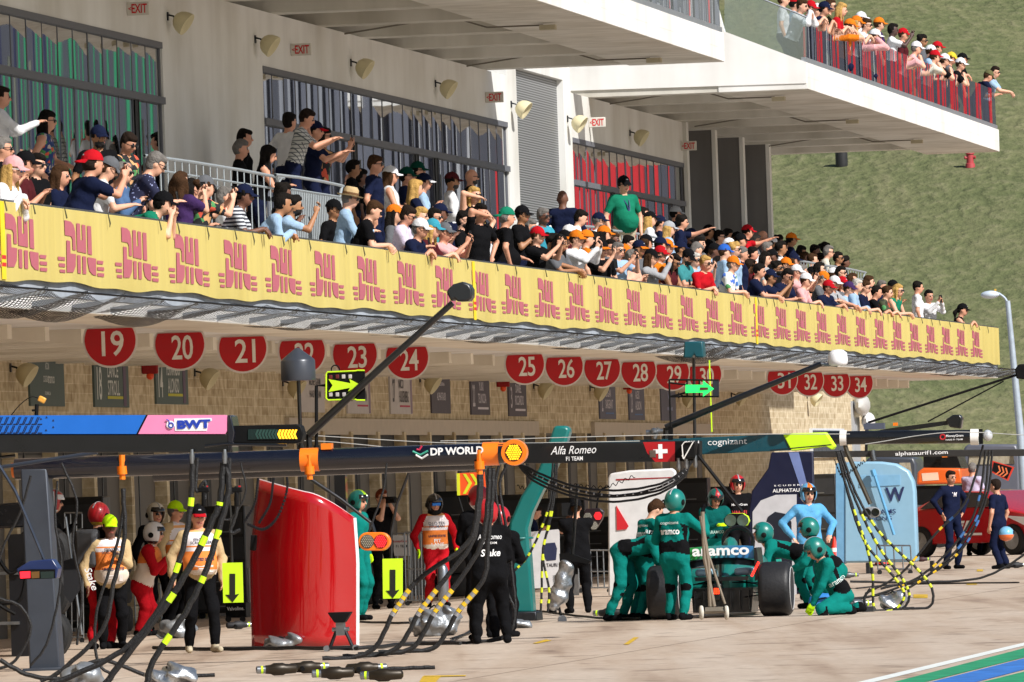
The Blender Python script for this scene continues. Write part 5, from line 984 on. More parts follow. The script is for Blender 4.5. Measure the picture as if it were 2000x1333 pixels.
# blue and pink gantry, nearest
fr = GY(300, 95); k = F / 95; o = fr.thing('pit_gantry', 'nearest gantry beam with bright blue and pink panels and black underside', 'gantry')
slab(o, fr, 'beam', [(-40, 848), (452, 848), (455, 884), (-40, 885)], -.02, .35, CARB, .01); slab(o, fr, 'blue_panel', [(-40, 812), (286, 811), (267, 848), (-40, 848)], -.03, .02, paint('1468c8')); slab(o, fr, 'divider', [(286, 811), (290, 811), (271, 848), (267, 848)], -.028, .02, BLK)
slab(o, fr, 'pink_panel', [(290, 811), (442, 811), (444, 814), (444, 842), (441, 848), (271, 848)], -.03, .02, paint('e888b4')); slab(o, fr, 'end_cap', [(445, 811), (452, 812), (459, 846), (452, 884), (445, 884)], -.025, .35, NAVB, .01); slab(o, fr, 'back', [(-40, 814), (444, 814), (444, 847), (-40, 847)], .02, .33, CARB)
lettering(o, fr, 'BWT', 380, 829, 66, 17, -.042, M('1438a8'), 0, .06); slab(o, fr, 'white_outline', [(341, 818), (414, 817), (415, 822), (408, 826), (405, 842), (343, 842)], -.035, -.030, M('eceff4'), .0)
MB().lathe([(8 / k, 0), (8 / k, .004)], fr.p(333, 830, -.038), (0, -1, 0), 20).build('drop_outline', M('eceff4'), o); MB().ring(fr.p(334, 831, -.043), (0, 1, 0), 4.5 / k, 1.4 / k, 16, 5).tube(pl(fr, [(325, 820), (330, 822), (331, 830)], -.043), 1.3 / k, 5).build('drop', M('1438a8'), o)
g = MB()
for i in range(7):
    for j, yy in enumerate((813, 830)):
        x = -4 + i * 12
        for q in (0, 1, 2): a, b_, c = fr.p(x + q * 3, yy + 16, -.033), fr.p(x + 6 + q * 3, yy + 2, -.033), fr.p(x + 12 + q * 3, yy + 16, -.033); g.tube([a, b_] if q < 2 else [a, a.lerp(c, .7)], .9 / k, 4)
for x, y in ((80, 820), (91, 817), (104, 823), (104, 836), (90, 842)): c = fr.p(x, y, -.033); MB().prism([c + Vector((-.01, 0, 0)), c + Vector((.01, 0, 0)), c + Vector((0, 0, .018))], -.034, -.031).build('pattern_mark', M('0c1838'), o)
g.build('pattern', M('0c1838'), o)
slab(o, fr, 'light_housing', [(452, 832), (576, 829), (586, 832), (591, 848), (586, 864), (574, 867), (452, 866)], .05, .25, BLK, .01); slab(o, fr, 'dark_lens', [(483, 839), (538, 838), (538, 858), (483, 859)], .04, .05, M('0c2422', .2)); g = MB(); g2 = MB()
for i in range(13):
    x = 497 + i * 6.2; y0, y1, y2 = 839.5, 848.5, 857.5; gg = g if i < 7 else g2; P = [fr.p(x + 4, y0), fr.p(x + 8.3, y0), fr.p(x + 4.3, y1), fr.p(x + 8.3, y2), fr.p(x + 4, y2), fr.p(x, y1)]; gg.add([p + Vector((0, .035, 0)) for p in P], [(0, 1, 2, 5), (5, 2, 3, 4)])
g.build('unlit_chevron', M('1c4038'), o); g2.build('amber_chevron', M('ffb020', em=1.6), o)
MB().tube(pl(fr, [(400, 872), (440, 868), (560, 870)], -.06), 3 / k, 8).tube(pl(fr, [(-10, 895), (30, 890)], .1), 3 / k, 8).build('conduit', CARB, o)
for x in (375, 439): MB().tube(pl(fr, [(x, 878), (x, 892), (x, 906)], -.08), [3 / k, 5 / k, 3.5 / k], 8).build('hose_fitting', STEEL, o)
MB().tube(pl(fr, [(-60, 900), (-60, 1260)]), .12, 10).build('post', CARB, o)
o2 = fr.thing('work_lamp', 'small amber work lamp clamped on top of the blue gantry beam', 'lamp'); MB().tube(pl(fr, [(71, 812), (72, 790)], .1), 4 / k, 8).cbox(fr.p(67, 802, .1), (.04, .05, .02)).build('clamp', BLK, o2); MB().cbox(fr.p(82, 781, .1), (.07, .05, .055), rot=Matrix.Rotation(.5, 3, 'Y')).build('lamp_head', M('e0a040', .4), o2, bevel=.01); MB().tube(cat_rom(pl(fr, [(75, 778), (60, 776), (40, 790), (22, 811)], .1)), 1 / k, 5).build('cable', BLK, o2)
# right hand gantries
fr = GY(1750, 150); k = F / 150; o = fr.thing('pit_gantry', 'black round gantry tube with white clamps at the right', 'gantry'); MB().tube(pl(fr, [(1615, 856), (1912, 853)]), 13.5 / k, 18).build('tube', CARB, o); MB().tube(pl(fr, [(1641, 856), (1654, 856)]), 15 / k, 18).build('clamp', WHT, o)
MB().tube(pl(fr, [(1896, 854), (1912, 854)]), 16 / k, 14).build('clamp', WHT, o); MB().ell(fr.p(1929, 851), (.075, .09, .085), 14).build('end_ball', M('c8ccd0', .25, .3), o); MB().cbox(fr.p(1916, 853), (.05, .1, .22)).build('joint', BLK, o)
lettering(o, fr, 'MoneyGram', 1866, 852, 34, 6, -.108, TXT); lettering(o, fr, 'HAAS F1 TEAM', 1865, 859, 33, 3, -.106, TXT); MB().ring(fr.p(1841, 854, -.10), (0, 1, 0), .035, .012, 16, 5).build('logo_ring', M('b01820'), o)
MB().tube(pl(fr, [(1650, 868), (1655, 885), (1700, 985)]), 4.5 / k, 8).build('drop_rod', M('4a463c', .4, .6), o)
c = fr.p(1702, 1001); MB().prism([c + Vector((18 / k * math.cos(t) * (1.0), 0, 11 / k * math.sin(t))) for t in [i * math.pi / 12 for i in range(24)]], -.06, .06).build('lamp_pod', M('a8acb0', .3, .4), o, bevel=.01); [MB().lathe([(8 / k, 0), (8 / k, .02), (5 / k, .02), (5 / k, .01), (.001, .01)], c + Vector((dx / k, -.06, 0)), (0, -1, 0), 18).build('lens', M('17181a', .2, coat=.5), o) for dx in (-8, 9)]
fr = GY(1800, 172); k = F / 172; o = fr.thing('pit_gantry', 'flat dark gantry beam with a white web address at the right', 'gantry'); slab(o, fr, 'beam', [(1560, 882), (2040, 877), (2040, 891), (1560, 894)], 0, .2, M('2a2826', .5), .01); lettering(o, fr, 'alphataurif1.com', 1800, 886, 103, 10, -.012, TXT, 0, .012); MB().tube(pl(fr, [(1703, 880), (1705, 893), (1707, 900)], -.05), 6 / k, 10).build('clamp', metalm('707478'), o); MB().box(fr.p(2038, 0).x, fr.p(2038, 0).x + .15, 0, .15, 0, 2.3).build('post', CARB, o)
# signal lamps
fr = GY(730, 117); k = F / 117; o = fr.thing('signal_light', 'orange oval signal with one red lamp lit beside the red cover', 'signal light'); A, B_ = fr.p(719, 1058), fr.p(745, 1058)
P = [A + Vector((18.5 / k * math.cos(t), 0, 18 / k * math.sin(t))) for t in [math.pi / 2 + i * math.pi / 10 for i in range(11)]] + [B_ + Vector((18.5 / k * math.cos(t), 0, 18 / k * math.sin(t))) for t in [-math.pi / 2 + i * math.pi / 10 for i in range(11)]]; MB().prism(P, -.06, .06).build('housing', ORG, o, 40, .01)
def leds(o, c, r, n_, mt, name):
    g = MB()
    for i in range(-n_, n_ + 1):
        for j in range(-n_, n_ + 1):
            x, z = (i + .5 * (j % 2)) * r / n_ * .9, j * r / n_ * .8
            if x * x + z * z < r * r * .85: g.ell(c + Vector((x, -.004, z)), (r / n_ * .34, .005, r / n_ * .34), 6)
    g.build(name, mt, o)
for c, dk, lt, nm, e_ in ((A, '5a5448', 'a09888', 'unlit_led', 0), (B_, '801418', 'ff3038', 'lit_led', 1.3)): MB().lathe([(13.5 / k, 0), (13.5 / k, .006)], c + Vector((0, -.06, 0)), (0, -1, 0), 22).build('lens', M(dk, .3), o); leds(o, c + Vector((0, -.07, 0)), 12.5 / k, 3, M(lt, .3, em=e_), nm)
MB().tube(pl(fr, [(600, 932), (666, 976), (725, 1022)], .05), [4 / k, 3.5 / k, 3 / k], 10).tube(pl(fr, [(725, 1020), (732, 1042)]), 4 / k, 8).build('arm', CARB, o)
fr = GY(1163, 150); k = F / 150; o = fr.thing('signal_light', 'dark triangular signal with three lamps, upper right one lit red', 'signal light'); slab(o, fr, 'housing', [(1140, 1000), (1146, 994), (1172, 993), (1180, 1000), (1177, 1014), (1166, 1032), (1154, 1033), (1144, 1018)], -.05, .08, M('20141a', .3), .01)
for x, y, h, lt, e_ in ((1148, 1010, '4a4840', 'a09c90', 0), (1168, 1008, '801418', 'ff3038', 1.2), (1160, 1027, '4a4840', 'b0aca0', 0)): c = fr.p(x, y, -.05); MB().lathe([(8.5 / k, 0), (8.5 / k, .008)], c, (0, -1, 0), 18).build('lens', M(h, .3), o); leds(o, c + Vector((0, -.01, 0)), 8 / k, 3, M(lt, .3, em=e_), 'led')
MB().tube(cat_rom(pl(fr, [(1165, 994), (1172, 960), (1190, 950)])), 2 / k, 6).build('cable', BLK, o)
fr = GY(1439, 141); k = F / 141; o = fr.thing('signal_light', 'lime rimmed twin lamp hanging over the rear wing', 'signal light'); P = [fr.p(x, y) for x, y in ((1422, 1005), (1430, 1003), (1452, 1003), (1461, 1009), (1464, 1018), (1459, 1027), (1448, 1029), (1424, 1030), (1416, 1024), (1414, 1014))]; MB().prism(P, -.05, .1).build('housing', LIME, o, 40, .01); MB().prism([P_ * .98 + Vector((P[0].x * .02, 0, P[4].z * .02)) for P_ in P], -.056, -.05).build('face', BLK, o)
for x in (1427, 1451): c = fr.p(x, 1017, -.056); MB().lathe([(11 / k, 0), (11.5 / k, .02), (9.5 / k, .02), (.001, .008)], c, (0, -1, 0), 20).build('lens', M('5a6a5c', .2, .3, coat=.5), o)
fr = GY(75, 100); k = F / 100; o = fr.thing('signal_light', 'blue and black wedge shaped light hanging at the left, one red segment', 'signal light'); slab(o, fr, 'housing', [(34, 1112), (60, 1096), (104, 1092), (116, 1110), (112, 1130), (42, 1132)], -.06, .15, M('1c2c58', .3), .01); slab(o, fr, 'face', [(40, 1114), (64, 1112), (110, 1112), (110, 1130), (42, 1132)], -.08, -.06, BLK)
for a, b_, h, e_ in ((42, 62, 'ff2030', 1.2), (64, 80, '6a4a20', 0), (82, 108, '1c2c28', 0)): slab(o, fr, 'segment', [(a, 1117), (b_, 1116), (b_, 1129), (a + 1, 1130)], -.09, -.08, M(h, .4, em=e_))
MB().tube(pl(fr, [(-20, 880), (30, 960), (86, 1094)], .05), 3.2 / k, 8).tube(pl(fr, [(-30, 918), (60, 904), (190, 884)], .2), 4 / k, 8).build('arm', M('3a4250', .3, .5), o)
# lime boards with a down arrow
def lime_board(pts, px, label, pole):
    fr = GY(px, 119); k = F / 119; o = fr.thing('arrow_board', label, 'sign', 'lime boards with black down arrows'); slab(o, fr, 'board', pts, 0, .025, LIME); x0 = (pts[0][0] + pts[1][0]) / 2; y0 = pts[0][1]
    slab(o, fr, 'arrow', [(x0 - 5, y0 + 21), (x0 + 6, y0 + 21), (x0 + 6, y0 + 62), (x0 + 14, y0 + 60), (x0 + 1, y0 + 77), (x0 - 13, y0 + 62), (x0 - 5, y0 + 62)], -.006, -.001, M('101208')); MB().tube(pl(fr, pole, .06), 3 / k, 8).build('hanger', CARB, o)
lime_board([(434, 1100), (473, 1099), (475, 1177), (436, 1178)], 455, 'lime board with black down arrow beside the walking official', [(440, 900), (450, 1000), (453, 1105)]); lime_board([(747, 1092), (786, 1091), (786, 1169), (748, 1170)], 766, 'lime board with black down arrow right of the red cover', [(803, 912), (775, 985), (764, 1040), (764, 1095)])
# big red cover
fr = G(590, 1264); k = F / fr.O.y; o = fr.thing('bodywork_cover', 'tall glossy red curved cover with a white edge standing on the lane', 'cover'); v = []; f = []; nu, nv = 26, 14
for i in range(nu + 1):
    u = i / nu; yt = 937 + (25 * u / .55 if u < .55 else 25 + 50 * ((u - .55) / .45) ** 1.5)
    for j in range(nv + 1):
        w_ = j / nv; xl = 500 - 18 * min(1, w_ * 2.2) + 5 * w_; xr = 690 + 6 * min(1, w_ * 3) - 1.5 * w_; x = xl + (xr - xl) * u; y = yt + (1264 - yt) * w_; d = -.52 * math.sin(math.pi * (.04 + .80 * u)) + .05 * w_; q = fr.p(x, y); v.append((q.x, d + .3, q.z))
f = [(i * (nv + 1) + j, (i + 1) * (nv + 1) + j, (i + 1) * (nv + 1) + j + 1, i * (nv + 1) + j + 1) for i in range(nu) for j in range(nv)]
q = mesh('shell', v, f, M('a4060e', .13, .0, .03, 2, coat=.9), o, smooth=180); so_ = q.modifiers.new('s', 'SOLIDIFY'); so_.thickness = .02
E = [Vector(v[nu * (nv + 1) + j]) for j in range(nv + 1)]; MB().tube(E, .030, 8).build('white_edge', M('e8e8ea', .3), o); MB().tube([Vector(v[i * (nv + 1)]) for i in range(nu + 1)], .010, 6).build('top_rim', M('d8c8c8', .4), o)
slab(o, fr, 'handle', [(493, 1045), (503, 1046), (501, 1076), (491, 1075)], -.12, .0, BLK, .01)
MB().prism(pl(fr, [(600, 1150), (660, 1176), (690, 1176), (688, 1200), (640, 1215)]), .03, .05).build('inner_patch', M('8c0c14', .3), o)
for x in (505, 535, 560):
    P = cat_rom(pl(fr, [(x, 925), (x - 2, 945), (x - 8, 985), (x - 28, 1020)] if x < 540 else [(x, 925), (x, 960), (x - 18, 1010), (x - 45, 1034), (x - 75, 1025)], -.42), 8); g = MB()
    for i, p in enumerate(P): g.ell(p, (.018, .016, .022), 6)
    g.build('hanging_chain', DARKST, o)
# stands, boxes, bags
def stand(px, py, label, s=1):
    fr = G(px, py); o = fr.thing('axle_stand', label, 'stand'); a = lambda x, z, y=0: Vector((x * s, y, z * s))
    MB().prism([a(-.14, .45), a(.14, .45), a(.06, .33), a(-.06, .33)], -.08, .08).build('cradle', BLK, o, bevel=.01); MB().box(-.05 * s, .05 * s, -.05, .05, .18 * s, .34 * s).tube([a(-.10, .25), a(.10, .25)], .025, 8).build('jack_body', STEEL, o)
    for sg in (-1, 1): MB().tube([a(sg * .05, .24), a(sg * .13, .05)], .02, 8).build('leg', DARKST, o)
    for sg in (-1, 1): MB().tube([a(sg * .17, .035, -.05), a(sg * .17, .035, .05)], .035 * s, 10).build('wheel', M('8a8c90', .4, .6), o)
    MB().box(-.16 * s, .16 * s, -.04, .04, .03 * s, .06 * s).build('axle', DARKST, o)
stand(667, 1272, 'small black axle stand with steel jack before the red cover')
def bag(px, py, w_, h, label, mt, name='equipment_bag', cat='bag', sd=0):
    fr = G(px, py); o = fr.thing(name, label, cat); pr = [('e', V3(0, 0, h * .42), V3(w_ / 2, w_ * .35, h * .5), None, 0, .05), ('e', V3(w_ * .25, 0, h * .6), V3(w_ * .25, w_ * .2, h * .4), None, 0, .08), ('e', V3(-w_ * .25, .05, h * .3), V3(w_ * .28, w_ * .25, h * .35), None, 0, .02)]
    v, f, m_ = nets(pr, .022, .03, sd, (0,)); v[:, 2] = np.maximum(v[:, 2], .004); npmesh('cover', v, f, [mt], None, o); MB().tube([Vector((-.1 * w_, 0, h * .9)), Vector((0, 0, h * 1.02)), Vector((.1 * w_, 0, h * .9))], .012, 6).build('strap', BLK, o); return o
SILV = M('8c9094', .38, .6, .2, 8, .5, 12)
bag(850, 1243, .62, .38, 'silver cover heaped over tools left of the men in black', SILV, sd=1); bag(548, 1266, .42, .13, 'crumpled silver sheet at the foot of the red cover', SILV, 'silver_sheet', 'sheet', 2); bag(345, 1247, .5, .28, 'grey silver bag behind the trailing hoses at the left', SILV, sd=3)
bag(1005, 1228, .42, .10, 'silver sheet at the foot of the teal post', SILV, 'silver_sheet', 'sheet', 4); bag(160, 1338, .4, .22, 'silver edged bag cut by the bottom edge, left', SILV, sd=5); bag(335, 1340, .5, .2, 'silver foil covered case at the bottom edge among hoses', FOIL, sd=6); bag(1745, 1190, .35, .24, 'silver wrapped tool at the end of the striped hoses', FOIL, 'wrapped_tool', 'tool', 7)
def wheel_gun(px, py, ang, label, mt=None, s=1):
    P = gnd(px, py); o = thing('wheel_gun', label, 'wheel gun', 'wheel guns lying on the lane', tuple(P + Vector((0, 0, .075))), ang); mt = mt or M('2c2418', .4, .4)
    MB().lathe([(.03, -.22), (.055, -.2), (.06, -.08), (.075, -.05), (.075, .06), (.055, .1), (.05, .16)], (0, 0, 0), (1, 0, 0), 16).build('body', mt, o, 50); MB().lathe([(.045, .16), (.045, .26), (.03, .27)], (0, 0, 0), (1, 0, 0), 14).build('socket', STEEL, o); MB().lathe([(.047, .19), (.047, .215)], (0, 0, 0), (1, 0, 0), 14).build('lime_ring', LIME, o); MB().tube([(-.06, 0, 0), (-.1, -.17, -.02)], .026, 10).build('grip', BLK, o); o.scale = (s * .85,) * 3
for i, (x, y, a, lb) in enumerate(((545, 1322, 3.3, 'bronze wheel gun with its socket towards the left edge'), (600, 1318, .3, 'bronze wheel gun second from the left at the bottom edge'), (655, 1330, 3.2, 'dark wheel gun in the middle of the row at the bottom'), (712, 1320, .2, 'wheel gun against the black hoses at the bottom'), (750, 1334, 3.0, 'wheel gun at the very bottom edge before the hoses'))): wheel_gun(x, y, a, lb)
wheel_gun(1640, 1192, 3.2, 'black wheel gun beside the kneeling mechanic', M('2a2c2e', .4, .4), 1.1); wheel_gun(1672, 1190, .4, 'grey wheel gun right of the kneeling mechanic', M('6a6c70', .35, .6)); wheel_gun(1190, 1208, 2.8, 'black wheel gun at the feet of the bent mechanic', M('141516'), 1.0); wheel_gun(1800, 1100, 0, 'small wheel gun at the feet of the standing man in navy', M('3a1c20'), .8); wheel_gun(1985, 1112, .3, 'dark wheel gun at the right edge', M('1c1c20'), .9); wheel_gun(1655, 1132, .1, 'wheel gun by the pale blue cabinet', M('5c5e60', .4, .5), .9); wheel_gun(465, 1232, .4, 'wheel gun behind the walking official', M('1c1c20'), .9)
fr = G(462, 1216); k = F / fr.O.y; o = fr.thing('oil_cart', 'black oil cart with white lettering under the left lime board', 'cart'); slab(o, fr, 'box', [(440, 1178), (480, 1177), (481, 1206), (441, 1207)], 0, .4, BLK, .01); lettering(o, fr, 'Valvoline.', 460, 1189, 34, 7, -.006, TXT)
for x in (446, 474): MB().tube(pl(fr, [(x, 1210, -.03), (x, 1210, .04)]), 6 / k, 12).build('wheel', RUB, o)
slab(o, fr, 'handle', [(476, 1110), (480, 1110), (482, 1178), (478, 1178)], .3, .33, STEEL)
def trolley(px, py, x0, x1, y0, label, nb=7, panel=None):
    fr = G(px, py); k = F / fr.O.y; o = fr.thing('trolley', label, 'trolley', 'silver framed pit trolleys'); g = MB()
    for i in range(nb): x = x0 + (x1 - x0) * i / (nb - 1); g.tube(pl(fr, [(x, y0 + 2 * (i % 2), .1 * (i % 3)), (x + 3, py - 8, .1 * (i % 3))]), 1.6 / k, 6)
    g.tube(pl(fr, [(x0, y0), (x1, y0)], 0), 1.8 / k, 6).tube(pl(fr, [(x0 + 3, py - 10), (x1 + 3, py - 10)], 0), 1.8 / k, 6).tube(pl(fr, [(x0 + 1, (y0 + py) / 2), (x1 + 2, (y0 + py) / 2)], 0), 1.4 / k, 6).build('frame', STEEL, o)
    for x in (x0 + 6, x1): MB().tube(pl(fr, [(x, py - 4, 0), (x, py - 4, .05)]), 5 / k, 10).build('castor', RUB, o)
    if panel:
        for q, h in panel: slab(o, fr, 'panel', q, -.03, -.02, matte(h))
    return o, fr
o, fr = trolley(800, 1183, 790, 828, 1040, 'tall silver trolley of upright bars left of the orange marshal'); o, fr = trolley(770, 1180, 738, 800, 1042, 'silver trolley with white sign panel and black cabinet', 6, [([(765, 1046), (802, 1046), (802, 1086), (765, 1086)], 'c8c8c8'), ([(722, 1095), (795, 1094), (795, 1168), (724, 1170)], '18181a')])
lettering(o, fr, 'MoneyGram', 782, 1058, 34, 6, -.034, M('b02028')); lettering(o, fr, 'F1 TEAM', 786, 1067, 24, 5, -.034, BLK)
trolley(1150, 1158, 1128, 1190, 1075, 'low silver trolley behind the cameraman', 6); trolley(1445, 1165, 1490, 1545, 1100, 'silver trolley behind the racing car', 5); trolley(1725, 1122, 1712, 1778, 1066, 'pale blue trolley in front of the blue cabinet', 5); trolley(290, 1225, 262, 330, 1140, 'low trolley behind the kneeling marshals', 5); trolley(150, 1255, 126, 160, 1002, 'leaning silver rails beside the grey post', 4)
# screens and cabinets
fr = GY(1255, 166); k = F / 166; o = fr.thing('garage_screen', 'white rounded screen with a black number two and red triangle', 'screen'); slab(o, fr, 'panel', [(1188, 1166), (1187, 935), (1192, 925), (1230, 919), (1312, 915), (1320, 920), (1322, 1166)], 0, .12, M('d0d0d0', .35), .03); slab(o, fr, 'red_triangle', [(1204, 988), (1228, 1028), (1224, 1034), (1205, 1036)], -.02, -.001, matte('c01420')); slab(o, fr, 'red_line', [(1203, 936), (1314, 932), (1314, 934), (1203, 939)], -.006, -.001, matte('901018')); text('2', (fr.p(1262, 0).x, fr.p(1250, 985).z), 52 / k, 18 / k, BLK, o, .03, .5, y=-.008)
fr = GY(1058, 170); k = F / 170; o = fr.thing('garage_screen', 'low white screen with dark square logo behind the teal post', 'screen'); slab(o, fr, 'panel', [(1028, 1040), (1092, 1034), (1094, 1148), (1030, 1150)], 0, .05, M('c8c8ca', .4)); slab(o, fr, 'logo', [(1062, 1062), (1084, 1060), (1088, 1072), (1086, 1094), (1068, 1096), (1060, 1084)], -.006, -.001, M('20284a')); lettering(o, fr, 'TAURI', 1078, 1104, 22, 7, -.006, M('30303a'))
MB().box(fr.p(1040, 0).x, fr.p(1050, 0).x, 0, .05, 0, .35).box(fr.p(1080, 0).x, fr.p(1090, 0).x, 0, .05, 0, .35).build('foot', STEEL, o)
fr = GY(1530, 160); k = F / 160; o = fr.thing('garage_screen', 'navy screen with white arch and team name behind the blue mechanic', 'screen'); slab(o, fr, 'panel', [(1506, 884), (1588, 882), (1594, 1160), (1462, 1162), (1462, 1000), (1468, 960), (1500, 915)], 0, .12, M('0c1230', .35), .02); slab(o, fr, 'pale_stripe', [(1540, 884), (1560, 884), (1580, 960), (1566, 960)], -.006, -.001, M('6878a8', .4))
slab(o, fr, 'white_arch', [(1470, 1162), (1470, 1000), (1486, 978), (1515, 967), (1556, 966), (1556, 1162)], -.012, -.001, M('b8b8bc', .4)); slab(o, fr, 'dark_figure', [(1495, 1162), (1494, 1030), (1500, 1010), (1514, 1000), (1534, 1004), (1546, 1020), (1548, 1162)], -.02, -.013, M('141826', .4)); lettering(o, fr, 'ALPHATAURI', 1540, 958, 62, 7, -.022, TXT); lettering(o, fr, 'SCUDERIA', 1545, 948, 66, 3, -.022, TXT, sp=1.6)
fr = GY(1712, 190); k = F / 190; o = fr.thing('team_cabinet', 'tall pale blue cabinet with rounded top and navy W', 'cabinet'); WB = M('86aec6', .4, var=.05); slab(o, fr, 'body', [(1648, 1100), (1648, 910), (1655, 902), (1720, 902), (1750, 906), (1774, 920), (1784, 940), (1787, 960), (1792, 1098)], 0, .4, WB, .04, 60); slab(o, fr, 'side', [(1632, 906), (1648, 902), (1648, 1102), (1634, 1104)], .0, .5, M('6a9cc0', .4)); slab(o, fr, 'top_panel', [(1680, 930), (1758, 928), (1758, 948), (1678, 952)], -.015, .0, M('78a8c8', .4)); text('W', (fr.p(1714, 0).x, fr.p(1714, 967).z), 38 / k, 28 / k, M('182450'), o, .02, y=-.02); lettering(o, fr, 'WILLIAMS', 1714, 1000, 72, 9, -.02, M('20305c')); lettering(o, fr, 'RACING', 1718, 1013, 48, 8, -.02, M('20305c'))
for x in (1655, 1780): MB().box(fr.p(x, 0).x - .03, fr.p(x, 0).x + .03, 0, .3, 0, .2).build('foot', DARKST, o)
MB().tube(pl(fr, [(1706, 922), (1746, 1045)], -.12), 3 / k, 8).tube(pl(fr, [(1704, 918), (1708, 930)], -.12), 5 / k, 8).build('leaning_pole', M('5a9cc8', .4), o)
# dark equipment behind the left post
fr = G(20, 1284); k = F / fr.O.y; o = fr.thing('tyre_rack', 'dark rack of tyres and gear behind the grey post, far left', 'rack'); MB().box(fr.p(-30, 0).x, fr.p(26, 0).x, .3, .7, 0, fr.p(0, 1045).z).build('cabinet', M('0e0f14', .4), o)
for i, y in enumerate((1080, 1160, 1240)): MB().lathe([(.12, -.17), (.30, -.17), (.34, -.13), (.34, .13), (.30, .17), (.12, .17)], fr.p(84, y, 1.2), (0, -1, 0), 26).build('tyre', RUB, o)
g = MB(); [g.tube(pl(fr, [(x, 960), (x + 8, 1300)], .9), 2.2 / k, 6) for x in (96, 104, 52)]; g.build('rail', STEEL, o); MB().tube(cat_rom(pl(fr, [(-10, 1080), (20, 1120), (50, 1100), (40, 1170), (0, 1180), (30, 1200)], -.1), 8), 4 / k, 8).build('coiled_cable', BLK, o)
slab(o, fr, 'gear_box', [(-20, 985), (48, 980), (46, 1030), (-20, 1034)], .35, .7, M('20242c', .25), .03)
for y in (1118, 1216): slab(o, fr, 'shelf', [(-20, y), (30, y - 1), (30, y + 5), (-20, y + 6)], .25, .3, STEEL)
fr = G(145, 1306); k = F / fr.O.y; o = fr.thing('pennant', 'black cloth pennant with white script hanging by the grey post', 'pennant'); slab(o, fr, 'cloth', [(124, 1096), (144, 1090), (158, 1150), (138, 1180), (124, 1160)], 0, .01, M('101014', .8)); text('Stake', (fr.p(140, 0).x, fr.p(140, 1132).z), 46 / k, 14 / k, TXT, o, .01, .2, y=-.006, rotx=-1.25); MB().tube(pl(fr, [(128, 1010), (160, 1240)], .04), 2.5 / k, 8).build('pole', STEEL, o)
# rear jack on wheels in front of the car
fr = G(1394, 1214); k = F / fr.O.y; o = fr.thing('rear_jack', 'wheeled jack with tan handle poles and white wheels behind the car', 'jack'); TAN = M('7c7060', .5, var=.2)
for q in ([(1372, 1000), (1376, 1090), (1395, 1185)], [(1369, 1008), (1384, 1100), (1387, 1185)]): MB().tube(pl(fr, q), 4 / k, 8).build('handle', TAN, o)
MB().tube(pl(fr, [(1384, 1085), (1416, 1180)]), 2.5 / k, 8).build('brace', TAN, o); MB().tube(pl(fr, [(1368, 1196), (1422, 1194)]), 4.5 / k, 10).cbox(fr.p(1395, 1190), (34 / k, .12, 8 / k)).build('axle', M('8a8478', .4, .4), o)
for x in (1370, 1419): c = fr.p(x, 1197); MB().lathe([(.02, -.022), (.085, -.02), (.095, 0), (.085, .02), (.02, .022)], c, (1, .25, 0), 22).build('wheel', M('c8c4b8', .5), o)
# wrapped lollipop stand
fr = G(1098, 1214); k = F / fr.O.y; o = fr.thing('wrapped_stand', 'foil wrapped stand on a small white wheel before the cameraman', 'stand'); pr = [('c', np.array(fr.p(1105, 1108)), np.array(fr.p(1092, 1165)), .10, .12, 0, .03), ('c', np.array(fr.p(1092, 1165)), np.array(fr.p(1084, 1180)), .12, .10, 0, .03), ('c', np.array(fr.p(1112, 1110)), np.array(fr.p(1100, 1150)), .07, .09, 0, .03)]; v, f, _ = nets(pr, .022, .016, 3, (0,)); npmesh('foil', v, f, [FOIL], None, o)
MB().tube(pl(fr, [(1128, 945), (1118, 1085)]), [3 / k, 3.5 / k], 8).build('pole', CARB, o); slab(o, fr, 'arm', [(1093, 1082), (1112, 1080), (1155, 1096), (1150, 1102), (1128, 1098), (1094, 1096)], -.05, .05, BLK); MB().lathe([(.02, -.02), (.06, -.018), (.065, 0), (.06, .018), (.02, .02)], fr.p(1098, 1211), (.5, -1, 0), 18).build('wheel', M('c8ccd0', .4), o); MB().tube(pl(fr, [(1090, 1180), (1097, 1208)]), 3 / k, 6).cbox(fr.p(1078, 1185), (.12, .1, .16)).build('bracket', BLK, o)
# board held over the black helmets
fr = GY(918, 128); k = F / 128; o = fr.thing('brakes_board', 'orange and yellow chevron pit board held above the red helmets', 'sign'); slab(o, fr, 'board', [(892, 925), (946, 922), (950, 965), (893, 968)], 0, .02, M('e85010')); 
for x in (904, 918): slab(o, fr, 'chevron', [(x, 926), (x + 6, 926), (x + 18, 944), (x + 6, 965), (x, 965), (x + 11, 944)], -.005, -.001, M('c8d020')); slab
slab(o, fr, 'edge', [(892, 925), (898, 925), (899, 968), (893, 968)], -.007, -.002, M('c8d020')); text('BRAKES', (fr.p(934, 0).x, fr.p(934, 945).z), 34 / k, 8 / k, BLK, o, .01, y=-.01, rotx=1.4); MB().tube(pl(fr, [(894, 966), (910, 1020)], .02), 2 / k, 6).build('handle', BLK, o)
fr = GY(1955, 188); k = F / 188; o = fr.thing('pit_board', 'tilted dark pit board with orange chevrons and red edge', 'sign'); slab(o, fr, 'board', [(1938, 900), (1981, 913), (1969, 940), (1935, 922)], 0, .03, M('c83018')); slab(o, fr, 'face', [(1941, 903), (1977, 914), (1967, 936), (1938, 920)], -.006, -.001, BLK)
for x in (1952, 1959, 1966): slab(o, fr, 'chevron', [(x - 3, 910 + (x - 1952) * .3), (x, 910 + (x - 1952) * .3), (x + 3, 921 + (x - 1952) * .3), (x - 6, 928 + (x - 1952) * .3), (x - 9, 927 + (x - 1952) * .3), (x, 920 + (x - 1952) * .3)], -.012, -.007, M('d87040'))
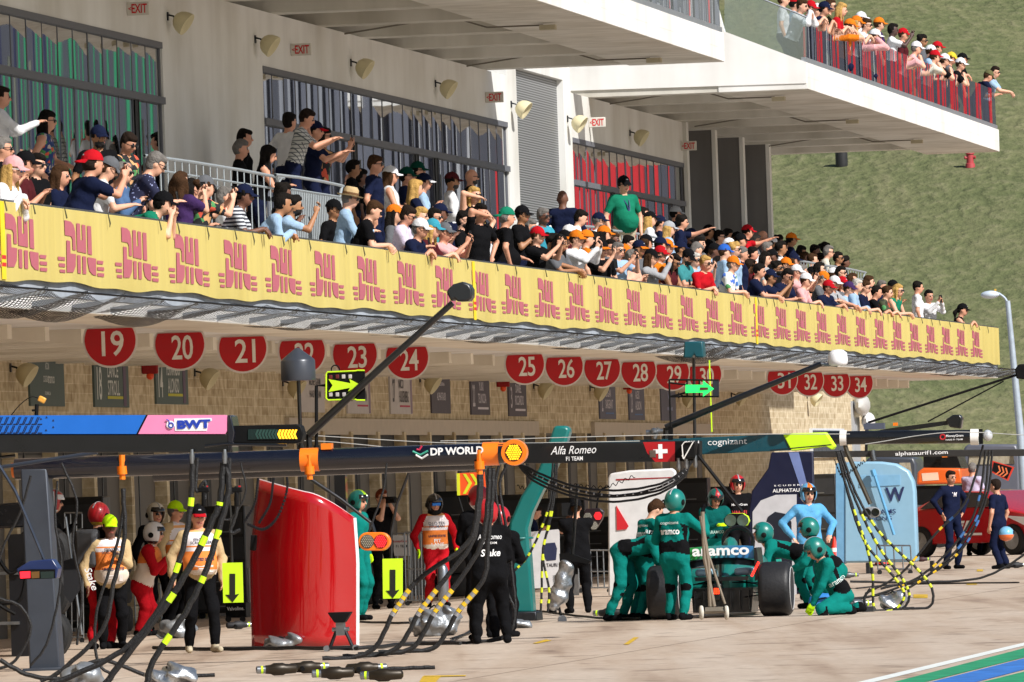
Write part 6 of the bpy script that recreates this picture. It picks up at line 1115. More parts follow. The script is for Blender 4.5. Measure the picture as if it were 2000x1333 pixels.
MB().tube(pl(fr, [(1936, 922), (1930, 960)]), 2 / k, 6).build('handle', BLK, o)
# street lamp, bin, hydrant, far fence
fr = GY(1990, 262); k = F / 262; o = fr.thing('street_lamp', 'tall grey lamp post against the grass at the right edge', 'lamp'); LP = M('a8b4c0', .4, .3)
MB().tube(pl(fr, [(2002, 990), (1994, 860), (1968, 588)]), [9 / k, 8 / k, 5 / k], 14).build('post', LP, o); MB().tube(cat_rom(pl(fr, [(1968, 592), (1962, 582), (1950, 573)])), 2.5 / k, 8).build('arm', LP, o); MB().ell(fr.p(1934, 576), (19 / k, .15, 8 / k), 14).build('lamp_head', M('c0ccd8', .3), o); MB().cbox(fr.p(1944, 567), (.05, .05, .06)).build('sensor', M('c8a040'), o)
r_ = ray(1897, 322)
def hill(px, py):
    lo, hi = 322., 600.
    for _ in range(50):
        m_ = (lo + hi) / 2; p = CAM + ray(px, py) * (m_ / ray(px, py).y)
        if p.z > (m_ - 322) * .205 + math.sin(p.x * .13) * .5 + math.sin(p.x * .31 + m_ * .07) * .3: lo = m_
        else: hi = m_
    return p
P = hill(1895, 326); k = F / P.y; o = thing('fire_hydrant', 'faded red fire hydrant on the grass slope', 'hydrant', None, tuple(P)); HY = M('a83c40', .6); MB().lathe([(10 / k, -.05), (9 / k, 6 / k), (7 / k, 7 / k), (7 / k, 24 / k), (9 / k, 25 / k), (8 / k, 30 / k), (3 / k, 34 / k), (2.5 / k, 38 / k)], (0, 0, 0), (0, 0, 1), 16).build('barrel', HY, o, 40)
for sg in (-1, 1): MB().tube([(0, 0, 18 / k), (sg * 11 / k, -.05, 18 / k)], 3.2 / k, 8).build('outlet', HY, o)
P = hill(1644, 322); k = F / P.y; o = thing('litter_bin', 'dark round bin on the grass just under the upper slab', 'bin', None, tuple(P)); MB().lathe([(11 / k, -.1), (12 / k, 0), (12 / k, 24 / k), (13 / k, 25 / k), (12 / k, 27 / k), (3 / k, 28 / k)], (0, 0, 0), (0, 0, 1), 18).build('body', M('2a2a2c', .5), o, 40)
o = thing('boundary_fence', 'dark metal fence at the foot of the grass hill', 'fence'); g = MB(); 
for i in range(26): x = 17 + i * 1.1; g.tube([(x, 300, 0), (x, 300, 2.6)], .05, 6)
g.build('post', M('3a4454', .5), o); g = MB(); [g.tube([(17, 300, z), (45, 300, z)], .03, 5) for z in (.3, 1.4, 2.5)]; [g.tube([(17 + i * .22, 300, .3), (17 + i * .22, 300, 2.5)], .012, 4) for i in range(127)]; g.build('mesh', M('4a5460', .5), o)
# dome camera and vent on the far stone wall
O = BF.p(1668, 800, 25.4); o = thing('dome_camera', 'white dome camera under a curved vent hood on the sunlit stone wall', 'camera', None, LW(O.x, 25.4, O.z), BF.a); MB().box(-.8, .8, -.05, 0, -1.3, .2).build('pipe_panel', M('a0a4a8', .4), o); MB().ell((0, -.2, .1), (.9, .2, .28), 14).build('hood', M('b8b8b4', .4), o); MB().ell((.5, -.3, -.3), (.5, .17, .22), 14).build('dome', M('e4e4e4', .3), o); MB().box(-.5, .2, -.2, -.05, -.2, .05).build('bracket', M('d8d0b8'), o)

# dark cabinets, screens and gear standing against the stone wall
def cabinet(px, D, w_, h, mt, label, name='tool_cabinet', dr=4):
    P = fac(px, 1100, 25.0); o = thing(name, label, 'cabinet', None, (P.x, P.y, 0), -TH); MB().box(-w_ / 2, w_ / 2, 0, .6, .08, h).build('body', mt, o, bevel=.02)
    for i in range(dr): z = .14 + (h - .2) * i / dr; MB().box(-w_ / 2 + .04, w_ / 2 - .04, -.02, 0, z, z + (h - .3) / dr - .02).build('drawer', M('26282c', .35), o); MB().box(-w_ * .2, w_ * .2, -.04, -.02, z + .03, z + .05).build('handle', STEEL, o)
    for x in (-w_ / 2 + .08, w_ / 2 - .08): MB().tube([(x, .1, .05), (x, .16, .05)], .05, 10).build('castor', RUB, o)
for px, D, w_, h, lb in ((150, 24.6, .8, 1.9, 'tall black cabinet behind the red trousered mechanic'), (430, 24.7, .8, 1.7, 'black cabinet behind the oil cart'), (470, 24.4, .6, 1.2, 'low dark cabinet left of the red cover'), (905, 24.6, .9, 1.8, 'black cabinet behind the men in black suits'), (985, 24.7, 1.0, 1.7, 'dark cabinet left of the teal post'), (1100, 24.6, .9, 1.6, 'dark cabinet behind the cameraman'), (1160, 24.7, .8, 1.2, 'low black cabinet left of the white number two screen'), (1350, 24.5, .8, 1.9, 'tall black cabinet right of the white number two screen'), (1400, 24.6, .8, 1.7, 'black cabinet behind the helmeted pair facing the camera'), (1600, 24.4, .9, 1.9, 'dark cabinet left of the pale blue cabinet')): cabinet(px, D, w_, h, M('0f1012', .4), lb)
for px, D, lb in ((205, 24.2, 'stack of black tyres behind the lime capped official'), (690, 24.4, 'stack of black tyres behind the red cover'), (880, 24.0, 'stack of black tyres right of the fire marshal'), (1235, 24.2, 'stack of black tyres beside the white number two screen')):
    P = fac(px, 1100, D); o = thing('tyre_stack', lb, 'tyres', 'stacks of tyres', (P.x, P.y, 0))
    for i in range(3): MB().lathe([(.2, 0), (.33, .02), (.36, .08), (.36, .30), (.33, .36), (.2, .37)], (0, 0, .02 + i * .385), (0, 0, 1), 24).build('tyre', RUB, o)
# ---------------------------------------------------------------- vehicles
fr = G(1408, 1207); k = F / fr.O.y; o = fr.thing('racing_car', 'green open wheel racing car seen from behind at its pit stop', 'racing car'); cx_ = fr.p(1409, 1150).x
GRN = paint('0c6a60'); CB = M('0c0d0e', .35, 0, .2, 8, coat=.3)
def tyre(px, py0, py1, w_, y, name='tyre'):
    r = (py1 - py0) / 2 / k; c = fr.p(px, (py0 + py1) / 2, y); c.z = r
    t = MB().lathe([(r * .55, -w_ / 2), (r * .86, -w_ / 2), (r * .97, -w_ / 2 + .03), (r, -w_ / 2 + .07), (r, w_ / 2 - .07), (r * .97, w_ / 2 - .03), (r * .86, w_ / 2), (r * .55, w_ / 2)], c, (1, 0, 0), 40).build(name, M('17171a', .55, 0, .2, 5, .15, 30), o, 40)
    MB().ring(c + Vector((w_ / 2, 0, 0)), (1, 0, 0), r * .78, .008, 32, 5).build('sidewall_stripe', M('b0b0b0'), t); MB().lathe([(.02, -w_ * .45), (r * .56, -w_ * .5), (r * .56, w_ * .5), (.02, w_ * .45)], c, (1, 0, 0), 24).build('rim', DARKST, t)
tyre(1516, 1101, 1207, .42, 0); tyre(1298, 1101, 1207, .42, 0); tyre(1506, 1106, 1205, .32, 3.5, 'tyre'); tyre(1308, 1106, 1205, .32, 3.5, 'tyre')
X = lambda px: fr.p(px, 1150).x; Z = lambda py: fr.p(1409, py).z
def wing_el(ya, yb, z0, z1, th, mt, nm, x0=1346, x1=1474, curve=.02):
    v = []; n_ = 16; f = []
    for i in range(n_ + 1):
        u = i / n_; x = X(x0) + (X(x1) - X(x0)) * u; s_z = -curve * (2 * u - 1) ** 2
        v += [(x, ya, Z(z0) + s_z), (x, yb, Z(z1) + s_z), (x, yb + th, Z(z1) + s_z - .01), (x, ya + th, Z(z0) + s_z)]
    f = [(4 * i + a, 4 * i + 4 + a, 4 * i + 4 + (a + 1) % 4, 4 * i + (a + 1) % 4) for i in range(n_) for a in range(4)]; return mesh(nm, v, f, mt, o, smooth=40)
m = new_mat('wing_flap_paint'); n, l, b = nodes(m); s = n.new('ShaderNodeSeparateXYZ'); l.new(mapping(n, l, (1, 1, 1)), s.inputs[0]); mr = n.new('ShaderNodeMapRange'); mr.inputs[1].default_value = X(1346); mr.inputs[2].default_value = X(1474); l.new(s.outputs[0], mr.inputs[0]); r = ramp(n, l, mr.outputs[0], [(.1, '2ca048'), (.45, '4498a0'), (.8, '3484c0')]); l.new(r.outputs[0], b.inputs['Base Color']); b.inputs['Roughness'].default_value = .35
w_ = wing_el(-.02, .02, 1066, 1090, .05, m, 'rear_wing_flap'); lettering(w_, fr, 'aramco', 1408, 1078, 112, 15, -.03, TXT, 0, .03)
wing_el(-.01, .15, 1090, 1102, .06, CB, 'rear_wing_plane', curve=.04)
for x0, x1 in ((1342, 1347), (1473, 1479)): slab(o, fr, 'endplate', [(x0, 1070), (x1, 1070), (x1 + (6 if x0 > 1400 else -6), 1130), (x0 + (2 if x0 > 1400 else -2), 1135)], -.05, .55, CB, .005)
MB().tube([fr.p(1482, 1098, -.08), fr.p(1468, 1126, -.08)], .016, 8).build('endplate_light', M('ff2820', .4, em=2.5), o)
slab(o, fr, 'wing_strut', [(1403, 1102), (1408, 1102), (1408, 1150), (1403, 1150)], .1, .4, CB)
# bodywork runs away from the camera
SEC = [(.15, .10, .36, .55), (.8, .16, .42, .78), (1.6, .36, .46, .95), (2.4, .48, .42, .92), (3.1, .30, .40, .72), (4.2, .16, .36, .62), (5.0, .08, .3, .5)]; v = []; f = []; n_ = 18
for y, hw, zc, zt in SEC:
    for i in range(n_): t = 2 * math.pi * i / n_; v.append((cx_ + hw * math.copysign(abs(math.cos(t)) ** .7, math.cos(t)), y, zc + (zt - zc if math.sin(t) > 0 else zc - .1) * math.copysign(abs(math.sin(t)) ** .8, math.sin(t))))
f = [(a * n_ + i, a * n_ + (i + 1) % n_, (a + 1) * n_ + (i + 1) % n_, (a + 1) * n_ + i) for a in range(len(SEC) - 1) for i in range(n_)] + [list(range(n_)), list(range(len(v) - 1, len(v) - n_ - 1, -1))]
q = mesh('body', v, f, GRN, o, smooth=50); sb = q.modifiers.new('s', 'SUBSURF'); sb.levels = 1; sb.render_levels = 2
for sg in (-1, 1):
    MB().cbox((cx_ + sg * .42, 1.7, .48), (.40, 1.5, .34)).build('sidepod', GRN, o, bevel=.1); MB().cbox((cx_ + sg * .26, .5, .60), (.22, .6, .10)).build('exhaust_cover', M('a8c8d8', .3), o, bevel=.04)
    for z0, z1, y1 in ((.28, .34, .3), (.46, .44, .25), (.50, .40, -.05), (.24, .30, -.05)): MB().tube([(cx_ + sg * .12, .2, z0), (cx_ + sg * .62, y1, z1)], .018, 6, sq=.5).build('suspension_arm', CB, o)
    MB().cbox((cx_ + sg * .56, 0, .36), (.10, .26, .34)).build('brake_duct', CB, o, bevel=.03)
slab(o, fr, 'diffuser', [(1348, 1150), (1470, 1148), (1466, 1196), (1352, 1198)], .1, .9, CB); [MB().box(cx_ + q - .006, cx_ + q + .006, -.02, .3, .10, .36).build('diffuser_fin', CB, o) for q in (-.36, -.24, -.12, .12, .24, .36)]
slab(o, fr, 'beam_wing', [(1356, 1128), (1462, 1126), (1460, 1134), (1358, 1136)], .0, .2, CB); slab(o, fr, 'crash_structure', [(1392, 1140), (1410, 1140), (1408, 1172), (1394, 1172)], -.05, .5, CB, .02)
g = MB(); [g.cbox(fr.p(1396 + i * 3.6, 1151 + j * 4, -.06), (.021, .01, .022)) for i in range(3) for j in range(3)]; g.build('rain_light', M('ff3010', .4, em=3), o); MB().ring((cx_, 2.2, .98), (0, 1, 0), .20, .03, 24, 6).build('halo', CB, o)
MB().ell((cx_, 1.25, .92), (.10, .35, .14), 12).build('airbox', GRN, o); slab(o, fr, 'mirror', [(1487, 1096), (1496, 1095), (1497, 1101), (1488, 1102)], 1.8, 1.9, M('30a090', .3))
# red medical car at the right, turned partly away
P = gnd(1900, 1086); o = thing('safety_car', 'red course car with white emblem at the right edge', 'car', None, (P.x + .55, P.y, 0), math.radians(-40) - TH); CR = M('b00c18', .2, 0, .04, 3, coat=.8)
prof = [(-2.2, .35), (-2.22, .75), (-2.1, .98), (-1.7, 1.06), (-1.1, 1.30), (-.3, 1.42), (.4, 1.38), (1.1, 1.02), (1.9, .88), (2.25, .66), (2.3, .35), (1.75, .28), (-1.7, .28)]
v = []; f = []; ys = (-.92, -.96, -.80, .80, .96, .92)
for yi, y in enumerate((-.93, -.97, -.74, .74, .97, .93)):
    for x, z in prof: zz = z if abs(y) < .8 or z < 1.0 else 1.0 + (z - 1.0) * (.12 if abs(y) > .9 else 1); zz = zz if yi not in (0, 5) else min(zz, .6); v.append((x, y, zz))
n_ = len(prof); f = [(a * n_ + i, a * n_ + (i + 1) % n_, (a + 1) * n_ + (i + 1) % n_, (a + 1) * n_ + i) for a in range(5) for i in range(n_)] + [list(range(n_))[::-1], list(range(5 * n_, 6 * n_))]
q = mesh('body', v, f, CR, o, smooth=35); q.modifiers.new('b', 'BEVEL').width = .03
for sg in (-1, 1):
    for X_ in (((-1.35, 0), (-1.05, .7), (-.36, 1), (-.36, 0)), ((-.28, 0), (-.28, 1), (.38, .94), (1.0, 0))):
        q = [Vector((x, sg * (.975 - .205 * t), 1.05 + .33 * t)) for x, t in X_]; q2 = [a + Vector((0, sg * .02, .01)) for a in q]; mesh('side_window', q + q2, [(0, 1, 2, 3), (7, 6, 5, 4), (0, 4, 5, 1), (1, 5, 6, 2), (2, 6, 7, 3), (3, 7, 4, 0)], M('0c0f14', .06, coat=.8), o)
    for x in (-1.4, 1.42):
        t = MB().lathe([(.20, -.11), (.31, -.11), (.335, -.08), (.335, .08), (.31, .11), (.20, .11)], (x, sg * .88, .335), (0, 1, 0), 28).build('wheel', RUB, o, 40); g = MB().lathe([(.21, -.115), (.215, .115), (.19, .118)], (x, sg * .88, .335), (0, 1, 0), 24)
        for a in range(8): g.tube([(x, sg * .99, .335), (x + .2 * math.cos(a * .785), sg * .98, .335 + .2 * math.sin(a * .785))], .014, 6)
        g.build('rim', metalm('a0a4a8'), t)
MB().prism([Vector((x, 0, z)) for x, z in ((1.2, .86), (2.0, .80), (2.2, .5), (1.9, .6), (1.6, .72))], -.985, -.965).build('white_graphic', TXT, o); text('F1', (-.1, .66), .55, .22, TXT, o, .06, .3, y=-.985); MB().box(-.3, .5, -.984, -.972, .45, .5).build('white_stripe', TXT, o); MB().prism([Vector((x, 0, z)) for x, z in ((-1.1, 1.25), (-.3, 1.37), (.3, 1.34))], -.4, .4).build('roof_bar', BLK, o)
MB().box(-2.25, -2.2, -.8, .8, .68, .8).build('tail_light', M('600810', .3), o)
P = gnd(1835, 1040); fr = lane(Vector((P.x, 246, 0))); k = F / 246; o = fr.thing('recovery_vehicle', 'orange recovery vehicle parked behind the red car', 'vehicle'); slab(o, fr, 'body', [(1792, 922), (1804, 914), (1876, 915), (1880, 945), (1790, 947)], 0, 2.5, paint('d85c1c'), .05); slab(o, fr, 'windscreen', [(1802, 892), (1868, 892), (1876, 914), (1802, 914)], .2, 2.2, M('101214', .2)); slab(o, fr, 'chassis', [(1786, 950), (1884, 948), (1884, 985), (1786, 987)], .1, 2.4, BLK); slab(o, fr, 'plate', [(1800, 925), (1832, 923), (1834, 938), (1802, 940)], -.01, 0, matte('d8b8a0')); MB().cbox(fr.p(1845, 888), (.12, .15, .14)).build('beacon', ORG, o)
for x in (1798, 1872): MB().lathe([(.2, -.15), (.5, -.15), (.5, .15), (.2, .15)], fr.p(x, 0, .6) * 1 - Vector((0, 0, fr.p(x, 0).z)) + Vector((0, 0, .5)), (0, 1, 0), 20).build('wheel', RUB, o)
for i, (x0, x1, y0, h, lb) in enumerate(((1690, 1790, 893, '3c4048', 'dark van parked behind the pale blue cabinet'), (1882, 1990, 868, '5a5c66', 'grey van parked behind the two men in navy'))):
    fr = GY((x0 + x1) / 2, 262 + 6 * i); o = fr.thing('parked_van', lb, 'van'); slab(o, fr, 'body', [(x0, y0 + 8), (x0 + 8, y0), (x1 - 6, y0), (x1, y0 + 14), (x1 + 3, 1028), (x0 - 3, 1030)], 0, 2.2, paint(h), .06); slab(o, fr, 'windscreen', [(x0 + 12, y0 + 12), (x1 - 12, y0 + 11), (x1 - 8, y0 + 38), (x0 + 10, y0 + 40)], -.03, 0, GLASS); slab(o, fr, 'bumper', [(x0, 1020), (x1, 1018), (x1, 1034), (x0, 1036)], -.06, 0, BLK)
    for x in (x0 + 12, x1 - 12): MB().lathe([(.15, -.12), (.38, -.12), (.38, .12), (.15, .12)], Vector((fr.p(x, 900).x, .3, .38)), (1, 0, 0), 18).build('wheel', RUB, o)
# ---------------------------------------------------------------- hoses and cables
def hose(label, pts, Y, wpx, bands=(), mt=None, name='air_hose', cat='hose', grp='air hoses hanging from the gantries', n=7):
    P = []
    for q in pts:
        if len(q) > 2 and q[2] == 'g': p = gnd(q[0], q[1], .03)
        else: p = at(q[0], q[1], q[2] if len(q) > 2 else Y)
        if p.z < .02: p.z = .02
        P.append(p)
    C = cat_rom(P, n); r = wpx / 2 / (F / Y); o = thing(name, label, cat, grp, tuple(C[0])); C = [c - C[0] for c in C]
    g = MB().tube([c + Vector((math.sin(i * 2.1) * r * .15, 0, math.cos(i * 1.7) * r * .15)) for i, c in enumerate(C)], r, 8); g.build('hose', mt or M('0e0e10', .6, 0, .3, 30, .4, 60), o); L = len(C) - 1
    for a, b_, nb, colr, wd in bands:
        for i in range(nb):
            t = (a + (b_ - a) * (i + .5) / nb) * L; t0, t1 = max(0, t - wd * L / 2), min(L, t + wd * L / 2)
            S = [C[int(u)].lerp(C[min(L, int(u) + 1)], u - int(u)) for u in (t0, (t0 + t1) / 2, t1)]; MB().tube(S, r * 1.12, 8).build('band', colr, o)
    return o
YB = M('c8d420', .6); YO = M('e0b820', .6); SB = M('a8aab0', .35, .6)
hose('left banded hose from the blue gantry to the ground', [(376, 900), (372, 990), (352, 1090), (310, 1190), (240, 1270), (130, 1325), (60, 1345)], 95, 11, [(.14, .16, 1, LIME, .03), (.36, .37, 1, LIME, .03)])
hose('middle banded hose from the blue gantry end', [(436, 905), (430, 980), (418, 1010), (375, 1100), (318, 1190), (240, 1290), (200, 1345)], 95, 13, [(.17, .2, 1, LIME, .03), (.42, .43, 1, LIME, .03), (.62, .63, 1, LIME, .03)])
hose('right banded hose from the blue gantry end', [(440, 900), (446, 960), (420, 1060), (396, 1130), (360, 1200), (300, 1290), (285, 1345)], 95, 12, [(.3, .31, 1, LIME, .03), (.5, .51, 1, LIME, .03), (.75, .76, 1, LIME, .03)])
hose('thin black hose hanging left of the blue gantry fittings', [(243, 955), (236, 1030), (215, 1110), (188, 1200), (190, 1290), (220, 1320)], 104, 6); hose('second thin black hose beside the marshal with the lime cap', [(240, 955), (243, 1050), (222, 1140), (200, 1230), (120, 1310), (80, 1340)], 104, 9)
hose('black hose with shut off valve left of the walking official', [(385, 895), (383, 960), (400, 940), (401, 975)], 97, 7); hose('black hose with valve looping by the red cover', [(448, 895), (450, 960), (462, 955), (462, 1000), (450, 1040), (470, 1035)], 98, 7)
for x, y, lb in ((398, 965, 'black valve handle hanging left of the official'), (462, 965, 'black valve handle hanging by the red cover')):
    fr = GY(x, 97); k = F / 97; o = fr.thing('valve_handle', lb, 'valve'); MB().tube(pl(fr, [(x, y - 15), (x, y + 25)]), 5 / k, 8).cbox(fr.p(x, y - 8), (22 / k, .05, 10 / k)).build('body', BLK, o, bevel=.008); MB().cbox(fr.p(x + 6, y - 14), (.02, .02, .02)).build('red_button', M('c01820'), o)
for i, (x0, x1, xb, lb) in enumerate(((936, 800, 690, 'first'), (940, 850, 730, 'second'), (955, 880, 760, 'third'), (963, 925, 800, 'fourth'))):
    hose(lb + ' silver and yellow banded hose sweeping left from the orange clamp', [(x0, 915), (x0 - 2, 975), (x0 - 22 + 4 * i, 1060), (x1 + 20, 1130), (x1 - 30, 1195), ((x1 + xb) / 2 - 10, 1262), (xb, 1305), (xb - 60, 1316)], 112 + i, 9.5, [(.47, .58, 4, YO, .014), (.485, .595, 4, SB, .014)])
for i, (pts, lb) in enumerate((([(975, 905), (968, 960), (985, 1060), (990, 1150), (1004, 1190), (996, 1235), (950, 1252), (900, 1256)], 'black hose hanging behind the tallest red helmet'), ([(990, 908), (976, 950), (990, 1040), (1000, 1120), (1006, 1200), (985, 1245), (930, 1256)], 'black hose looping right of the men in black'))): hose(lb, pts, 120, 6, n=9)
for i in range(4): hose(('upper', 'second', 'third', 'lowest')[i] + ' hose slung between the orange lamp and the flag gantry', [(1012, 903 + 2 * i), (1060 - 4 * i, 928 + 5 * i), (1130, 952 + 7 * i), (1210, 958 + 6 * i + (i % 2) * 4), (1290, 945 + 6 * i), (1340, 915 + 4 * i), (1358 - 8 * i, 893)], 122, 4.6, [(.1, .85, 24, SB, .006)] if i == 1 else ())
for i, (xb, lb) in enumerate(((1000, 'left'), (1048, 'middle'), (1062, 'right'))): hose(lb + ' yellow banded hose hanging from the teal gantry', [(1082 + 3 * i, 905), (1078 + 3 * i, 960), (1070 + 2 * i, 1020), (1060, 1080 if i else 1060), (xb + (10 if i else 0), 1150 if i else 1118), (xb + 8, 1195 if i else 1122)] if i else [(1080, 905), (1074, 980), (1054, 1040), (1030, 1088), (1002, 1118)], 136, 4.6, [(.3, .95, 7, YB, .035)])
YS = [[(1634, 882), (1650, 940), (1672, 1010), (1690, 1060), (1704, 1120), (1708, 1190), (1740, 1203), (1786, 1190)], [(1638, 882), (1660, 950), (1690, 1020), (1724, 1080), (1762, 1130), (1776, 1165), (1762, 1195), (1730, 1200)], [(1642, 880), (1670, 960), (1710, 1030), (1752, 1075), (1790, 1110), (1820, 1150), (1816, 1185), (1770, 1200)], [(1636, 882), (1655, 960), (1676, 1030), (1700, 1075), (1740, 1120), (1766, 1160), (1748, 1190), (1700, 1192), (1688, 1170), (1700, 1150)]]
for i, q in enumerate(YS): hose(('first', 'second', 'third', 'fourth')[i] + ' black and yellow striped hose fanning from the lime tip', q, 137, 5.2, [(.24, .72, 9, YB, .025)], n=8)
for i, q in enumerate([[(1925, 880), (1915, 960), (1895, 1020), (1850, 1080), (1790, 1130), (1700, 1165), (1600, 1172)], [(1932, 880), (1920, 980), (1880, 1060), (1830, 1110), (1770, 1150), (1680, 1170)], [(1938, 880), (1930, 960), (1900, 1040), (1862, 1090), (1800, 1130), (1720, 1150)], [(2005, 1080), (1960, 1110), (1900, 1132), (1780, 1138), (1660, 1136)], [(1920, 870), (1905, 930), (1880, 990), (1830, 1040), (1760, 1120), (1690, 1160)]]): hose(('outer', 'inner', 'middle', 'ground', 'left')[i] + ' dark hose trailing from the white clamped tube', q, 150 if i != 3 else 168, 4.6, [(.1 + .1 * i, .5, 2, M('3a6ca8'), .03), (.5, .8, 2, YO, .02)] if i != 3 else ())
for pts, w_, lb in (([(300, 1266, 'g'), (420, 1268, 'g'), (560, 1266, 'g'), (700, 1266, 'g'), (800, 1258, 'g'), (900, 1256, 'g')], 7, 'thick black hose lying across the lane by the red cover'), ([(1040, 1192, 'g'), (1100, 1200, 'g'), (1180, 1208, 'g'), (1250, 1208, 'g')], 5, 'black hose lying before the bent mechanics'), ([(700, 1215, 'g'), (790, 1217, 'g'), (860, 1212, 'g')], 5, 'black hose lying behind the red cover'), ([(880, 1248, 'g'), (920, 1234, 'g'), (935, 1222, 'g'), (905, 1240, 'g'), (880, 1252, 'g')], 3.5, 'thin hose coiled beside the men in black'), ([(1500, 1135, 'g'), (1640, 1150, 'g'), (1760, 1142, 'g'), (1990, 1138, 'g')], 4, 'long black hose lying towards the right edge')): hose(lb, pts, 130, w_, name='ground_hose', grp='hoses lying on the ground')
for pts, lb in (([(440, 868), (620, 862), (900, 890)], 'thin pale wire above the dark tube at the left'), ([(590, 850), (900, 866), (1250, 862)], 'thin pale wire passing the cone topped drum'), ([(860, 862), (1300, 850), (1660, 848)], 'thin dark wire running towards the lime tip'), ([(1690, 868), (1850, 845), (2000, 850)], 'thin wire over the right hand gantries')): hose(lb, pts, 125, 1.6, name='wire', cat='wire', grp='thin wires above the gantries', mt=M('a8a8a4', .5))
for pts, lb, Y in (([(1010, 950), (1050, 960), (1080, 955), (1120, 948), (1180, 952), (1240, 930)], 'coiled dark cable hanging before the white number two screen', 140), ([(1630, 900), (1645, 930), (1665, 918), (1690, 900)], 'curly cable in front of the pale blue cabinet', 145)):
    C = cat_rom([at(x, y, Y) for x, y in pts], 24); o = thing('coiled_cable', lb, 'cable', None, tuple(C[0])); MB().tube([c - C[0] + Vector((0, .02 * math.cos(i * 1.3), .025 * math.sin(i * 1.3))) for i, c in enumerate(C)], .006, 5).build('cable', BLK, o)
for i, (q, w_, lb) in enumerate((([(60, 930), (40, 1000), (10, 1060), (-10, 1120)], 5, 'black cable curving left of the grey post'), ([(112, 940), (108, 1020), (120, 1100), (112, 1180), (90, 1260), (60, 1300)], 5, 'black cable hanging right of the grey post'), ([(0, 1170), (40, 1185), (60, 1230), (30, 1290), (-10, 1310)], 6, 'thick black cable looping low at the left edge'), ([(120, 905), (150, 980), (142, 1060), (160, 1160), (150, 1260)], 5, 'black cable behind the black pennant'), ([(470, 905), (480, 960), (455, 1010), (430, 1016)], 4, 'thin black cable left of the red cover'), ([(755, 905), (748, 960), (720, 1040)], 4, 'thin black cable above the left of the right lime board'), ([(130, 1320), (200, 1290), (300, 1322), (420, 1330)], 8, 'thick black hose along the bottom left'), ([(0, 1290), (60, 1320), (140, 1340)], 9, 'thick black hose in the bottom left corner'), ([(620, 1316), (720, 1322), (800, 1326), (850, 1318)], 8, 'thick black hose along the bottom beside the wheel guns'))): hose(lb, q, 106 if i not in (6, 7, 8) else 104, w_)
# ---------------------------------------------------------------- people on the lane
def crew(label, px, py, footy, hd, **kw):
    Y = gnd(px, footy).y; W = at(px, py, Y); kw.setdefault('grp', None); kw.setdefault('h', .0135); kw.setdefault('S', 1.03); kw.setdefault('bag', 1.10 if kw.get('glove') else 1.05); return person(label, tuple(W), 0.0, hd, **kw)
CC.update(astd='0a5450')
AST = dict(shirt='ast', pants='ast', sl='l', glove='blk', belt='blk')
# marshals and officials at the left
P = crew('mechanic with red and white helmet mostly hidden by the grey post', 104, 955, 1262, 0, pose='c', shirt='blk', pants='blk', hat='helm:red:wht', sl='l', glove='blk')
P = crew('mechanic in red helmet and dark top with red trousers, back turned', 193, 979, 1268, 60, pose='c', shirt='blk', pants='red', hat='helm:red:yel', sl='l', glove='blk', gl=0); 
bag_ = MB().cbox((-.20, 0, P['hz'] + .28), (.16, .30, .46)).build('backpack', M('4a4c50', .8), P['o'], bevel=.05)
P = crew('official in lime cap with bib and beige shirt, holding a strap', 214, 1004, 1268, -80, pose='C', shirt='tan', pants='blk', hat='cap:lim', sl='l', skin=3, vest='bib', fat=.7, arms=[(.30, .04, -.12), (.06, .30, -.48)]); decal(P, '0064-TEX\nSCRUTINEER', 0, 0, .40, .24, .07, '40485c', 1); decal(P, 'UNITED STATES', 0, 0, .19, .26, .035, '202848', 1, .03); decal(P, 'F1', 0, 0, .08, .22, .08, 'e4dcd8', 1, .03)
P = crew('marshal in white helmet and red suit with orange bib, leaning forward', 302, 1018, 1242, -10, pose='c', shirt='red', pants='red', hat='helm:wht:blk', sl='l', skin=1, vest='bib', lean=18, glove='blk')
P = crew('marshal in pale grey helmet standing behind the crouching one', 304, 980, 1232, -60, pose='D', shirt='blk', pants='blk', hat='helm:off:blk', sl='l', gl=0)
P = crew('official in lime cap and beige shirt half hidden at the back', 343, 977, 1234, -30, pose='D', shirt='tan', pants='blk', hat='cap:lim', sl='l', gl=1, vest='bib', hair='gs')
P = crew('older official in black cap, glasses, bib and beige shirt walking', 386, 984, 1276, -75, pose='D', shirt='tan', pants='blk', hat='cap:blk:red', hair='gs', sl='l', vest='bib', fat=.4, gl=0, shoe='khk', arms=[(.12, .24, -.50), (-.02, .30, -.50)], feet=[(.16, .12, 0), (-.12, .12, 0)]); decal(P, '0063-TEX\nSCRUTINEER', 0, 0, .40, .25, .07, '40485c', 1); decal(P, 'UNITED STATES', 0, 0, .19, .27, .035, '202848', 1, .03); decal(P, 'F1', 0, 0, .08, .22, .08, 'e4dcd8', 1, .03)
P = crew('green suited mechanic half hidden right of the red cover', 700, 956, 1212, -25, pose='D', hat='helm:ast:blk:lim', **dict(AST, glove='lim')); decal(P, 'cognizant', 0, 0, .40, .2, .04)
P = crew('red haired photographer in black polo holding a camera up', 745, 955, 1190, -60, pose='E', shirt='blk', pants='blk', hair='rs', gl=1, sl='s', skin=0); fr_ = P['o']; MB().box(.20, .34, -.03, .10, P['hz'] + .58, P['hz'] + .68).tube([(.30, .03, P['hz'] + .63), (.46, .03, P['hz'] + .63)], .04, 12).build('camera', BLK, fr_)
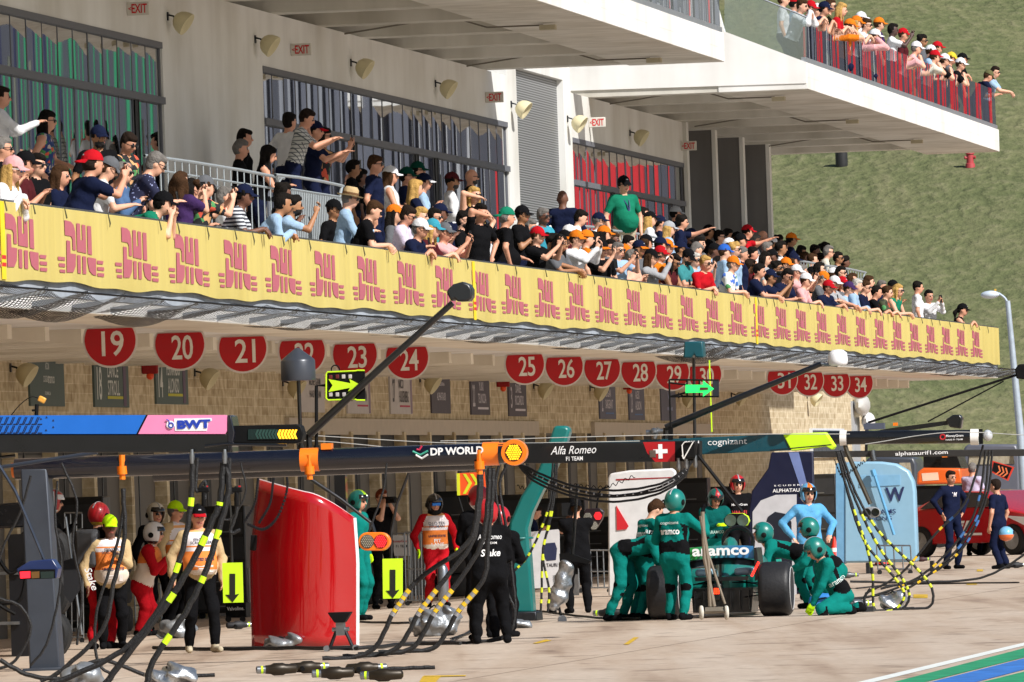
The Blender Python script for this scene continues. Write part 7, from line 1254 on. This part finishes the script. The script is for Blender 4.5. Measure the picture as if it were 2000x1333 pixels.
P = crew('fire marshal in red suit, black helmet, blue goggles and bib', 848, 963, 1186, -75, pose='D', shirt='red', pants='red', hat='helm:blk:blk', sl='l', vest='bib', gl=3, glove='lim', h=.0135, arms=[(.10, .30, -.46), (.10, .30, -.46)]); decal(P, 'D112-TEX\nFIREMAN', 0, 0, .36, .26, .09, '40485c', 1); decal(P, 'UNITED STATES', 0, 0, .19, .27, .035, '202848', 1, .03); decal(P, 'PIT\nLANE', 0, 0, .09, .2, .11, 'e4dcd8', 1, .03)
el_ = P['o']; MB().lathe([(.075, -.02), (.085, 0), (.085, .45), (.05, .52), (.02, .54)], (.3, .02, .12), (0, 0, 1), 18).build('extinguisher', M('8a9098', .3, .8), el_); MB().ell((0.02, 0, P['hz'] + .56), (.10, .11, .10), 12).build('balaclava', BLK, el_)
ALF = dict(shirt='blk', pants='blk', sl='l', glove='blk')
P = crew('rear mechanic in black with red helmet, back turned', 934, 945, 1250, 100, pose='c', hat='helm:red:wht', **ALF)
P = crew('front mechanic in black suit with red helmet and white lettering, back turned', 950, 972, 1258, 95, pose='d', hat='helm:red:red:nvy', **dict(ALF, belt='blk'), thick=1.04, S=1.05, feet=[(0, .17, 0), (-.02, .17, 0)]); decal(P, 'Alfa Romeo', 0, -.01, .40, .27, .06, 'e0e0e0', -1, 0, .3); decal(P, 'F1 TEAM', 0, -.01, .33, .15, .025, 'e0e0e0'); decal(P, 'Stake', 0, -.01, .22, .22, .08, 'e8e8e8', -1, .02, .2)
P = crew('mechanic in black between the two red helmets, hose in hands', 975, 985, 1245, 70, pose='c', hat='helm:red:wht', **ALF)
P = crew('cameraman in black tee and shorts with a camera on his shoulder', 1122, 970, 1198, 100, pose='E', shirt='blk', pants='blk', hair='bs', hat='bcap:blk', sl='s', skin=1, fat=.2); MB().box(.0, .34, .04, .20, P['hz'] + .56, P['hz'] + .74).tube([(.3, .12, P['hz'] + .65), (.46, .12, P['hz'] + .65)], .06, 12).build('camera', BLK, P['o'])
P = crew('man in navy tee bending at the white screen', 1045, 985, 1160, 20, pose='c', shirt='nvy', pants='nvy', hair='ds', lean=40, hp=20)
# green crew round the car
P = crew('green suited mechanic bent double at the left rear wheel', 1305, 1014, 1210, -12, pose='W', hat='helm:ast:blk', **AST, lean=78, hp=45, arms=[(.30, .12, -.45), (.25, .10, -.45)], feet=[(-.02, .12, 0, 20), (-.16, .14, 0, -10)])
P = crew('brown haired green suited mechanic standing bareheaded, looking down', 1280, 976, 1210, 30, pose='h', hair='bs', **AST, lean=16, hp=30, skin=0, arms=[(.25, .20, -.42), (.16, .25, -.44)], feet=[(-.10, .10, 0, -40), (-.16, .16, 0, -30)]); decal(P, 'cognizant', 0, .02, .42, .26, .045); decal(P, 'aramco', 0, .02, .30, .26, .06, 'e8f0ee', -1, .03); decal(P, 'aramco', 'R', .0, .34, .22, .05, 'e8f0ee')
P = crew('tall green suited mechanic in teal helmet reaching out his right arm', 1318, 953, 1212, 62, pose='u', hat='helm:ast:ast', **dict(AST, glove='blk'), arms=[(.28, .20, -.28), (.30, .26, .02)], S=1.06, feet=[(.04, .11, 0, 0), (-.04, .12, 0, -10)]); decal(P, 'cognizant', 0, .02, .40, .26, .045); decal(P, 'aramco', 0, .02, .29, .27, .06, 'e8f0ee', -1, .03)
P = crew('green suited mechanic facing the camera behind the rear wing', 1397, 953, 1160, -75, pose='p', hat='helm:astd:blk:red', **dict(AST, shirt='astd', glove='lim')); decal(P, 'ARAMCO', 0, 0, .15, .26, .05, 'a8c8c0', 1)
P = crew('mechanic in red and black helmet and suit, facing the camera', 1440, 926, 1150, -80, pose='D', shirt='blk', pants='blk', hat='helm:red:blk', sl='l', glove='blk', skin=0); decal(P, 'MoneyGram', 0, 0, .34, .26, .05, 'e8e8e8', 1); decal(P, 'HAAS F1', 0, 0, .22, .24, .06, 'c83038', 1, .02)
P = crew('green suited mechanic bending over the rear wing from the right', 1487, 1018, 1192, 178, pose='W', hat='helm:ast:astd', **AST, lean=74, hp=-12, arms=[(.28, .16, -.30), (.18, .16, -.42)], feet=[(-.05, .12, 0, 30), (-.20, .12, 0, 10)])
P = crew('green suited mechanic crouched behind the kneeling one', 1577, 1009, 1190, 170, pose='W', hat='helm:ast:blk', **AST, lean=38, hp=5, arms=[(.35, .16, -.34), (.35, .16, -.34)])
P = crew('kneeling green suited mechanic with lime gloves by the rear tyre', 1590, 1048, 1203, 195, pose='W', hat='helm:ast:astd', **dict(AST, glove='lim'), lean=30, hp=28, arms=[(.20, .10, -.50), (.12, .16, -.50)], feet=[(-.05, .18, 0), (-.28, .14, .02)]); decal(P, 'aramco', 'L', .0, .20, .24, .05, 'd8e4e0')
P = crew('mechanic in pale blue suit and helmet with his right hand on hip', 1578, 942, 1172, -75, pose='H', shirt='wlb', pants='wlb', hat='helm:wlb:blk:org', sl='l', glove=None, skin=0, arms=[(.16, .26, -.38), (.05, .26, -.40)])
fr = G(1600, 1198); k = F / fr.O.y; o = fr.thing('tool_case', 'bright blue padded case before the kneeling mechanic', 'case'); slab(o, fr, 'case', [(1583, 1166), (1596, 1158), (1634, 1160), (1644, 1168), (1634, 1184), (1612, 1190), (1586, 1188), (1582, 1178)], -.25, .0, M('2878c0', .5), .05); MB().box(fr.p(1570, 0).x, fr.p(1668, 0).x, -.3, -.05, .0, .07).build('tray', M('303234', .5), o); MB().tube(pl(fr, [(1590, 1172, -.27), (1612, 1168, -.27), (1634, 1172, -.27)]), .012, 6).build('strap', BLK, o)
P = crew('man in navy team kit standing with both hands on his hips', 1857, 919, 1112, -55, pose='H', shirt='nvy', pants='nvy', hair='ds', sl='l', skin=1, glove=None); decal(P, 'W', 0, 0, .36, .12, .08, 'e0d8d8', 1, .04)
P = crew('man in navy team kit carrying an orange and blue helmet', 1943, 936, 1112, 150, pose='D', shirt='nvy', pants='nvy', hair='ds', sl='s', skin=1)
o = thing('helmet', 'pale blue and orange helmet carried by the man at the right', 'helmet', None, tuple(at(1965, 1043, gnd(1943, 1112).y - .1)), 0); MB().ell((0, 0, 0), (.15, .17, .14), 18, 0, None, -.1, .999).build('shell', M('78b4d8', .2, coat=.6), o); MB().ell((0, 0, 0), (.15, .17, .14), 18, 0, None, -.999, -.1).build('lower_shell', M('e87030', .25, coat=.5), o); MB().box(.13, .155, -.09, .09, -.01, .05).build('visor', M('10141c', .1), o)
P = crew('man in pale shirt far back between the two in navy', 1899, 905, 1085, 60, pose='c', shirt='lav', pants='nvy', hair='gs', sl='s')
fr = G(1950, 1112)
for x, y, lb in ((1722, 1105, 'red and white traffic cone left of the red car'), (1631, 1100, 'red cone with white band left of the cabinet'), (1776, 1098, 'traffic cone right of the cabinet')):
    P = gnd(x, y); o = thing('traffic_cone', lb, 'cone', 'traffic cones', (P.x, P.y, 0)); MB().box(-.18, .18, -.18, .18, 0, .03).build('base', BLK, o); MB().lathe([(.14, .03), (.02, .55), (.001, .56)], (0, 0, 0), (0, 0, 1), 16).build('cone', M('d83020', .5), o, 40); MB().lathe([(.100, .2), (.075, .32)], (0, 0, 0), (0, 0, 1), 16).build('band', TXT, o)
